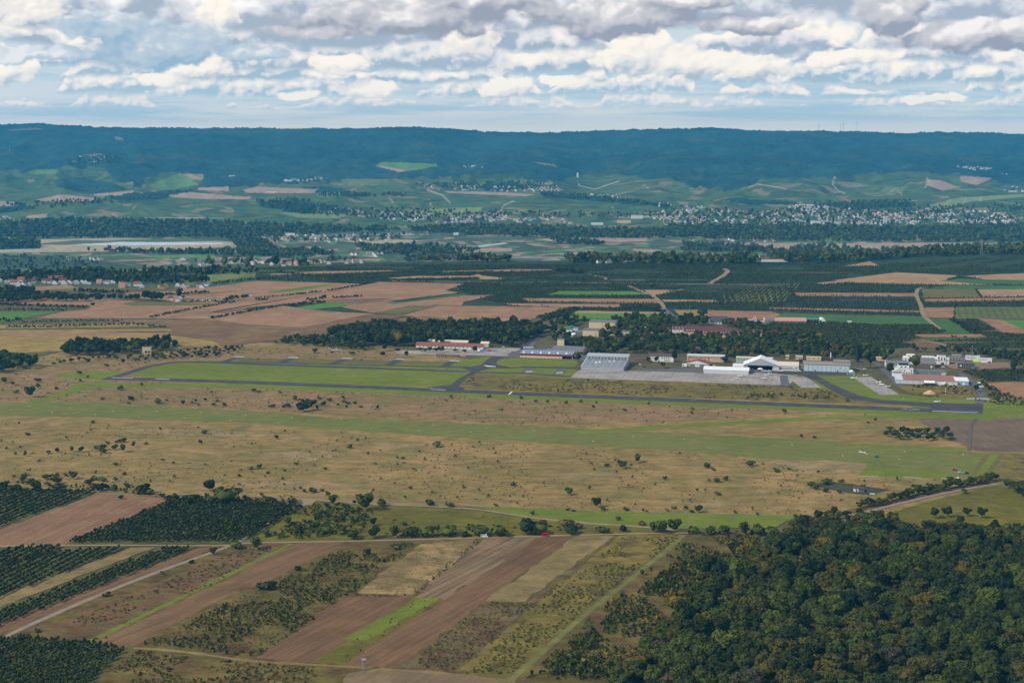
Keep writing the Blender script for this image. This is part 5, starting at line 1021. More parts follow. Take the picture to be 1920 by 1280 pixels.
# --- small structures in the near land
o = empty('hunting_stand', (*G(682.5, 1256), .3), .25); tag(o, 'weathered wooden hunting stand on four legs at the field corner', 'hunting stand')
for sx_, sy_ in ((-1, -1), (1, -1), (1, 1), (-1, 1)): k = MB(); k.tube((sx_ * 1.5, sy_ * 1.4, 0), (sx_ * .9, sy_ * .9, 4.2), .11, n=6); k.build('leg', WOODG, o)
k = MB(); k.box(-1.05, 1.05, -1.05, 1.05, 4.2, 4.35); k.build('platform', WOODG, o); k = MB(); k.box(-1, 1, -1, -.93, 4.36, 5.2); k.box(-1, -.93, -.93, 1, 4.36, 5.2); k.box(.93, 1, -.93, 1, 4.36, 5.2); k.build('railing', WOODG, o)
for sx_ in (-.95, .95):
    for sy_ in (-.95, .95): k = MB(); k.tube((sx_, sy_, 5.2), (sx_, sy_, 6.4), .06, n=5); k.build('post', WOODG, o)
k = MB(); k.add([(-1.4, -1.4, 6.35), (1.4, -1.4, 6.35), (1.4, 1.4, 6.35), (-1.4, 1.4, 6.35), (-1.2, 0, 7.1), (1.2, 0, 7.1)], [(0, 1, 5, 4), (2, 3, 4, 5), (3, 0, 4), (1, 2, 5), (3, 2, 1, 0)]); k.build('roof', WOODG, o)
k = MB(); k.tube((-1.2, -3.2, 0), (-.5, -1.1, 4.2), .07, n=5); k.tube((-.6, -3.2, 0), (.0, -1.1, 4.2), .07, n=5); [k.tube((-1.2 + .7 * f, -3.2 + 2.1 * f, 4.2 * f), (-.6 + .6 * f, -3.2 + 2.1 * f, 4.2 * f), .05, n=4) for f in np.linspace(.1, .95, 8)]; k.build('ladder', WOODG, o)
b = Bld('club_hut', 'small white and slate hut with a red-brown roof in the dark fenced plot', 'hut', 1601, 921.5, 18, 5, -.15); W = b.W; b.box('wall', WH, 0, W * .45, 0, 5, 0, 2.8); b.box('wall', SLATE, W * .45 + .02, W, 0, 5, 0, 2.8); b.shed(plain('rust_roof', (.12, .06, .055), .9, .1, .2), 0, W, 0, 5, 2.85, 3.6); b.box('door', GLS, W * .2, W * .32, -.08, .02, .1, 2.2); b.front(2, W * .5, W, 1, 1.2, 2.2)
b = Bld('hive_stand', 'row of pale beehives right of the small hut', 'beehives', 1631, 927.5, 9, 1, -.1); [b.box('hive', LGR, b.W * i / 5, b.W * i / 5 + .9, 0, .8, .3, 1.5) for i in range(5)]
b = Bld('lattice_gate', 'white barred gate beside the track fork', 'gate', 669, 937, 15, .3, 0); W = b.W; [b.box('post', WH, W * i / 10 - .06, W * i / 10 + .06, 0, .12, 0, 2.2) for i in range(11)]; b.box('rail', WH, 0, W, .02, .1, .3, .5); b.box('rail', WH, 0, W, .02, .1, 1.7, 1.9)
b = Bld('pump_cabin', 'tiny white and brown cabin at the edge of the bushy field corner', 'cabin', 335, 932.5, 6, 2, 0); b.box('wall', WH, 0, b.W, 0, 2, 0, 1.6); b.gx(BRR, BRK, 0, b.W, 0, 2, 1.6, .9)
def fence(pts, label, n, hgt=1.6):
    w = [G(*p) for p in pts]; o = empty('wire_fence', (*w[0], 0)); tag(o, label, 'fence'); L = [math.hypot(b_[0] - a[0], b_[1] - a[1]) for a, b_ in zip(w, w[1:])]; tot = sum(L); m_ = MB(); prev = None
    for k in range(n + 1):
        t = tot * k / n; i = 0
        while i < len(L) - 1 and t > L[i]: t -= L[i]; i += 1
        f = min(1, t / L[i]); p = (w[i][0] + (w[i + 1][0] - w[i][0]) * f - w[0][0], w[i][1] + (w[i + 1][1] - w[i][1]) * f - w[0][1])
        q = MB(); q.tube((*p, 0), (*p, hgt + .2), .10, n=5); q.build('post', WOODG, o)
        if prev: [m_.tube((*prev, z), (*p, z), .035, n=4) for z in (.5, hgt * .6, hgt)]
        prev = p
    m_.build('wire', STEEL, o)
fence([(830, 953), (870, 949), (1000, 955), (1280, 965), (1490, 971)], 'long wire fence between the steppe and the mown green field', 60); fence([(640, 939), (720, 944), (830, 949)], 'wire fence along the perimeter track by the barred gate', 20)
# ------------------------------------------------------------------ the wood at the lower right: 300 nearest trees one by one, the rest as one mass
WOOD = [(1130, 1330), (1165, 1270), (1215, 1210), (1285, 1150), (1290, 1120), (1330, 1085), (1395, 1042), (1480, 1018), (1560, 1008), (1680, 1000), (1800, 1000), (2060, 990), (2100, 1400), (1130, 1400)]
x, y = scatter(WOOD, 11.6, .40)
px, py = proj(x, y, np.zeros_like(x))
order = np.argsort(y)
mass = Mass(); cnt = 0
for i in order:
    tone = fbm(x[i] / 60, y[i] / 60, 2)
    yl = 1.6 if (1400 < px[i] < 1750 and 1090 < py[i] < 1330) else .6
    mat = pick([(G1, 3.0 if tone < .5 else 1.4), (G2, 3.6), (G9, 1.0), (G3, .9), (G4, 1.9 * yl), (G5, .5 * yl), (G6, .03 * yl), (G7, .10)])
    s = random.choice((.72, .85, 1.0, 1.1, 1.22)) * random.uniform(.88, 1.14); sz = s * random.uniform(.88, 1.1)
    if py[i] < 1030 or px[i] < 1240: s *= .75; sz *= .62
    vis = 1130 < px[i] < 1990 and py[i] < 1395
    if cnt < 300 and vis:
        cnt += 1
        where = 'at the near edge of the picture' if py[i] > 1265 else ('on the wood edge beside the scrub field' if px[i] < 1330 else ('in the gold-tinged middle of the wood' if yl > 1 else 'deep in the shady side of the wood'))
        big = 'broad' if s > .95 else ('middling' if s > .8 else 'smaller')
        put_tree('forest_tree', 'big', x[i], y[i], s, sz, mat, f'{big} {CNAME[mat.name]} broadleaf tree {where}', 'tree', f'{big} {CNAME[mat.name]} trees of the wood, {where}')
    else:
        v, f = BIG[random.randrange(6)]; mass.add(inst(v, f, x[i], y[i], 0, s, sz, random.uniform(0, 6.28)), f, mat)
# shrubs filling the wood's floor and its ragged edge
ux, uy = scatter([(1100, 1330), (1260, 1180), (1285, 1110), (1400, 1035), (1560, 1000), (2060, 990), (2100, 1400)], 6.5)
upx, upy = proj(ux, uy, np.zeros_like(ux)); ek = (upy < 1045) | (upx < 1330 - (upy - 1045) * .55)
for a, b_ in zip(ux[ek], uy[ek]):
    v, f = random.choice(BUSH); s = random.uniform(.9, 1.9); mass.add(inst(v, f, a, b_, 0, s, s, random.uniform(0, 6)), f, pick([(G1, 3), (G2, 3), (G4, 1), (G3, .6)]))
mass.build('wood', 'rear of the dense mixed wood filling the lower right corner', 'wood')

# ------------------------------------------------------------------ trees of the groves and of the airfield woods
T = []                                       # x, y, size, height factor, material, place
def grove(poly, sp, pal, s0, s1, place, hf=1.0, skip=True):
    x, y = scatter(poly, sp, .42); ok = free(x, y, PAVED if skip else ())
    for a, b_ in zip(x[ok], y[ok]):
        s = random.uniform(s0, s1); T.append((a, b_, s, s * hf * random.uniform(.85, 1.12), pick(pal), place))
DK = [(G1, 3), (G9, 2), (G2, 3.5), (G4, .5), (G3, .9)]
MX = [(G1, 2), (G2, 4), (G9, 1.2), (G3, 2), (G4, 1.2), (G6, .25), (G5, .2), (G7, .2)]
grove([(612, 628), (700, 618), (800, 614), (960, 614), (1022, 622), (1010, 636), (990, 648), (960, 652), (925, 646), (780, 650), (700, 650), (640, 646)], 12.5, DK, 1.15, 1.55, 'in the dark grove behind the red-roofed barrack')
grove([(520, 641), (612, 634), (640, 648), (700, 652), (690, 658), (600, 652), (525, 646)], 11, MX, .7, 1.05, 'on the ragged edge of the grove by the sheep', .9)
grove([(118, 662), (130, 652), (320, 647), (332, 656), (300, 660), (180, 668), (125, 668)], 12, DK, 1.1, 1.5, 'in the clump behind the lone cream house')
grove([(-60, 672), (0, 672), (60, 676), (75, 690), (0, 700), (-60, 700)], 13, DK, 1.0, 1.35, 'in the copse by the gold field at the frame edge')
grove([(70, 690), (180, 674), (260, 678), (400, 672), (480, 650), (420, 652), (330, 662), (262, 671), (200, 668), (90, 684)], 12, MX + [(G3, 3)], .45, .75, 'along the track past the lone cream house', .8)
grove([(1086, 668), (1120, 648), (1180, 640), (1270, 636), (1420, 637), (1530, 648), (1640, 660), (1680, 672), (1655, 686), (1600, 678), (1500, 672), (1440, 670), (1380, 672), (1290, 668), (1180, 662), (1110, 672)], 15.5, MX, 1.0, 1.35, 'in the woods behind the hangars')
grove([(1010, 622), (1050, 602), (1100, 606), (1100, 612), (1040, 618), (1075, 634), (1030, 640)], 19, DK, .9, 1.3, 'around the market yard beside the cream halls')
grove([(1150, 606), (1180, 600), (1250, 602), (1330, 606), (1330, 614), (1265, 620), (1250, 632), (1180, 626), (1140, 638), (1120, 636)], 15, MX, .95, 1.4, 'between the cream halls and the barracks')
grove([(1355, 612), (1400, 606), (1440, 618), (1560, 640), (1440, 634), (1410, 626)], 13, MX + [(G3, 2)], .85, 1.2, 'beside the rows of dormered barracks')
grove([(1040, 645), (1110, 640), (1120, 652), (1090, 668), (1070, 660)], 11, MX, .9, 1.25, 'behind the dark-roofed hall')
grove([(1690, 660), (1780, 664), (1850, 672), (1920, 690), (1990, 694), (1990, 672), (1850, 660), (1760, 656)], 14, DK, .6, .95, 'behind the white houses under construction')
grove([(1648, 816), (1660, 806), (1700, 808), (1780, 812), (1784, 822), (1740, 828), (1690, 826), (1655, 822)], 10, [(G1, 2), (G2, 3), (G3, 1)], .6, .85, 'in the thicket by the violet ploughed plot', .75)
grove([(1880, 915), (1915, 908), (2060, 930), (2060, 960), (1925, 940)], 10, [(G1, 2), (G2, 3), (G3, 1)], .75, 1.05, 'in the dense clump beyond the concrete road end', .85)
grove([(1480, 985), (1560, 962), (1600, 962), (1660, 975), (1700, 984), (1600, 1000), (1480, 1012)], 9, [(G1, 3), (G2, 3), (G4, 2), (G3, 1)], .7, 1.0, 'where the wood meets the concrete road', .8)
grove([(190, 566), (45, 556), (0, 552), (-60, 556), (-60, 572), (0, 572), (50, 566)], 12, DK, .9, 1.2, 'in the belt below the village fields')
for a, b_, n, pl in (((45, 556), (262, 564), 40, 'in the belt below the village fields'), ((268, 563), (300, 565), 12, 'in the round clump by the red-roofed farm')):
    for k in range(n):
        f = k / (n - 1); gx, gy = G(a[0] + (b_[0] - a[0]) * f, a[1] + (b_[1] - a[1]) * f); s = random.uniform(.8, 1.2) + (.35 if n == 12 else 0)
        T.append((gx + random.uniform(-5, 5), gy + random.uniform(-8, 8), s, s, pick([(G1, 3), (G9, 3)]), pl))
for (px, py, s, hf, mat, place) in [(1545, 676, 1.2, 1.1, G5, 'in the woods behind the hangars'), (747, 650, 1.5, 1.5, G5, 'as the pale spire in the dark grove'), (1338, 668, 2.1, 1.25, G2, 'as the largest crown behind the peach hall'),
                                    (1380, 668, 1.3, 1.1, G6, 'in the woods behind the hangars'), (1362, 670, 1.2, 1.1, G5, 'in the woods behind the hangars'), (1395, 669, 1.2, 1., G6, 'in the woods behind the hangars'),
                                    (1608, 692, 1.6, 1.7, G9, 'beside the road and the kiosk'), (1632, 690, 1.4, 1.5, G2, 'beside the road and the kiosk'), (1668, 703, 1.15, 1.2, G1, 'in front of the dark-roofed house'),
                                    (1717, 695, 1.5, 1.4, G4, 'right behind the control tower'), (1084, 680, 1.3, 1.05, G1, 'between the long hangar and the solar hangar'), (1264, 681, .9, 1.9, G9, 'at the gable of the white office'),
                                    (1230, 680, .9, .9, G1, 'in front of the white office'), (1215, 679, .8, .8, G2, 'in front of the white office'), (1243, 690, 1., .8, G4, 'in the yard before the white office'), (1360, 680, 1., .9, G1, 'at the end of the peach hall'),
                                    (1386, 676, 1., .9, G1, 'at the foot of the big gabled hangar'), (174, 575, .9, .8, G9, 'alone in the bare field'), (1316, 600, 1.5, 1.4, G1, 'alone behind the gold field'), (1295, 605, 1.0, 1.8, G9, 'as the dark fir by the gold field'),
                                    (336, 562, 1.7, 1.2, G9, 'in the round clump by the red-roofed farm'), (788, 659, .8, .7, G1, 'in front of the red-roofed barrack'), (798, 660, .7, .6, G3, 'in front of the red-roofed barrack'), (806, 660, .9, .7, G2, 'in front of the red-roofed barrack'), (818, 660.5, .9, .75, G1, 'in front of the red-roofed barrack'), (828, 661, 1., .8, G2, 'in front of the red-roofed barrack'), (853, 660, .8, .7, G3, 'in front of the red-roofed barrack'), (872, 661, .7, .7, G1, 'in front of the red-roofed barrack'), (890, 661, .9, .9, G9, 'in front of the red-roofed barrack'), (827, 668, .5, .4, G2, 'by the red-roofed shed'), (762, 670, .9, .8, G2, 'on the mound left of the pale apron'), (745, 660, .75, .7, G8, 'on the mound left of the pale apron'),
                                    (721, 658, 1.1, .9, G1, 'on the mound left of the pale apron'), (718, 668, .8, .7, G8, 'on the mound left of the pale apron'), (658, 648, .9, .8, G4, 'on the ragged edge of the grove by the sheep'), (518, 644, .6, .7, G8, 'as the purple bush at the end of the grove'),
                                    (560, 644, 1.1, .9, G3, 'on the ragged edge of the grove by the sheep'), (1900, 702, 1.2, 1.3, G1, 'by the orchard past the site'), (1830, 735, .9, .8, G1, 'in the yard by the gate'), (1750, 722, .7, .6, G1, 'beside the purple shed'), (1760, 720, .7, .6, G2, 'beside the purple shed'),
                                    (1800, 990, .9, .9, G1, 'in the small meadow by the concrete road'), (1752, 972, .85, .9, G1, 'in the small meadow by the concrete road'), (1776, 970, .9, .85, G9, 'in the small meadow by the concrete road'), (1812, 968, .8, .8, G9, 'in the small meadow by the concrete road'),
                                    (1840, 972, .9, .9, G9, 'in the small meadow by the concrete road'), (1808, 925, .7, .6, G3, 'in the hedge row along the concrete road')]:
    gx, gy = G(px, py); T.append((gx, gy, s, s * hf, mat, place))
for a, b_, n, s0, s1, pal, pl in (((1610, 955), (1700, 934), 14, .55, .85, [(G1, 2), (G2, 3), (G3, 2), (G5, .8)], 'in the hedge row along the concrete road'), ((1700, 932), (1800, 912), 22, .6, .9, [(G2, 3), (G3, 2), (G1, 1.4), (G4, 1)], 'in the hedge row along the concrete road'),
                                  ((1806, 912), (1868, 900), 15, .6, .85, [(G2, 3), (G3, 2), (G5, 1.2)], 'in the hedge row along the concrete road')):
    for k in range(n):
        f = (k + random.random()) / n; gx, gy = G(a[0] + (b_[0] - a[0]) * f, a[1] + (b_[1] - a[1]) * f + random.uniform(-2.5, 2.5)); s = random.uniform(s0, s1); T.append((gx, gy, s, s * .85, pick(pal), pl))
T.sort(key=lambda q: -(q[2] * q[3]) / (q[0] ** 2 + q[1] ** 2))
mass = Mass()
for k, (a, b_, s, sz, mat, pl) in enumerate(T):
    zz = float(terrain(a, b_))
    if k < 300:
        big = 'tall' if sz > 1.35 else ('mid-sized' if sz > .85 else 'low')
        put_tree('broadleaf_tree', 'med', a, b_, s, sz, mat, f'{big} {CNAME[mat.name]} tree {pl}', 'tree', f'{big} {CNAME[mat.name]} trees {pl}', zz)
    else:
        v, f = MED[random.randrange(4)]; mass.add(inst(v, f, a, b_, zz, s, sz, random.uniform(0, 6.28)), f, mat)
mass.build('grove', 'remaining smaller trees of the groves around the airfield', 'grove')

# ------------------------------------------------------------------ bushes on the steppe, one by one
BL = '''57 745 20|31 737 9|9 718 14|24 722 8|73 716 10|71 727 9|106 730 8|226 731 12|245 751 12|241 758 7|296 756 14|312 752 6|191 749 7|343 759 8|360 756 7|367 753 6|372 761 6|385 751 7|407 753 8|400 760 8|420 761 9|397 736 6|475 734 9|266 723 7|165 708 6|150 701 8|151 716 7|201 687 8|165 681 9|231 682 9|175 794 9|485 736 7|524 737 7|552 750 12|563 751 7|577 751 7|600 749 8|617 752 9|510 764 11|533 764 9|540 763 10|565 772 24|576 770 22|588 760 16|607 760 11|644 748 9|643 754 7|652 758 9|666 758 9|634 761 7|650 764 6|676 764 6|708 767 8|595 768 8|846 745 7|837 753 5|917 745 9|941 770 6|890 772 5|591 662 10|623 662 6|661 665 10|684 659 7|978 748 9|1003 753 7|1027 755 7|1062 758 9|1089 754 7|1112 764 7|1118 757 5|1172 770 7|1216 760 7|1298 768 8|1297 776 8|1372 769 5|1402 746 6|1470 773 9|1641 789 7|1627 793 5|1588 753 9|53 816 8|90 849 8|108 848 11|135 847 10|152 847 12|188 844 18|195 850 14|215 843 14|220 830 8|230 829 12|250 838 10|231 847 14|274 833 7|203 832 7|376 832 9|29 853 6|47 855 9|73 865 6|217 872 8|233 890 9|12 841 6|37 839 6|382 813 10|519 823 10|470 880 9|487 878 12|502 888 7|449 893 8|556 871 7|610 882 7|34 906 7|27 894 6|42 903 18|60 906 14|87 898 16|106 896 12|108 906 16|137 898 16|123 892 9|165 908 14|178 900 12|193 902 14|217 902 9|238 914 12|213 920 17|190 919 22|110 919 22|70 921 26|30 919 18|9 919 18|270 925 28|280 926 18|227 935 11|395 920 26|410 925 18|360 940 24|395 943 20|425 944 40|350 946 22|498 940 14|490 930 8|563 917 7|570 923 8|588 923 14|603 921 8|614 930 11|628 932 9|624 946 20|685 957 34|714 949 20|665 943 9|805 948 18|845 950 14|930 949 9|999 965 10|820 838 14|656 840 11|671 826 7|690 851 6|755 860 8|745 860 6|713 845 5|769 916 7|962 910 11|1067 928 18|1105 917 8|1137 874 10|1195 867 16|1166 878 18|1114 881 6|1247 899 10|1118 951 20|1130 958 12|1175 957 10|1264 954 9|1064 957 7|1075 959 7|1206 959 7|1213 960 6|1327 877 16|1338 882 8|1405 873 15|1457 885 12|1479 880 7|1345 904 14|1361 900 11|1329 901 7|1346 928 11|1307 921 6|1286 954 11|1296 960 8|1309 960 18|1492 970 9|1510 972 12|1549 908 16|1577 904 10|1522 915 16|1530 918 16|1547 922 11|1574 925 12|1503 820 8|1526 821 7|1778 825 12|1782 900 11|1054 982 12|1000 985 10|770 1005 30|740 1008 26|800 1006 30|700 1008 28|840 1005 30|900 1003 34|935 1004 34|985 1002 36|1012 1001 30|1068 1001 30|1130 999 22|1170 997 18|1240 999 34|1265 998 26|1225 998 20|870 1006 18|662 1010 26|640 1000 20|612 1000 26|590 990 22|560 1000 22|540 985 20|600 970 18|640 975 16|700 985 14|820 995 14|760 985 12|1300 1000 22|1330 1002 24|1360 1000 24|1395 1003 26|1420 1004 26|1450 1000 22|360 1056 12|304 1078 8|200 1118 14|442 1028 26|480 1030 28|400 1040 14|70 1186 12|500 1105 30|560 1070 16|690 1040 18|745 1030 14|1204 1078 12|1205 985 12|1160 975 12|985 993 20|1060 990 26|1020 988 22|1085 992 16|1420 966 7|1380 962 6'''
seen = []
for ent in BL.split('|'):
    px, py, wpx = map(float, ent.split()); gx, gy = G(px, py); s = wpx * math.hypot(gx, gy) / F / 5.0 * 1.12
    road = py > 975
    mat = pick([(G1, 1.4), (G2, 4), (G3, 3), (G9, .6)]) if not (960 < py < 996 and 800 < px < 1240) else G10
    if py < 745 and wpx < 10: mat = pick([(G2, 2), (G3, 1), (G10, 1)])
    zone = ('beside the dirt track' if road else 'along the perimeter track' if py > 912 and px < 1300 else 'on steppe south of the glider strip' if py > 795 + (px / 60) else
            'on steppe north of the glider strip' if py > 732 + px / 60 and px > 200 else 'near the taxiway loop' if py > 690 else 'by the sheep pasture') if px < 1560 else 'near the glider field'
    third = 'western' if px < 640 else ('middle' if px < 1280 else 'eastern')
    sz_ = 'large' if wpx >= 18 else ('medium' if wpx >= 10 else 'small')
    put_bush(gx, gy, s, s * random.uniform(.85, 1.1), mat, f'{sz_} {CNAME[mat.name]} bush {zone}, {third} part', f'{sz_} {CNAME[mat.name]} bushes {zone}, {third} part')

# ------------------------------------------------------------------ tufts, seedlings and scrub too many to count
def bits(name, label, poly, sp, pal, s0, s1, shapes=LOW, th=None, sc=40.0, avoid=PAVED, cat='scrub', hf=1.0, rgk=1):
    rg = np.random.default_rng(rgk + len(name)); x, y = scatter(poly, sp, .5, rg=rg)
    if th is not None: k = fbm(x / sc + 31, y / sc + 7, 3) > th; x, y = x[k], y[k]
    ok = free(x, y, avoid); x, y = x[ok], y[ok]; mass = Mass()
    for a, b_ in zip(x, y):
        v, f = random.choice(shapes); s = random.uniform(s0, s1); mass.add(inst(v, f, a, b_, 0, s, s * hf * random.uniform(.8, 1.2), random.uniform(0, 6.28)), f, pick(pal))
    return mass.build(name, label, cat)
TUFT = leaf_mat('tuft_dry', (.10, .075, .04), (.16, .125, .07)); TUFD = leaf_mat('tuft_dark', (.062, .055, .020), (.11, .085, .035))
GOLDR = leaf_mat('weed_gold', (.16, .135, .022), (.23, .18, .035)); WEED = leaf_mat('weed_green', (.085, .105, .016), (.135, .155, .026)); STR = leaf_mat('weed_straw', (.24, .165, .08), (.34, .24, .12))
S_ = [(-60, 790), (640, 812), (1290, 850), (1620, 885), (1780, 900), (1490, 966), (880, 950), (560, 936), (-60, 918)]
ALLP = PAVED + ('mown_strip', 'mown_grass', 'clover')
bits('steppe_tufts', 'low dry tufts dotting the steppe south of the glider strip', S_, 11, [(TUFT, 3), (TUFD, 2)], .5, 1.3, th=.45, avoid=ALLP, cat='tufts', hf=.55)
bits('steppe_saplings', 'scattered knee-high saplings on the steppe', S_, 24, [(G2, 2), (G3, 2), (TUFD, 1)], .7, 1.7, th=.52, avoid=ALLP, cat='saplings', hf=1.3)
S2_ = [(-60, 720), (240, 714), (480, 724), (960, 746), (1440, 764), (1700, 775), (1450, 788), (1150, 806), (640, 780), (220, 752), (-60, 750)]
bits('verge_tufts', 'low tufts between the runway and the glider strip', S2_, 13, [(TUFT, 3), (TUFD, 3), (G2, .6)], .5, 1.5, th=.47, avoid=ALLP, cat='tufts', hf=.6)
bits('heath', 'dark heathery clumps between the apron and the runway', [(880, 708), (1070, 712), (1440, 724), (1560, 730), (1600, 748), (1400, 750), (960, 732), (870, 722)], 9, [(TUFD, 3), (G10, 1.5), (G1, 1.2)], .8, 2.3, th=.50, sc=30, avoid=ALLP, cat='heath', hf=.6)
bits('heath', 'small green bushes in a broken row above the runway', [(1380, 743), (1470, 748), (1560, 751), (1560, 745), (1470, 741), (1380, 738)], 8, [(G1, 2), (G2, 2), (TUFD, 1)], 1.4, 2.8, th=.5, sc=30, avoid=ALLP, cat='heath')
bits('west_tufts', 'tufts and low shrubs on the slope west of the taxiway', [(-60, 700), (110, 666), (420, 652), (760, 660), (760, 674), (240, 700), (200, 740), (-60, 745)], 15, [(TUFD, 2), (G2, 1), (TUFT, 2)], .7, 2.0, th=.5, avoid=ALLP, cat='tufts', hf=.7)
bits('meadow_thicket', 'bushy growth in the meadow corner by the track fork', [(460, 1010), (590, 946), (640, 946), (700, 960), (680, 1000), (560, 1012)], 5.5, [(G1, 1.5), (G2, 3), (G3, 2.4), (G4, 2), (GOLDR, .6), (G10, .8)], 1.0, 2.8, th=.47, sc=25)
bits('meadow_tufts', 'brownish tussocks in the green meadow', [(600, 960), (880, 962), (1000, 978), (1240, 996), (900, 1006), (620, 1008)], 12, [(G10, 2), (TUFD, 2), (G2, 1)], .8, 2.2, th=.52, sc=40, hf=.6, cat='tussocks')
bits('hedge_growth', 'tangled bushes between the track and the planted blocks', [(285, 930), (420, 932), (560, 938), (572, 950), (540, 966), (510, 985), (500, 970), (520, 952), (440, 946), (320, 940)], 5, [(G1, 2), (G2, 2), (G10, 1.6), (G4, 1), (G8, .3)], 1.2, 2.8, cat='bushes')
A_ = [(640, 1034), (780, 1018), (700, 1085), (655, 1116), (485, 1232), (268, 1208), (480, 1104)]
bits('young_plantation', 'dark green saplings in the weedy plot below the ploughed strips', A_, 3.3, [(G2, 3), (G1, 2), (G3, 2), (WEED, 3), (GOLDR, .7)], 0.60, 1.48, th=.49, sc=22, cat='saplings', hf=1.3)
bits('weeds', 'rough weeds covering the plots below the ploughed strips', A_, 3.5, [(TUFD, 2), (WEED, 3), (TUFT, 2), (GOLDR, .7)], 0.45, 0.94, th=.36, cat='weeds', hf=.8)
bits('straw_weeds', 'straw stubble and weeds on the tan plot', [(690, 1108), (800, 1020), (900, 1012), (770, 1117)], 3.5, [(STR, 4), (TUFD, 1.3), (WEED, 1)], 0.38, 0.86, cat='weeds', hf=.6)
bits('dead_shrubs', 'brown dead shrubs on the plot beside the concrete track', [(60, 1196), (445, 1032), (530, 1020), (395, 1098), (190, 1200)], 4.3, [(G10, 3), (TUFD, 2), (TUFT, 3), (WEED, 1)], 0.52, 1.48, th=.46, sc=26, cat='shrubs', hf=.7)
bits('rust_weeds', 'rust and yellow-green weeds on the plot by the hunting stand', [(745, 1256), (915, 1130), (990, 1130), (1100, 1060), (1150, 1020), (1000, 1140), (860, 1260)], 3.1, [(G10, 1.6), (GOLDR, 1.1), (WEED, 2.4), (TUFD, 2)], 0.45, 1.17, th=.38, sc=20, cat='weeds')
bits('green_weeds', 'weeds and saplings on the strip left of the grass track', [(870, 1262), (1020, 1132), (1170, 1008), (1278, 1006), (1110, 1130), (960, 1265)], 3.3, [(WEED, 3), (G3, 1.2), (GOLDR, 1), (TUFD, 2), (G2, 1)], 0.52, 1.25, th=.44, sc=24, cat='weeds')
bits('edge_scrub', 'young trees and weeds between the grass track and the wood', [(985, 1275), (1120, 1150), (1290, 1010), (1420, 1008), (1480, 1020), (1310, 1100), (1220, 1200), (1150, 1275)], 3.3, [(WEED, 3), (G3, 1.5), (G2, 2), (GOLDR, 1.2), (TUFD, 1), (G1, 1)], 0.60, 1.72, th=.40, sc=28, hf=1.4)
bits('edge_scrub', 'thick green saplings against the wood edge', [(1010, 1265), (1150, 1150), (1260, 1060), (1330, 1050), (1300, 1110), (1240, 1180), (1170, 1275)], 3.3, [(G1, 3), (G2, 3), (G3, 1)], 0.90, 2.03, th=.47, sc=34, hf=1.4)
bits('front_weeds', 'weeds along the lowest edge of the picture', [(180, 1275), (255, 1222), (480, 1245), (640, 1255), (590, 1320), (150, 1330)], 3.3, [(WEED, 3), (G2, 2), (TUFD, 2), (GOLDR, .6), (G10, 1)], 0.52, 1.48, th=.42, sc=26, cat='weeds')
bits('strip_seedlings', 'planted seedlings on the bright grass strip', [(600, 1240), (785, 1122), (820, 1124), (650, 1243)], 8, [(G2, 1), (G3, 1)], .35, .75, cat='seedlings', hf=1.4)
bits('yard_weeds', 'bushes in the yard around the purple shed', [(1690, 724), (1790, 724), (1826, 738), (1815, 748), (1740, 744), (1700, 738)], 8, [(G1, 2), (G2, 2), (TUFD, 2)], 1.2, 2.6, th=.47, sc=25, cat='bushes')
bits('yard_weeds', 'bushes along the red soil field by the gate', [(1838, 716), (1868, 730), (1910, 748), (1990, 756), (1990, 766), (1880, 756), (1850, 750), (1858, 736)], 7, [(G1, 3), (G2, 2)], 1.2, 3.0, cat='bushes')

# ------------------------------------------------------------------ orchards: the nearest 300 trees one by one, the others as one planting
OR = []
for poly, d, rs, ps, s0, s1, nm in [([(-100, 1200), (60, 1196), (240, 1216), (185, 1262), (130, 1340), (-100, 1340)], D2 - math.pi / 2, 4.0, 2.3, .9, 1.35, 'in the planted block at the lower corner'),
                                    ([(-100, 1045), (62, 1026), (126, 1026), (-100, 1094)], D3 - math.pi / 2, 6.2, 2.0, 1.0, 1.35, 'in the rows beside the dirt track'), ([(-100, 1102), (70, 1038), (242, 1027), (-100, 1162)], D3 - math.pi / 2, 6.2, 1.9, .95, 1.25, 'in the rows beside the dirt track'),
                                    ([(-100, 1186), (310, 1029), (368, 1028), (-100, 1216)], D3 - math.pi / 2, 4.2, 2.4, .8, 1.3, 'in the rows beside the concrete track'), ([(-100, 916), (176, 922), (163, 934), (-100, 1020)], D3 - math.pi / 2, 6.4, 1.8, .95, 1.25, 'in the block beyond the rose ploughed field'),
                                    ([(322, 941), (420, 940), (556, 950), (552, 962), (465, 1012), (440, 1016), (126, 1019)], D3 - math.pi / 2, 4.0, 2.5, .85, 1.45, 'in the large block by the track fork')]:
    x, y = rows(poly, d, rs, ps, .35)
    for a, b_ in zip(x, y):
        if random.random() < .94: OR.append((a, b_, random.uniform(s0, s1), nm))
OR.sort(key=lambda q: q[1])
mass = Mass(); cnt = 0
for a, b_, s, nm in OR:
    px, py = proj(a, b_, 0)
    if cnt < 300 and 0 < px < 1920 and py < 1285:
        cnt += 1; mat = pick([(GH, 4), (G2, 2), (G3, .8)]); cn = {'leaf_orchard': 'dark', 'leaf_mid': 'mid green', 'leaf_light': 'light green'}[mat.name]
        put_tree('orchard_tree', 'ort', a, b_, s, s, mat, f'small {cn} orchard tree {nm}', 'tree', f'small {cn} orchard trees {nm}')
    else:
        v, f = random.choice(ORT); mass.add(inst(v, f, a, b_, 0, s, s, random.uniform(0, 6)), f, pick([(GH, 5), (G1, 2), (G2, 1.2)]))
mass.build('orchard', 'dense rows of small fruit trees in the near blocks', 'orchard')
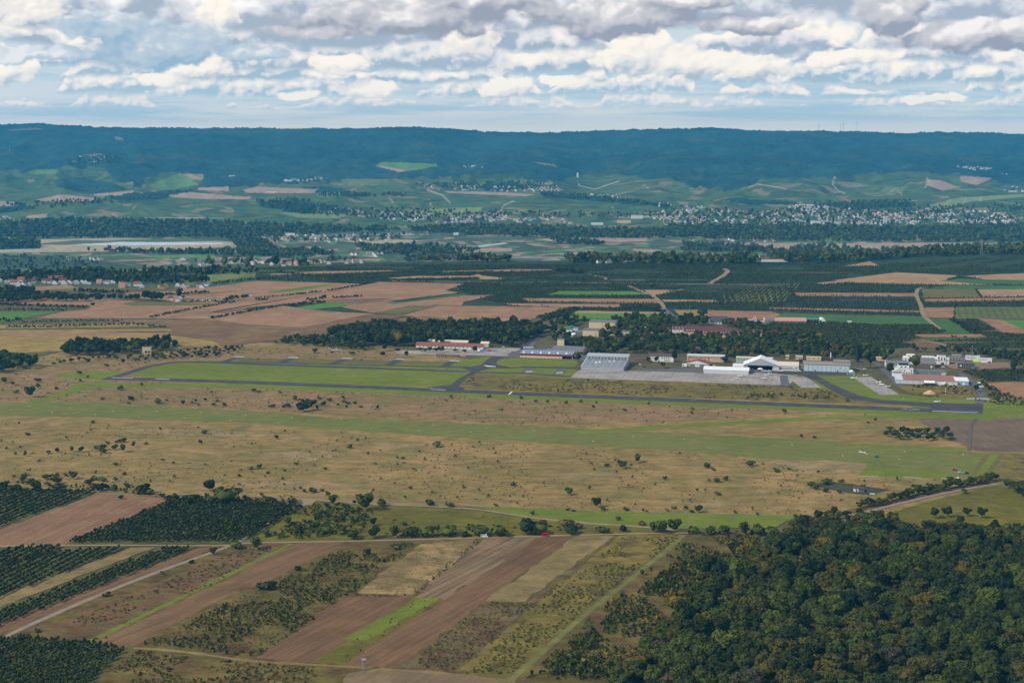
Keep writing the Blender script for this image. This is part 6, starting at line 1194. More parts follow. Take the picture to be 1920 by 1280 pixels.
# plantations beyond the airfield, in long east-west rows
DR = D5 - math.pi / 2
CLUMP = [crown_pts(700 + i, 1.6, 1.6, .0, 3.4, 2, 12, 1.1, low=-.8, core=False) for i in range(5)]
FLD = tuple({nm for nm, _ in REG} - {'orchard_floor', 'orchard_nets'})
mass = Mass()
for poly, d, rs, ps in [([(735, 528), (960, 497), (1400, 493), (1600, 497), (1760, 494), (1920, 480), (2000, 480), (2000, 600), (1730, 596), (1440, 584), (1260, 580), (1100, 600), (990, 600), (960, 575), (840, 548), (870, 530)], DR, 8.5, 5.0),
                        ([(480, 503), (760, 497), (960, 497), (960, 530), (735, 527), (690, 533), (560, 529), (480, 526)], DR, 9, 5.0), ([(1435, 602), (1540, 604), (1640, 610), (1755, 610), (1775, 622), (1700, 640), (1720, 652), (1640, 656), (1540, 642), (1450, 622)], DR, 5, 3.2),
                        ([(1790, 628), (1850, 634), (1990, 640), (1990, 688), (1870, 672), (1800, 655), (1750, 640)], DR, 5.5, 3.2), ([(1780, 602), (1830, 600), (1880, 626), (1920, 630), (1920, 640), (1850, 632), (1800, 618)], DR, 5, 3),
                        ([(1802, 697), (1990, 692), (1990, 720), (1900, 716), (1850, 716)], DR, 5.0, 3.0), ([(995, 598), (1083, 576), (1092, 577), (1020, 600)], DR, 4, 3), ([(1060, 600), (1245, 603), (1240, 606), (1060, 603)], DR, 4, 3)]:
    x, y = rows(poly, d, rs, ps, .2); ok = free(x, y, FLD); x, y = x[ok], y[ok]; z = terrain(x, y)
    gap = fbm(x / 130, y / 40, 2) > .33
    for a, b_, c in zip(x[gap], y[gap], z[gap]):
        v, f = random.choice(CLUMP); s = random.uniform(.8, 1.2); mass.add(inst(v, f, a, b_, c, s, s, random.uniform(0, 6)), f, pick([(GH, 5), (G2, 2.4), (G9, 1.4)]))
print('orchard quads', mass.n // 4)
mass.build('fruit_plantation', 'long dark rows of fruit trees on the plateau beyond the airfield', 'plantation')
# hedges and tree lines in the fields
def hedge(pts, wd, hgt, label, pal, dens=1.0, name='hedge'):
    mass = Mass(); w = [G(*p) for p in pts]
    for (x1, y1), (x2, y2) in zip(w, w[1:]):
        L = math.hypot(x2 - x1, y2 - y1); n = int(L * dens / 3.2) + 1
        for k in range(n):
            f = (k + random.random()) / n; j = random.uniform(-wd, wd) / 2; a = x1 + (x2 - x1) * f - (y2 - y1) / L * j; b_ = y1 + (y2 - y1) * f + (x2 - x1) / L * j
            v, fq = random.choice(CLUMP); s = random.uniform(.7, 1.1) * hgt / 3.4; mass.add(inst(v, fq, a, b_, float(terrain(a, b_)), s * 1.15, s, random.uniform(0, 6)), fq, pick(pal))
    o = mass.build(name, label, 'hedge'); del o['kind']; return o
HP = [(G1, 3), (G9, 3), (G2, 1)]
for pts, wd, hg, lb in [([(532, 575), (570, 571), (612, 567)], 10, 5.5, 'thick dark hedge above the small bright green field'), ([(480, 560), (530, 555), (575, 551)], 6, 3.5, 'thin hedge line on the pale bare field, lower piece'), ([(557, 553), (600, 547.5)], 6, 4, 'thin hedge line on the pale bare field, middle piece'),
                        ([(616, 546), (650, 540), (686, 533.5)], 6, 4, 'thin hedge line on the pale bare field, upper piece'), ([(281, 596), (330, 586), (400, 573), (440, 567)], 7, 4, 'long slanting hedge between the two bare fields'), ([(392, 598), (440, 590), (482, 582), (527, 574)], 7, 4.5, 'dark slanting hedge left of the field track'),
                        ([(0, 573), (80, 575), (162, 578)], 8, 5.5, 'row of even dark trees above the green field, upper row'), ([(0, 581.5), (60, 582), (126, 583)], 7, 4.5, 'row of even dark trees above the green field, lower row'), ([(40, 605), (130, 603), (230, 602)], 16, 3.5, 'dark bushy strip above the gold strips'),
                        ([(10, 615), (100, 613), (240, 609), (310, 614)], 12, 4, 'broken line of bushes between the gold strips'), ([(0, 603), (40, 602)], 16, 6, 'dark bushes at the frame edge below the green field'), ([(625, 559.5), (680, 556.5)], 4, 5, 'row of little trees on the dark soil strip'), ([(575, 564), (594, 563)], 6, 6, 'short dark hedge block on the bare field'), ([(600, 561), (612, 560)], 6, 7, 'small tree clump on the bare field'), ([(480, 563), (500, 563)], 8, 6, 'bushy knot where two hedges meet'),
                        ([(1165, 577), (1240, 579)], 22, 5, 'dark hedge block left of the pale farm track'), ([(1092, 579), (1170, 581), (1250, 584.5)], 10, 5, 'even row of dark trees above the green strip'), ([(1020, 602), (1060, 589), (1082, 578)], 12, 5, 'dark slanting tree row left of the green strip'), ([(1350, 567), (1440, 568), (1480, 569)], 5, 2.5, 'low edge of the striped vineyard'),
                        ([(1784, 599), (1830, 628)], 10, 5, 'dark hedge along the narrow green plot'), ([(1440, 541), (1480, 542), (1490, 556)], 6, 4, 'dark row closing the striped vineyard'), ([(1250, 514), (1290, 516), (1320, 515)], 14, 6, 'dark copse on the far edge of the plantation'), ([(1040, 508), (1080, 511), (1090, 513)], 18, 8, 'dark clump of trees by the pale strip on the brow'),
                        ([(520, 511), (600, 520), (725, 524)], 14, 5, 'dark scrub line above the wide bare field'), ([(400, 533), (480, 524), (530, 523)], 14, 5, 'dark slope of bushes at the head of the bare field'), ([(420, 564), (440, 560), (470, 556)], 12, 6, 'bushes around the farm yard at the field edge'), ([(340, 566), (400, 566), (430, 568)], 6, 4, 'garden hedge below the little white farm'),
                        ([(240, 557), (300, 555), (330, 553), (390, 549)], 10, 6, 'garden trees below the yellow house'), ([(140, 546), (180, 548), (240, 550)], 18, 7, 'bushy gardens below the orange-roofed houses')]:
    hedge(pts, wd, hg, lb, HP)
for pts, lb in [([(45, 907), (180, 918), (262, 925)], 'overgrown fence line above the rose ploughed field'), ([(440, 1012), (500, 980), (560, 952)], 'weedy bank along the concrete track'), ([(1290, 1000), (1360, 1003), (1440, 1004)], 'grey-brown hedge between the green field and the scrub')]:
    hedge(pts, 8, 3.4, lb, [(G2, 2), (G1, 2), (G10, 1), (G4, 1)])
hedge([(648, 1116), (775, 1117), (900, 1012)], 5, 1.6, 'dark weedy ditch beside the straw plot', [(G1, 2), (WEED, 2), (TUFD, 2)])
hedge([(1830, 750), (1870, 757), (1990, 766)], 6, 2.5, 'hedge along the gate and the eastern meadow', HP)

# ------------------------------------------------------------------ far woods along the river, in the valley and on the vineyard hill
def farwood(name, label, polys, pal, h0, h1):
    mass = Mass(); rg = np.random.default_rng(5)
    for poly, n in polys:
        P = np.array(poly); qx = rg.uniform(P[:, 0].min(), P[:, 0].max(), n * 3); qy = rg.uniform(P[:, 1].min(), P[:, 1].max(), n * 3)
        k = inpoly(qx, qy, poly); w = GT(qx[k][:n], qy[k][:n]); w = w[~np.isnan(w[:, 0])]
        for a, b_, c in w:
            v, f = random.choice(CLUMP); h_ = random.uniform(h0, h1); sx = h_ * random.uniform(.22, .36); mass.add(inst(v, f, a, b_, c, sx, h_ / 3.4, random.uniform(0, 6)), f, pick(pal))
    return mass.build(name, label, 'wood')
RP = [(G1, 1), (G2, 4), (G9, .8), (G4, 1.4), (G3, 3)]
farwood('river_wood', 'dark belt of river woods across the valley floor',
        [([(-40, 418), (150, 412), (420, 418), (560, 424), (720, 428), (760, 434), (640, 437), (480, 446), (200, 447), (-40, 447)], 2300), ([(760, 428), (900, 424), (1040, 428), (1250, 434), (1320, 446), (1100, 448), (880, 442), (780, 436)], 1300),
         ([(1250, 424), (1500, 424), (1700, 428), (1960, 420), (1960, 454), (1700, 454), (1380, 452), (1240, 440)], 2600), ([(420, 445), (500, 455), (520, 475), (560, 470), (540, 484), (460, 478)], 420), ([(-40, 450), (70, 452), (76, 465), (-40, 468)], 300),
         ([(120, 470), (330, 474), (560, 470), (640, 478), (560, 482), (300, 476)], 420), ([(660, 462), (780, 462), (900, 470), (860, 480), (700, 478)], 300), ([(1020, 446), (1140, 458), (1120, 462), (1040, 456)], 120), ([(1280, 458), (1440, 466), (1460, 476), (1280, 470)], 260), ([(1440, 474), (1540, 460), (1640, 474), (1700, 484), (1560, 494), (1440, 492)], 420),
         ([(1640, 470), (1800, 466), (1960, 462), (1960, 478), (1840, 478), (1700, 484)], 360), ([(1060, 484), (1250, 484), (1420, 488), (1420, 496), (1260, 496), (1060, 493)], 360), ([(760, 482), (960, 486), (960, 492), (760, 491)], 160)], RP, 12, 24)
farwood('slope_wood', 'dark copses between the vineyards of the far slope', [([(480, 377), (560, 374), (640, 390), (660, 400), (560, 402), (490, 388)], 260), ([(1010, 362), (1110, 368), (1250, 383), (1260, 391), (1120, 378), (1020, 370)], 260), ([(0, 385), (300, 366), (372, 358), (300, 374), (60, 394), (0, 398)], 260), ([(590, 362), (760, 366), (760, 370), (600, 370)], 120),
         ([(560, 395), (800, 392), (1000, 400), (1250, 400), (1920, 385), (1920, 400), (1300, 410), (600, 408)], 500), ([(780, 346), (960, 342), (1060, 350), (960, 358), (800, 352)], 220), ([(1520, 384), (1700, 376), (1722, 386), (1600, 394)], 260), ([(120, 300), (240, 290), (240, 306), (130, 312)], 160), ([(1230, 384), (1420, 400), (1500, 388), (1640, 398), (1740, 394), (1940, 408), (1940, 420), (1760, 420), (1600, 424), (1280, 420)], 420), ([(592, 392), (700, 398), (945, 400), (955, 412), (800, 420), (700, 412)], 130), ([(480, 446), (760, 442), (740, 454), (490, 456)], 60), ([(360, 492), (690, 488), (560, 499), (380, 499)], 60)], RP, 12, 22)
farwood('brow_wood', 'dark trees and gardens behind the village on the left brow', [([(-40, 508), (100, 512), (150, 508), (260, 512), (340, 520), (400, 528), (330, 534), (150, 530), (-40, 526)], 650), ([(-40, 545), (60, 545), (60, 556), (-40, 556)], 100), ([(0, 482), (120, 482), (200, 496), (120, 506), (0, 506)], 120), ([(260, 508), (480, 506), (480, 514), (300, 516)], 160)], [(G1, 3), (G2, 3), (G9, 2), (G3, 1)], 6, 15)
# ------------------------------------------------------------------ vehicles
WIN = plain('car_glass', (.02, .025, .035), .1, .6, .1)
def car(px, py, rot, mat, label, L=4.4, kind='car', z=0.3, cat='car'):
    x, y = G(px, py, z); o = empty({'car': 'parked_car', 'van': 'van', 'camper': 'camper_van'}[kind], (x, y, z), rot); tag(o, label, cat)
    prof = {'car': [(-2.2, .45), (2.2, .45), (2.2, .85), (1.1, 1.0), (.55, 1.5), (-1.4, 1.5), (-2.1, .95)], 'van': [(-2.7, .45), (2.7, .45), (2.7, 1.15), (2.2, 1.3), (1.5, 2.3), (-2.6, 2.35), (-2.7, 2.2)],
            'camper': [(-2.9, .5), (2.9, .5), (2.9, 1.1), (2.2, 1.3), (1.7, 1.9), (2.0, 2.1), (1.9, 2.9), (-2.8, 2.95), (-2.9, 2.8)]}[kind]
    w_ = {'car': .88, 'van': 1.0, 'camper': 1.1}[kind]; k = MB(); s_ = L / 4.4 if kind == 'car' else 1
    k.loft([[(a * s_, -w_, b_) for a, b_ in prof], [(a * s_, w_, b_) for a, b_ in prof]]); k.build('body', mat, o)
    k = MB(); h0, h1 = {'car': (1.0, 1.42), 'van': (1.4, 2.1), 'camper': (1.35, 1.85)}[kind]; f0 = {'car': .75, 'van': 1.85, 'camper': 1.95}[kind]
    for s in (-1, 1):
        yb_ = s * (w_ + .02); k.box(-1.2 * s_ if kind != 'camper' else .9, f0 * .75 * s_, min(yb_, yb_ - s * .04), max(yb_, yb_ - s * .04), h0, h1)
    k.build('side_window', WIN, o)
    k = MB(); a = f0 * s_; k.add([(a + .36, -w_ * .85, h0), (a + .36, w_ * .85, h0), (a, w_ * .8, h1), (a, -w_ * .8, h1)], [(0, 1, 2, 3)]); k.build('windscreen', WIN, o)
    for dx in (-1.35, 1.4):
        for s in (-1, 1): k = MB(); k.tube((dx * s_, s * (w_ - .12), .36), (dx * s_, s * (w_ + .04), .36), .36, n=10); k.build('wheel', TYRE, o)
    return o
car(908, 1007, -.02, WHITE, 'white camper van driving on the dirt track', kind='camper', cat='camper van'); car(1023, 1004.6, .03, plain('red_van', (.38, .012, .035), .35, .5, .05), 'red van on the dirt track beside the dark bushes', kind='van', cat='van'); car(438.5, 1015, .15, plain('car_blue', (.035, .035, .09), .3, .5, .05), 'dark blue car parked at the track crossing', z=.4)
car(1644, 856.5, 0, plain('tow_blue', (.02, .10, .28), .4, .5, .05), 'blue car standing on the glider field near the glider'); car(1790, 881, -.2, plain('wine_red', (.28, .02, .05), .4, .5, .05), 'wine red car parked at the end of the glider field'); car(1802, 887, -.05, plain('silver_car', (.4, .42, .46), .3, .5, .05), 'long silver car parked at the end of the glider field', L=6.0); car(1795, 897.5, 1.6, WHITE, 'white car seen end-on above the hedge')
car(1813, 887.5, -.05, TYRE, 'dark trailer-like car right behind the silver one', L=3.6)
x0, y0 = G(1743, 692)
for i, (px, py, m_, lb) in enumerate([(1610, 692.5, WHITE, 'white car at the tree by the kiosk'), (1616, 693.5, SILV, 'silver car in the car park beside the kiosk'), (1622, 692.8, WHITE, 'second white car in the car park beside the kiosk'), (1645, 690.5, DKR, 'dark car on the road past the tall trees'), (1760, 687, RED, 'small red car at the building site'), (1768, 688.5, WHITE, 'white van-like car at the building site'), (1855, 680, DKR, 'dark car at the end of the site containers'),
                                     (1000, 660, WHITE, 'white car on the asphalt beside the road junction'), (944, 651.5, WHITE, 'white car on the pale apron near the grove'), (960, 660, SILV, 'silver car on the apron crossing'), (1200, 684, WHITE, 'white car before the annex'), (1208, 688, NAVY, 'navy car before the annex'), (1340, 686.5, WHITE, 'white car before the peach hall'), (1333, 685.5, DKR, 'dark car before the peach hall'),
                                     (1530, 608.5, WHITE, 'white car in front of the dark barn'), (1556, 607, SILV, 'silver car beside the teal container'), (1525, 605.5, RED, 'red car at the dark barn')]): car(px, py, random.uniform(-.4, .4), m_, lb, z=.2)
for px, py, wp, mt, lb in [(895, 658.5, 6, WHITE, 'white box container at the pale apron edge'), (902, 658.8, 12, BLU, 'blue-grey container at the pale apron edge'), (915, 659, 8, RED, 'bright red container at the pale apron edge'), (924, 659.3, 8, BLU, 'blue container beside the red one')]:
    b = Bld('container', lb, 'container', px, py, wp, 2.5); b.box('body', mt, 0, b.W, 0, 2.5, .1, 2.8); b.box('door', GRY, b.W - .9, b.W - .1, -.06, .02, .2, 2.5)
b = Bld('semi_trailer', 'grey semi-trailer with a dark tractor on the asphalt yard', 'truck', 981, 655, 20, 2.8, -.03); W = b.W; b.box('body', SILV, 0, W, 0, 2.8, 1.1, 4); b.box('cab', DKR, -4.2, -.6, .1, 2.7, .6, 3.2)
for x in (.15, .8, .9, -.2): k = MB(); k.tube((W * x, -.05, .5), (W * x, 2.85, .5), .5, n=10); k.build('wheel', TYRE, b.o)
b = Bld('box_trailer', 'white box trailer parked left of the small red-roofed hangar', 'trailer', 1279, 688, 8, 3.5); W = b.W; b.box('body', WHITE, 0, W, 0, 3.5, .7, 4.6); b.box('door', DARK, W * .15, W * .4, -.06, .02, 1.4, 3.4); k = MB(); k.tube((W / 2, -.05, .5), (W / 2, 3.55, .5), .5, n=10); k.build('wheel', TYRE, b.o)

# ------------------------------------------------------------------ aircraft
def plane(px, py, rot, label, span=10.5, L=7.6, z=.25, high=False, mat=None, group=None, name='light_aircraft', trim=None):
    mat = mat or WHITE; x, y = G(px, py, z); o = empty(name, (x, y, z), rot); tag(o, label, 'glider' if name == 'glider' else 'aircraft', group); s = L / 7.6
    prof = [(3.8, .12, 1.25), (3.5, .42, 1.25), (2.2, .55, 1.3), (1.0, .62, 1.5), (-.4, .55, 1.45), (-2.2, .26, 1.4), (-3.7, .1, 1.45)]
    k = MB(); k.loft([[(a * s, r * math.cos(t) * .95, zc + r * math.sin(t)) for t in np.linspace(0, 2 * math.pi, 10, endpoint=False)] for a, r, zc in prof]); k.build('fuselage', mat, o)
    zw = 1.95 if high else 1.05; k = MB()
    def wing(b, x0, c0, c1, sp, z0, dih): 
        for sg in (-1, 1):
            A = [(x0, 0), (x0 - c0 * .5, .09), (x0 - c0, 0), (x0 - c0 * .5, -.05)]; B = [(x0 - .2, 0), (x0 - .2 - c1 * .5, .06), (x0 - .2 - c1, 0), (x0 - .2 - c1 * .5, -.03)]
            b.loft([[(p, sg * .35, z0 + q) for p, q in A], [(p, sg * sp / 2, z0 + dih + q) for p, q in B]])
    wing(k, 1.3 * s, 1.55 if name != 'glider' else 1.0, 1.1 if name != 'glider' else .5, span, zw, .35 if not high else .1); k.build('wing', mat, o)
    k = MB(); wing(k, -2.8 * s, .85, .6, 3.2, 1.6 if name != 'glider' else 2.5, 0); k.build('tailplane', mat, o)
    k = MB(); k.loft([[(-2.5 * s, -.05, 1.5), (-3.7 * s, -.05, 1.5), (-3.7 * s, .05, 1.5), (-2.5 * s, .05, 1.5)], [(-3.3 * s, -.03, 2.7), (-3.9 * s, -.03, 2.7), (-3.9 * s, .03, 2.7), (-3.3 * s, .03, 2.7)]]); k.build('fin', trim or mat, o)
    k = MB(); k.loft([[(a * s, r * math.cos(t) * .9, zc + r * math.sin(t)) for t in np.linspace(0, 2 * math.pi, 8, endpoint=False)] for a, r, zc in ((1.9, .2, 1.75), (1.2, .45, 1.8), (.2, .42, 1.8), (-.5, .15, 1.75))]); k.build('canopy', WIN, o)
    if name != 'glider':
        k = MB(); k.box(3.78 * s, 3.86 * s, -.07, .07, .4, 2.1); k.build('propeller', TYRE, o)
        for wx, wy in ((2.6, 0), (.2, 1.1), (.2, -1.1)): k = MB(); k.tube((wx * s, wy, .9), (wx * s, wy, .22), .06, n=5); k.tube((wx * s, wy - .08, .22), (wx * s, wy + .08, .22), .22, n=8); k.build('wheel', TYRE, o)
    else: k = MB(); k.tube((.6, -.1, .5), (.6, .1, .5), .25, n=8); k.build('wheel', TYRE, o)
    return o
plane(1757, 754.5, R(180), 'white low-wing aircraft taxiing on the runway end pad', 10.5, 8)
plane(1617, 850.5, R(12), 'white glider resting on the grass runway with one wing up', 18, 8.2, name='glider', trim=CRM)
for px, py, a, sp, hi, lb, tr in [(1382, 710.5, 10, 11, False, 'nearest white aircraft of the left trio on the apron', None), (1387, 706.5, 12, 11, False, 'middle white aircraft of the left trio on the apron', None), (1393, 705.5, 30, 10, True, 'rear white aircraft of the left trio on the apron', None), (1433, 710.5, 8, 11, False, 'nearest white aircraft of the right trio on the apron', None), (1437, 706, 15, 10, True, 'rear white aircraft of the right trio on the apron', None), (1443, 702.5, 20, 11, True, 'white aircraft with orange tail in the right trio', ORANGE),
                                  (1432, 697, 15, 10, False, 'white aircraft just before the open hangar door', None), (1441, 697.5, -10, 10, True, 'white aircraft at the corner of the open hangar door', None), (1463, 697, 10, 12, False, 'white aircraft below the ribbon-window workshop', None), (1499, 697, 0, 9, True, 'orange and white aircraft below the brown link block', ORANGE), (1600, 710, 160, 11, False, 'white aircraft at the left corner of the long hardstand', None), (1623, 705, 200, 11, False, 'white aircraft at the top corner of the long hardstand', None),
                                  (1648, 718, 120, 10, True, 'white aircraft on the right edge of the long hardstand', None), (1653, 722, 130, 10, False, 'second white aircraft on the right edge of the long hardstand', None), (1664, 726, 190, 11, True, 'white aircraft parked on grass beside the long hardstand', None), (1408, 694, 40, 9, True, 'small dark aircraft between the hangars', None)]:
    plane(px, py, R(a), lb, sp, sp * .74, high=hi, trim=tr, mat=SLATE if 'dark' in lb else None)
b = Bld('sunshade', 'white round sunshade in front of the open hangar', 'sunshade', 1421, 695.5, 8, 4); k = MB(); k.loft([[(3 + r * math.cos(a), 2 + r * .9 * math.sin(a), z) for a in np.linspace(0, 6.28, 14, endpoint=False)] for z, r in ((2.6, 4.0), (3.4, 3.0), (4.0, 1.2), (4.2, .2))]); k.build('canvas', WHITE, b.o); k = MB(); k.tube((3, 2, 0), (3, 2, 2.7), .12); k.build('pole', STEEL, b.o)
# ------------------------------------------------------------------ strip markers and the flock
mk = MB(); mk.add([(-.6, -.3, .02), (.6, -.3, .02), (.6, .3, .02), (-.6, .3, .02), (-.6, 0, .4), (.6, 0, .4)], [(0, 1, 5, 4), (2, 3, 4, 5), (3, 0, 4), (1, 2, 5), (3, 2, 1, 0)]); mkm = mk.mesh('marker_board', [LGR])
MK = [(54, 761), (132, 765), (179, 777), (212, 771), (260, 781), (294, 771), (346, 784), (376, 774), (432, 789), (461, 778), (522, 793), (547, 782), (640, 787), (696, 803), (785, 808), (812, 796), (883, 810), (912, 802), (1000, 807), (1112, 827), (1187, 818), (1283, 823), (1485, 834), (1580, 854), (1696, 846), (1686, 860), (1806, 852), (20, 769), (98, 773)]
for i, (px, py) in enumerate(MK):
    x, y = G(px, py, .3); o = link('marker_board', mkm, None, (x, y, .3), random.uniform(-.3, .3)); row = 'upper' if py < 767 + (px - 54) * .037 else 'lower'
    third = 'western' if px < 640 else ('middle' if px < 1280 else 'eastern'); tag(o, f'white tent-shaped marker along the {row} edge of the grass runway, {third} stretch', 'marker', f'white markers along the {row} edge of the grass runway, {third} stretch')
o = link('marker_board', mkm, None, (*G(253, 682, .1), .1)); tag(o, 'single white marker on brown grass by the taxiway bend', 'marker'); o = link('marker_board', mkm, None, (*G(1694, 747, .3), .3)); tag(o, 'white marker beside the curved taxiway', 'marker')
def sheep_mesh():
    k = MB(); body = [(-.75, .18, .82), (-.6, .36, .85), (-.1, .42, .85), (.4, .40, .88), (.65, .24, .95), (.85, .15, 1.1), (1.05, .13, 1.12), (1.25, .07, 1.0)]
    k.loft([[(a, r * math.cos(t) * .85, z + r * math.sin(t)) for t in np.linspace(0, 2 * math.pi, 8, endpoint=False)] for a, r, z in body])
    for lx in (-.5, .42):
        for ly in (-.2, .2): k.tube((lx, ly, .6), (lx + .04, ly, .32), .09, .06, 5); k.tube((lx + .04, ly, .32), (lx, ly, 0), .06, .05, 5)
    k.tube((1.0, -.12, 1.2), (.95, -.3, 1.18), .05, .02, 4); k.tube((1.0, .12, 1.2), (.95, .3, 1.18), .05, .02, 4); return k.mesh('sheep', [plain('fleece', (.52, .45, .36), .95, .05, .15, 4)])
shm = sheep_mesh(); rg = random.Random(9)
for i in range(44):
    px = rg.gauss(630, 9); py = rg.gauss(657.5, 3.0); x, y = G(px, min(max(py, 652.5), 664)); o = link('sheep', shm, None, (x, y, .3), rg.uniform(0, 6.28)); s = rg.uniform(1.0, 1.25); o.scale = (s, s, s)
    tag(o, 'woolly pale sheep grazing in the flock on the brown pasture', 'sheep', 'sheep of the flock on the brown pasture')
# ------------------------------------------------------------------ houses: the 300 that show largest stand alone, the far remainder is one town mass
def house_mesh(w_, d, h, rh, axis, wall, roof):
    k = MB(); k.box(0 - w_ / 2, w_ / 2, -d / 2, d / 2, 0, h, 0)
    ov = .3
    if axis == 'x': a, c, e, f = -w_ / 2 - ov, w_ / 2 + ov, -d / 2 - ov, d / 2 + ov; P = [(a, e, h), (c, e, h), (c, f, h), (a, f, h), (a, 0, h + rh), (c, 0, h + rh)]; k.add(P, [(0, 1, 5, 4), (2, 3, 4, 5)], 1); k.add(P, [(3, 0, 4), (1, 2, 5)], 0)
    elif axis == 'y': a, c, e, f = -w_ / 2 - ov, w_ / 2 + ov, -d / 2 - ov, d / 2 + ov; P = [(a, e, h), (c, e, h), (c, f, h), (a, f, h), (0, e, h + rh), (0, f, h + rh)]; k.add(P, [(1, 2, 5, 4), (3, 0, 4, 5)], 1); k.add(P, [(0, 1, 4), (2, 3, 5)], 0)
    else: k.box(-w_ / 2 - .2, w_ / 2 + .2, -d / 2 - .2, d / 2 + .2, h + .02, h + .6, 1)
    for z in ((1.2, 2.5), (4.0, 5.3)):
        if z[1] < h:
            for i in range(3): x = -w_ / 2 + w_ * (i + .5) / 3; k.box(x - .6, x + .6, -d / 2 - .08, -d / 2 + .01, z[0], z[1], 2)
    return k.v, k.f, k.m, [wall, roof, GLS]
WALLS = [(WH, 5, 'white'), (CRM, 1.2, 'cream'), (LGR, 1, 'pale grey'), (YEL, .3, 'yellow'), (PEA, .4, 'peach')]; ROOFS = [(REDR, 2.4, 'red'), (MAR, 2, 'dark red'), (DKR, 2, 'dark'), (BRR, 1.5, 'brown'), (ORR, 1.2, 'orange'), (CONR, 1.4, 'grey')]
HS = []                                      # x, y, z, w, d, h, roof h, axis, wall, roof, rot, place
def town(polys, place, w0=8, w1=14, wt=None, rt=None, h0=4, h1=7):
    for poly, n in polys:
        P = np.array(poly); k = 0; tries = 0; pts = []
        while len(pts) < n and tries < n * 30:
            tries += 1; qx = random.uniform(P[:, 0].min(), P[:, 0].max()); qy = random.uniform(P[:, 1].min(), P[:, 1].max())
            if inpoly(np.array([qx]), np.array([qy]), poly)[0] and float(fbm(np.array(qx / 22.0 + 40), np.array(qy / 6.0), 2)) > .46: pts.append((qx, qy))
        for (a, b_, c) in GT([p[0] for p in pts], [p[1] for p in pts]):
            if not np.isnan(a):
                wl = random.choices(WALLS, wt or [q[1] for q in WALLS])[0]; rf = random.choices(ROOFS, rt or [q[1] for q in ROOFS])[0]; ww = random.uniform(w0, w1)
                HS.append((a, b_, c, ww, random.uniform(.7, 1) * ww, random.uniform(h0, h1), ww * random.uniform(.28, .45), random.choice('xyy'), wl, rf, random.uniform(-.5, .5), place))
# village on the left brow, each house placed from the photograph: px, py of the base, width px, wall, roof, axis
WN = {q[2]: q for q in WALLS}; RN = {q[2]: q for q in ROOFS}
for ent in '12 531 8 white brown y|2 528 6 white red y|20 529 8 white dark x|27 533 14 white red x|36 536 11 white red y|44 536 9 white orange y|55 535 8 white dark_red y|40 528 14 peach red x|64 531 8 peach dark x|68 527 12 pale_grey brown x|84 530 9 cream dark_red x|93 531 8 white dark x|98 527 16 white red x|110 526 16 white red x|104 533 10 white dark_red y|121 533 12 white brown y|128 531 8 cream red y|132 532 9 white red y|144 532 11 white dark_red y|145 526 10 white red y|117 529 12 cream dark_red x|140 527 12 white red x|155 531 8 white dark y|161 532 10 white dark y|168 533 6 white brown x|187 531 11 peach orange x|195 531 7 pale_grey brown x|202 532 9 white grey x|211 531 7 white grey y|222 531 14 white grey f|230 539 14 peach orange x|240 538 10 white grey x|258 536 13 white red x|266 539 10 white grey y|300 540 8 yellow grey y|310 539 13 yellow brown y|305 541 10 yellow brown x|334 537 9 white red y|344 540 12 white orange y|352 538 8 cream red x|372 537 9 white dark_red x|382 536 22 white grey f|379 541 10 white dark y|390 535 8 pale_grey grey x|321 563 10 white dark_red x|338 562 10 white red y|344 561 7 white red x|334 565 9 white grey f|378 564 16 cream grey f|395 565 14 cream grey f|420 558 24 peach orange f|470 556 7 white grey f|5 552 9 pale_grey grey x|13 552 6 pale_grey grey y|7 549 8 white grey x|85 490 0 white red x'.split('|'):
    px, py, wp, wl, rf, ax = ent.split(); px, py, wp = float(px), float(py), float(wp)
    if wp == 0: continue
    (a, b_, c), = GT([px], [py]); m_ = math.hypot(a, b_) / F * wp * .88
    HS.append((a, b_, c, m_, min(16, m_ * .9), 4.6, m_ * .42 if ax != 'f' else .6, ax, WN[wl.replace('_', ' ')], RN[rf.replace('_', ' ')], random.uniform(-.25, .25), 'in the left brow village' if py < 550 else 'at the field farm'))
town([([(360, 493), (480, 490), (600, 492), (640, 488), (690, 488), (690, 493), (560, 499), (380, 499)], 85)], 'in the nearer valley village', 8, 13)
town([([(72, 485), (130, 484), (200, 487), (200, 489), (75, 487)], 16), ([(290, 485), (350, 486), (350, 490), (290, 489)], 12)], 'under the vineyard hill', 8, 15)
town([([(482, 446), (560, 442), (700, 440), (760, 444), (740, 452), (600, 455), (490, 455)], 100)], 'before the river woods', 8, 14)
town([([(655, 478), (700, 474), (780, 476), (700, 483)], 20), ([(1120, 488), (1440, 487), (1480, 492), (1120, 494)], 26), ([(1280, 448), (1480, 450), (1480, 454), (1290, 454)], 12)], 'scattered along the valley road', 8, 16)
n_near = len(HS)
town([([(592, 392), (640, 390), (700, 398), (780, 402), (860, 402), (945, 400), (955, 412), (900, 420), (800, 418), (700, 410), (600, 398)], 330), ([(950, 410), (1010, 408), (1090, 414), (1080, 420), (990, 422)], 45)], 'in the riverside town', 9, 18)
town([([(1420, 400), (1500, 386), (1560, 388), (1640, 396), (1740, 392), (1830, 396), (1900, 402), (1940, 408), (1940, 420), (1760, 420), (1600, 424), (1440, 420)], 620), ([(1230, 383), (1340, 390), (1400, 398), (1440, 402), (1440, 422), (1280, 420), (1230, 408)], 170)], 'in the large far town', 9, 19, wt=[7, 1, 2, .2, .5])
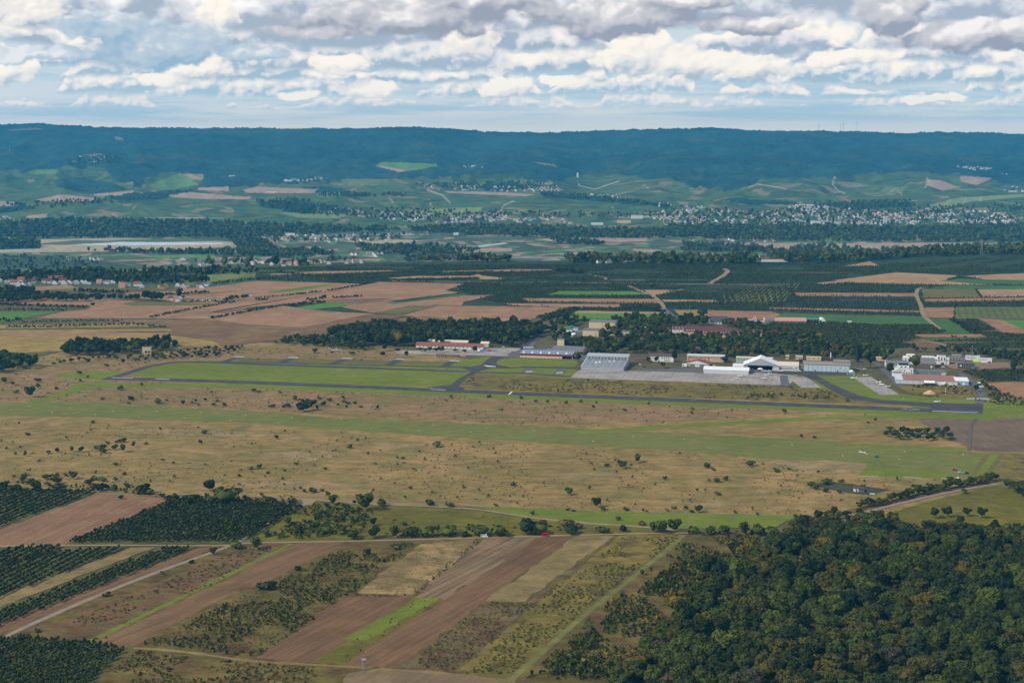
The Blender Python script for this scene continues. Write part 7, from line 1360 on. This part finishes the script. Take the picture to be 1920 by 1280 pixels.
town([([(132, 303), (150, 291), (190, 287), (232, 290), (210, 300), (170, 307)], 70), ([(780, 350), (860, 348), (960, 350), (1020, 352), (1040, 346), (1060, 358), (960, 360), (800, 356)], 110), ([(1085, 364), (1170, 366), (1160, 372), (1090, 368)], 30), ([(1780, 310), (1850, 314), (1890, 322), (1890, 330), (1800, 316)], 50), ([(520, 340), (580, 330), (620, 336), (580, 342)], 30), ([(1860, 352), (1920, 348), (1920, 362), (1870, 362)], 14), ([(860, 312), (905, 312), (905, 315), (870, 315)], 12), ([(425, 331), (445, 332), (445, 335), (430, 335)], 6), ([(0, 407), (40, 408), (40, 412), (0, 412)], 14), ([(1210, 405), (1320, 400), (1330, 412), (1210, 414)], 30)], 'in the far hillside villages', 9, 16, wt=[7, 1, 2, .2, .5])
sizes = [(-(q[3] * (q[5] + q[6])) / (q[0] ** 2 + q[1] ** 2), i) for i, q in enumerate(HS)]; sizes.sort(); big = {i for _, i in sizes[:300]}
TV, TF, TM, TMATS = [], [], [], []; cache = {}
for i, (x, y, z, ww, d, hh, rh, ax, wl, rf, rot, place) in enumerate(HS):
    if i in big:
        key = (round(ww / 2), round(hh), ax, wl[2], rf[2])
        if key not in cache:
            v, f, m_, mats = house_mesh(ww, d, hh, rh, ax, wl[0], rf[0]); cache[key] = mk_mesh('house', v, f, mats, m_)
        near = y < 4200
        if near:
            r = empty('house', (x, y, z - .3), rot); v, f, m_, mats = house_mesh(ww, d, hh, rh, ax, wl[0], rf[0])
            for nm, idx in (('wall', 0), ('roof', 1), ('window', 2)):
                ff = [q for q, mi in zip(f, m_) if mi == idx]
                if ff: link(nm, mk_mesh(nm, v, ff, [mats[idx]]), r)
        else: r = link('house', cache[key], None, (x, y, z - .3), rot)
        form = {'x': 'roof slope facing us', 'y': 'gable facing us', 'f': 'flat roof'}[ax]; sz_ = 'wide' if ww > 12 else 'small'
        lab = f'{sz_} {wl[2]} house with {rf[2]} {form} {place}' if ax == 'f' else f'{sz_} {wl[2]} house, {rf[2]} roof, {"broad slope" if ax == "x" else "gable"} facing us, {place}'
        tag(r, lab, 'house', lab.replace('house', 'houses', 1))
    else:
        v, f, m_, mats = house_mesh(ww, d, hh, rh, ax, wl[0], rf[0]); o_ = len(TV); c, s = math.cos(rot), math.sin(rot)
        TV += [(x + a * c - b_ * s, y + a * s + b_ * c, z - .3 + e) for a, b_, e in v]; TF += [tuple(q + o_ for q in fc) for fc in f]
        for m2 in mats:
            if m2 not in TMATS: TMATS.append(m2)
        TM += [TMATS.index(mats[q]) for q in m_]
o = link('town', mk_mesh('town', TV, TF, TMATS, TM)); tag(o, 'far houses of the towns and hillside villages across the river', 'town', kind='stuff')
# larger far landmarks
def far_block(px, py, w_, d, h, mat, roof, label, name='large_building', cat='building', tower=None):
    (x, y, z), = GT([px], [py]); r = empty(name, (x, y, z - .3), 0); tag(r, label, cat); k = MB(); k.box(-w_ / 2, w_ / 2, 0, d, 0, h); k.build('wall', mat, r); k = MB(); k.box(-w_ / 2 - .5, w_ / 2 + .5, -.5, d + .5, h + .02, h + 1); k.build('roof', roof, r)
    if tower: k = MB(); k.box(-4, 4, d * .3, d * .3 + 8, h + 1.02, h + tower); k.build('tower', mat, r); k = MB(); k.add([(-5, d * .3 - 1, h + tower), (5, d * .3 - 1, h + tower), (5, d * .3 + 9, h + tower), (-5, d * .3 + 9, h + tower), (0, d * .3 + 4, h + tower + 16)], [(0, 1, 4), (1, 2, 4), (2, 3, 4), (3, 0, 4), (3, 2, 1, 0)]); k.build('spire', DKR, r)
for a in [(1195, 410, 60, 30, 17, WH, GRY, 'large white block with a long wall at the river town edge'), (968, 414, 34, 20, 14, CRM, ORR, 'cream block with orange roof by the riverbank trees'), (1170, 418, 70, 20, 12, CRM, CRR, 'row of cream blocks among trees by the river'), (1245, 384, 55, 24, 12, WH, WHR, 'long white block at the upper edge of the big town'), (1510, 388, 100, 30, 12, WHR, WHR, 'white terraces on the slope above the big town'), (855, 441, 24, 14, 10, WH, WHR, 'white block beside the river in the valley'),
          (1530, 422, 46, 24, 18, WH, WHR, 'white long block at the front of the big town'), (1660, 420, 16, 12, 36, LGR, WHR, 'slim grey high block in the big town'), (1890, 418, 40, 22, 14, WH, WHR, 'white block at the right end of the big town'), (1575, 420, 50, 20, 14, LGR, CONR, 'grey block with dark roof in the big town'), (540, 442, 60, 20, 10, WHR, LGR, 'white hall behind the red-roofed village'), (1445, 491, 90, 20, 7, WHR, REDR, 'long white hall with red roof in the valley road row'), (1120, 422, 60, 26, 10, WH, WHR, 'low white hall by the river')]: far_block(*a)
far_block(1597, 415, 22, 30, 16, BRK, MAR, 'church with a slim spire in the middle of the big town', 'church', 'church', 22); far_block(1018, 412, 18, 26, 14, PEA, MAR, 'church with a dark spire in the riverside town', 'church', 'church', 24); far_block(1023, 352, 18, 22, 12, WH, DKR, 'church in the hillside village', 'church', 'church', 20); far_block(790, 406, 18, 22, 12, CRM, DKR, 'church among the sunlit houses', 'church', 'church', 18); far_block(1083, 333, 13, 13, 36, WH, CRR, 'white lookout tower on the vineyard shoulder', 'lookout_tower', 'tower')
far_block(265, 365, 12, 14, 10, CRM, MAR, 'small castle-like house among the trees of the left slope', 'manor', 'house', 8); far_block(435, 333, 40, 20, 14, WH, WHR, 'white mansion at the edge of the hill woods', 'manor', 'house'); far_block(890, 313, 50, 22, 12, WH, WHR, 'white abbey-like block on the wooded slope', 'manor', 'house'); far_block(510, 361, 70, 16, 8, WHR, CONR, 'long low white hall in the left slope fields', 'farm_hall', 'hall'); far_block(540, 341, 60, 16, 12, WH, WHR, 'white winery row beneath the left woods', 'winery', 'building')
# ferris wheel by the river, pylons, wind turbines on the ridge
(x, y, z), = GT([1250], [423]); r = empty('ferris_wheel', (x, y, z), 0); tag(r, 'small white ferris wheel at the riverside fair', 'ferris wheel'); k = MB(); A = np.linspace(0, 2 * math.pi, 28)
for a, b_ in zip(A, A[1:]): k.tube((17 * math.cos(a), 0, 21 + 17 * math.sin(a)), (17 * math.cos(b_), 0, 21 + 17 * math.sin(b_)), .9, n=4)
k.build('rim', WHITE, r); k = MB(); [k.tube((0, 0, 21), (17 * math.cos(a), 0, 21 + 17 * math.sin(a)), .35, n=4) for a in A[::3]]; k.build('spoke', MARK_RED, r); k = MB(); k.tube((-7, -3, 0), (0, -1, 21), .7, n=4); k.tube((7, -3, 0), (0, -1, 21), .7, n=4); k.build('support', STEEL, r)
for px, py, h, lb in [(1020, 478, 40, 'thin pylon over the valley fields, left one'), (1166, 480, 38, 'thin pylon over the valley fields, right one'), (1325, 487, 34, 'pylon at the valley road row'), (1505, 477, 46, 'tall pylon beside the dark valley trees'), (1840, 478, 34, 'pylon near the right brow'), (237, 478, 34, 'pylon under the vineyard hill'), (18, 285, 60, 'radio mast in the woods on the left hill')]:
    (x, y, z), = GT([px], [py]); r = empty('pylon', (x, y, z), 0); tag(r, lb, 'pylon'); k = MB(); [k.tube((sx * 3, sy * 3, 0), (sx * .4, sy * .4, h), .3, n=4) for sx in (-1, 1) for sy in (-1, 1)]; k.build('tower', STEEL, r); k = MB(); k.tube((-7, 0, h * .8), (7, 0, h * .8), .3, n=4); k.tube((-5, 0, h * .93), (5, 0, h * .93), .3, n=4); k.build('arm', STEEL, r)
for px, s, ph, lb in [(1535, .55, .3, 'faintest far wind turbine, alone on the left'), (1576, .62, 1.0, 'lower wind turbine of the close pair'), (1581, .85, 1.6, 'taller wind turbine of the close pair'), (1606, .95, .1, 'right-hand and tallest wind turbine behind the ridge')]:
    D = 16500; x = D * (px - 960) / F / 1.0105; z0 = float(terrain(x, D)); zt = CAMH + D * (Y0 - 243 + s * 13) / (F * 1.0105); r = empty('wind_turbine', (x, D, z0), 0); tag(r, lb, 'wind turbine'); h = zt - z0
    k = MB(); k.tube((0, 0, 0), (0, 0, h), 3.2, 1.8, 8); k.build('tower', LGR, r); k = MB(); k.box(-2.5, 2.5, -5, 5, h - 2, h + 2.5); k.build('nacelle', LGR, r)
    for q in range(3): a = ph + q * 2.094; k = MB(); k.tube((0, -6, h), (52 * s * math.sin(a), -6, h + 52 * s * math.cos(a)), 1.8, .5, 5); k.build('blade', LGR, r)
# ------------------------------------------------------------------ air
HAZE = 3.4e-5
hb = MB(); hb.box(-8300, 8300, -60, 17900, float(ZZ.min()) - 1, 500)
hm = bpy.data.materials.new('haze_air'); hm.use_nodes = True
h = NT(hm.node_tree); h.n.clear()
pv = h.node('ShaderNodeVolumePrincipled'); pv.inputs['Color'].default_value = (.07, .55, 1.0, 1); pv.inputs['Density'].default_value = HAZE
ho = h.node('ShaderNodeOutputMaterial'); h.l.new(pv.outputs[0], ho.inputs['Volume'])
hz = hb.build('haze', hm); tag(hz, kind='stuff'); hz['label'] = 'thin blue haze hanging over the whole valley'; hz['category'] = 'haze'
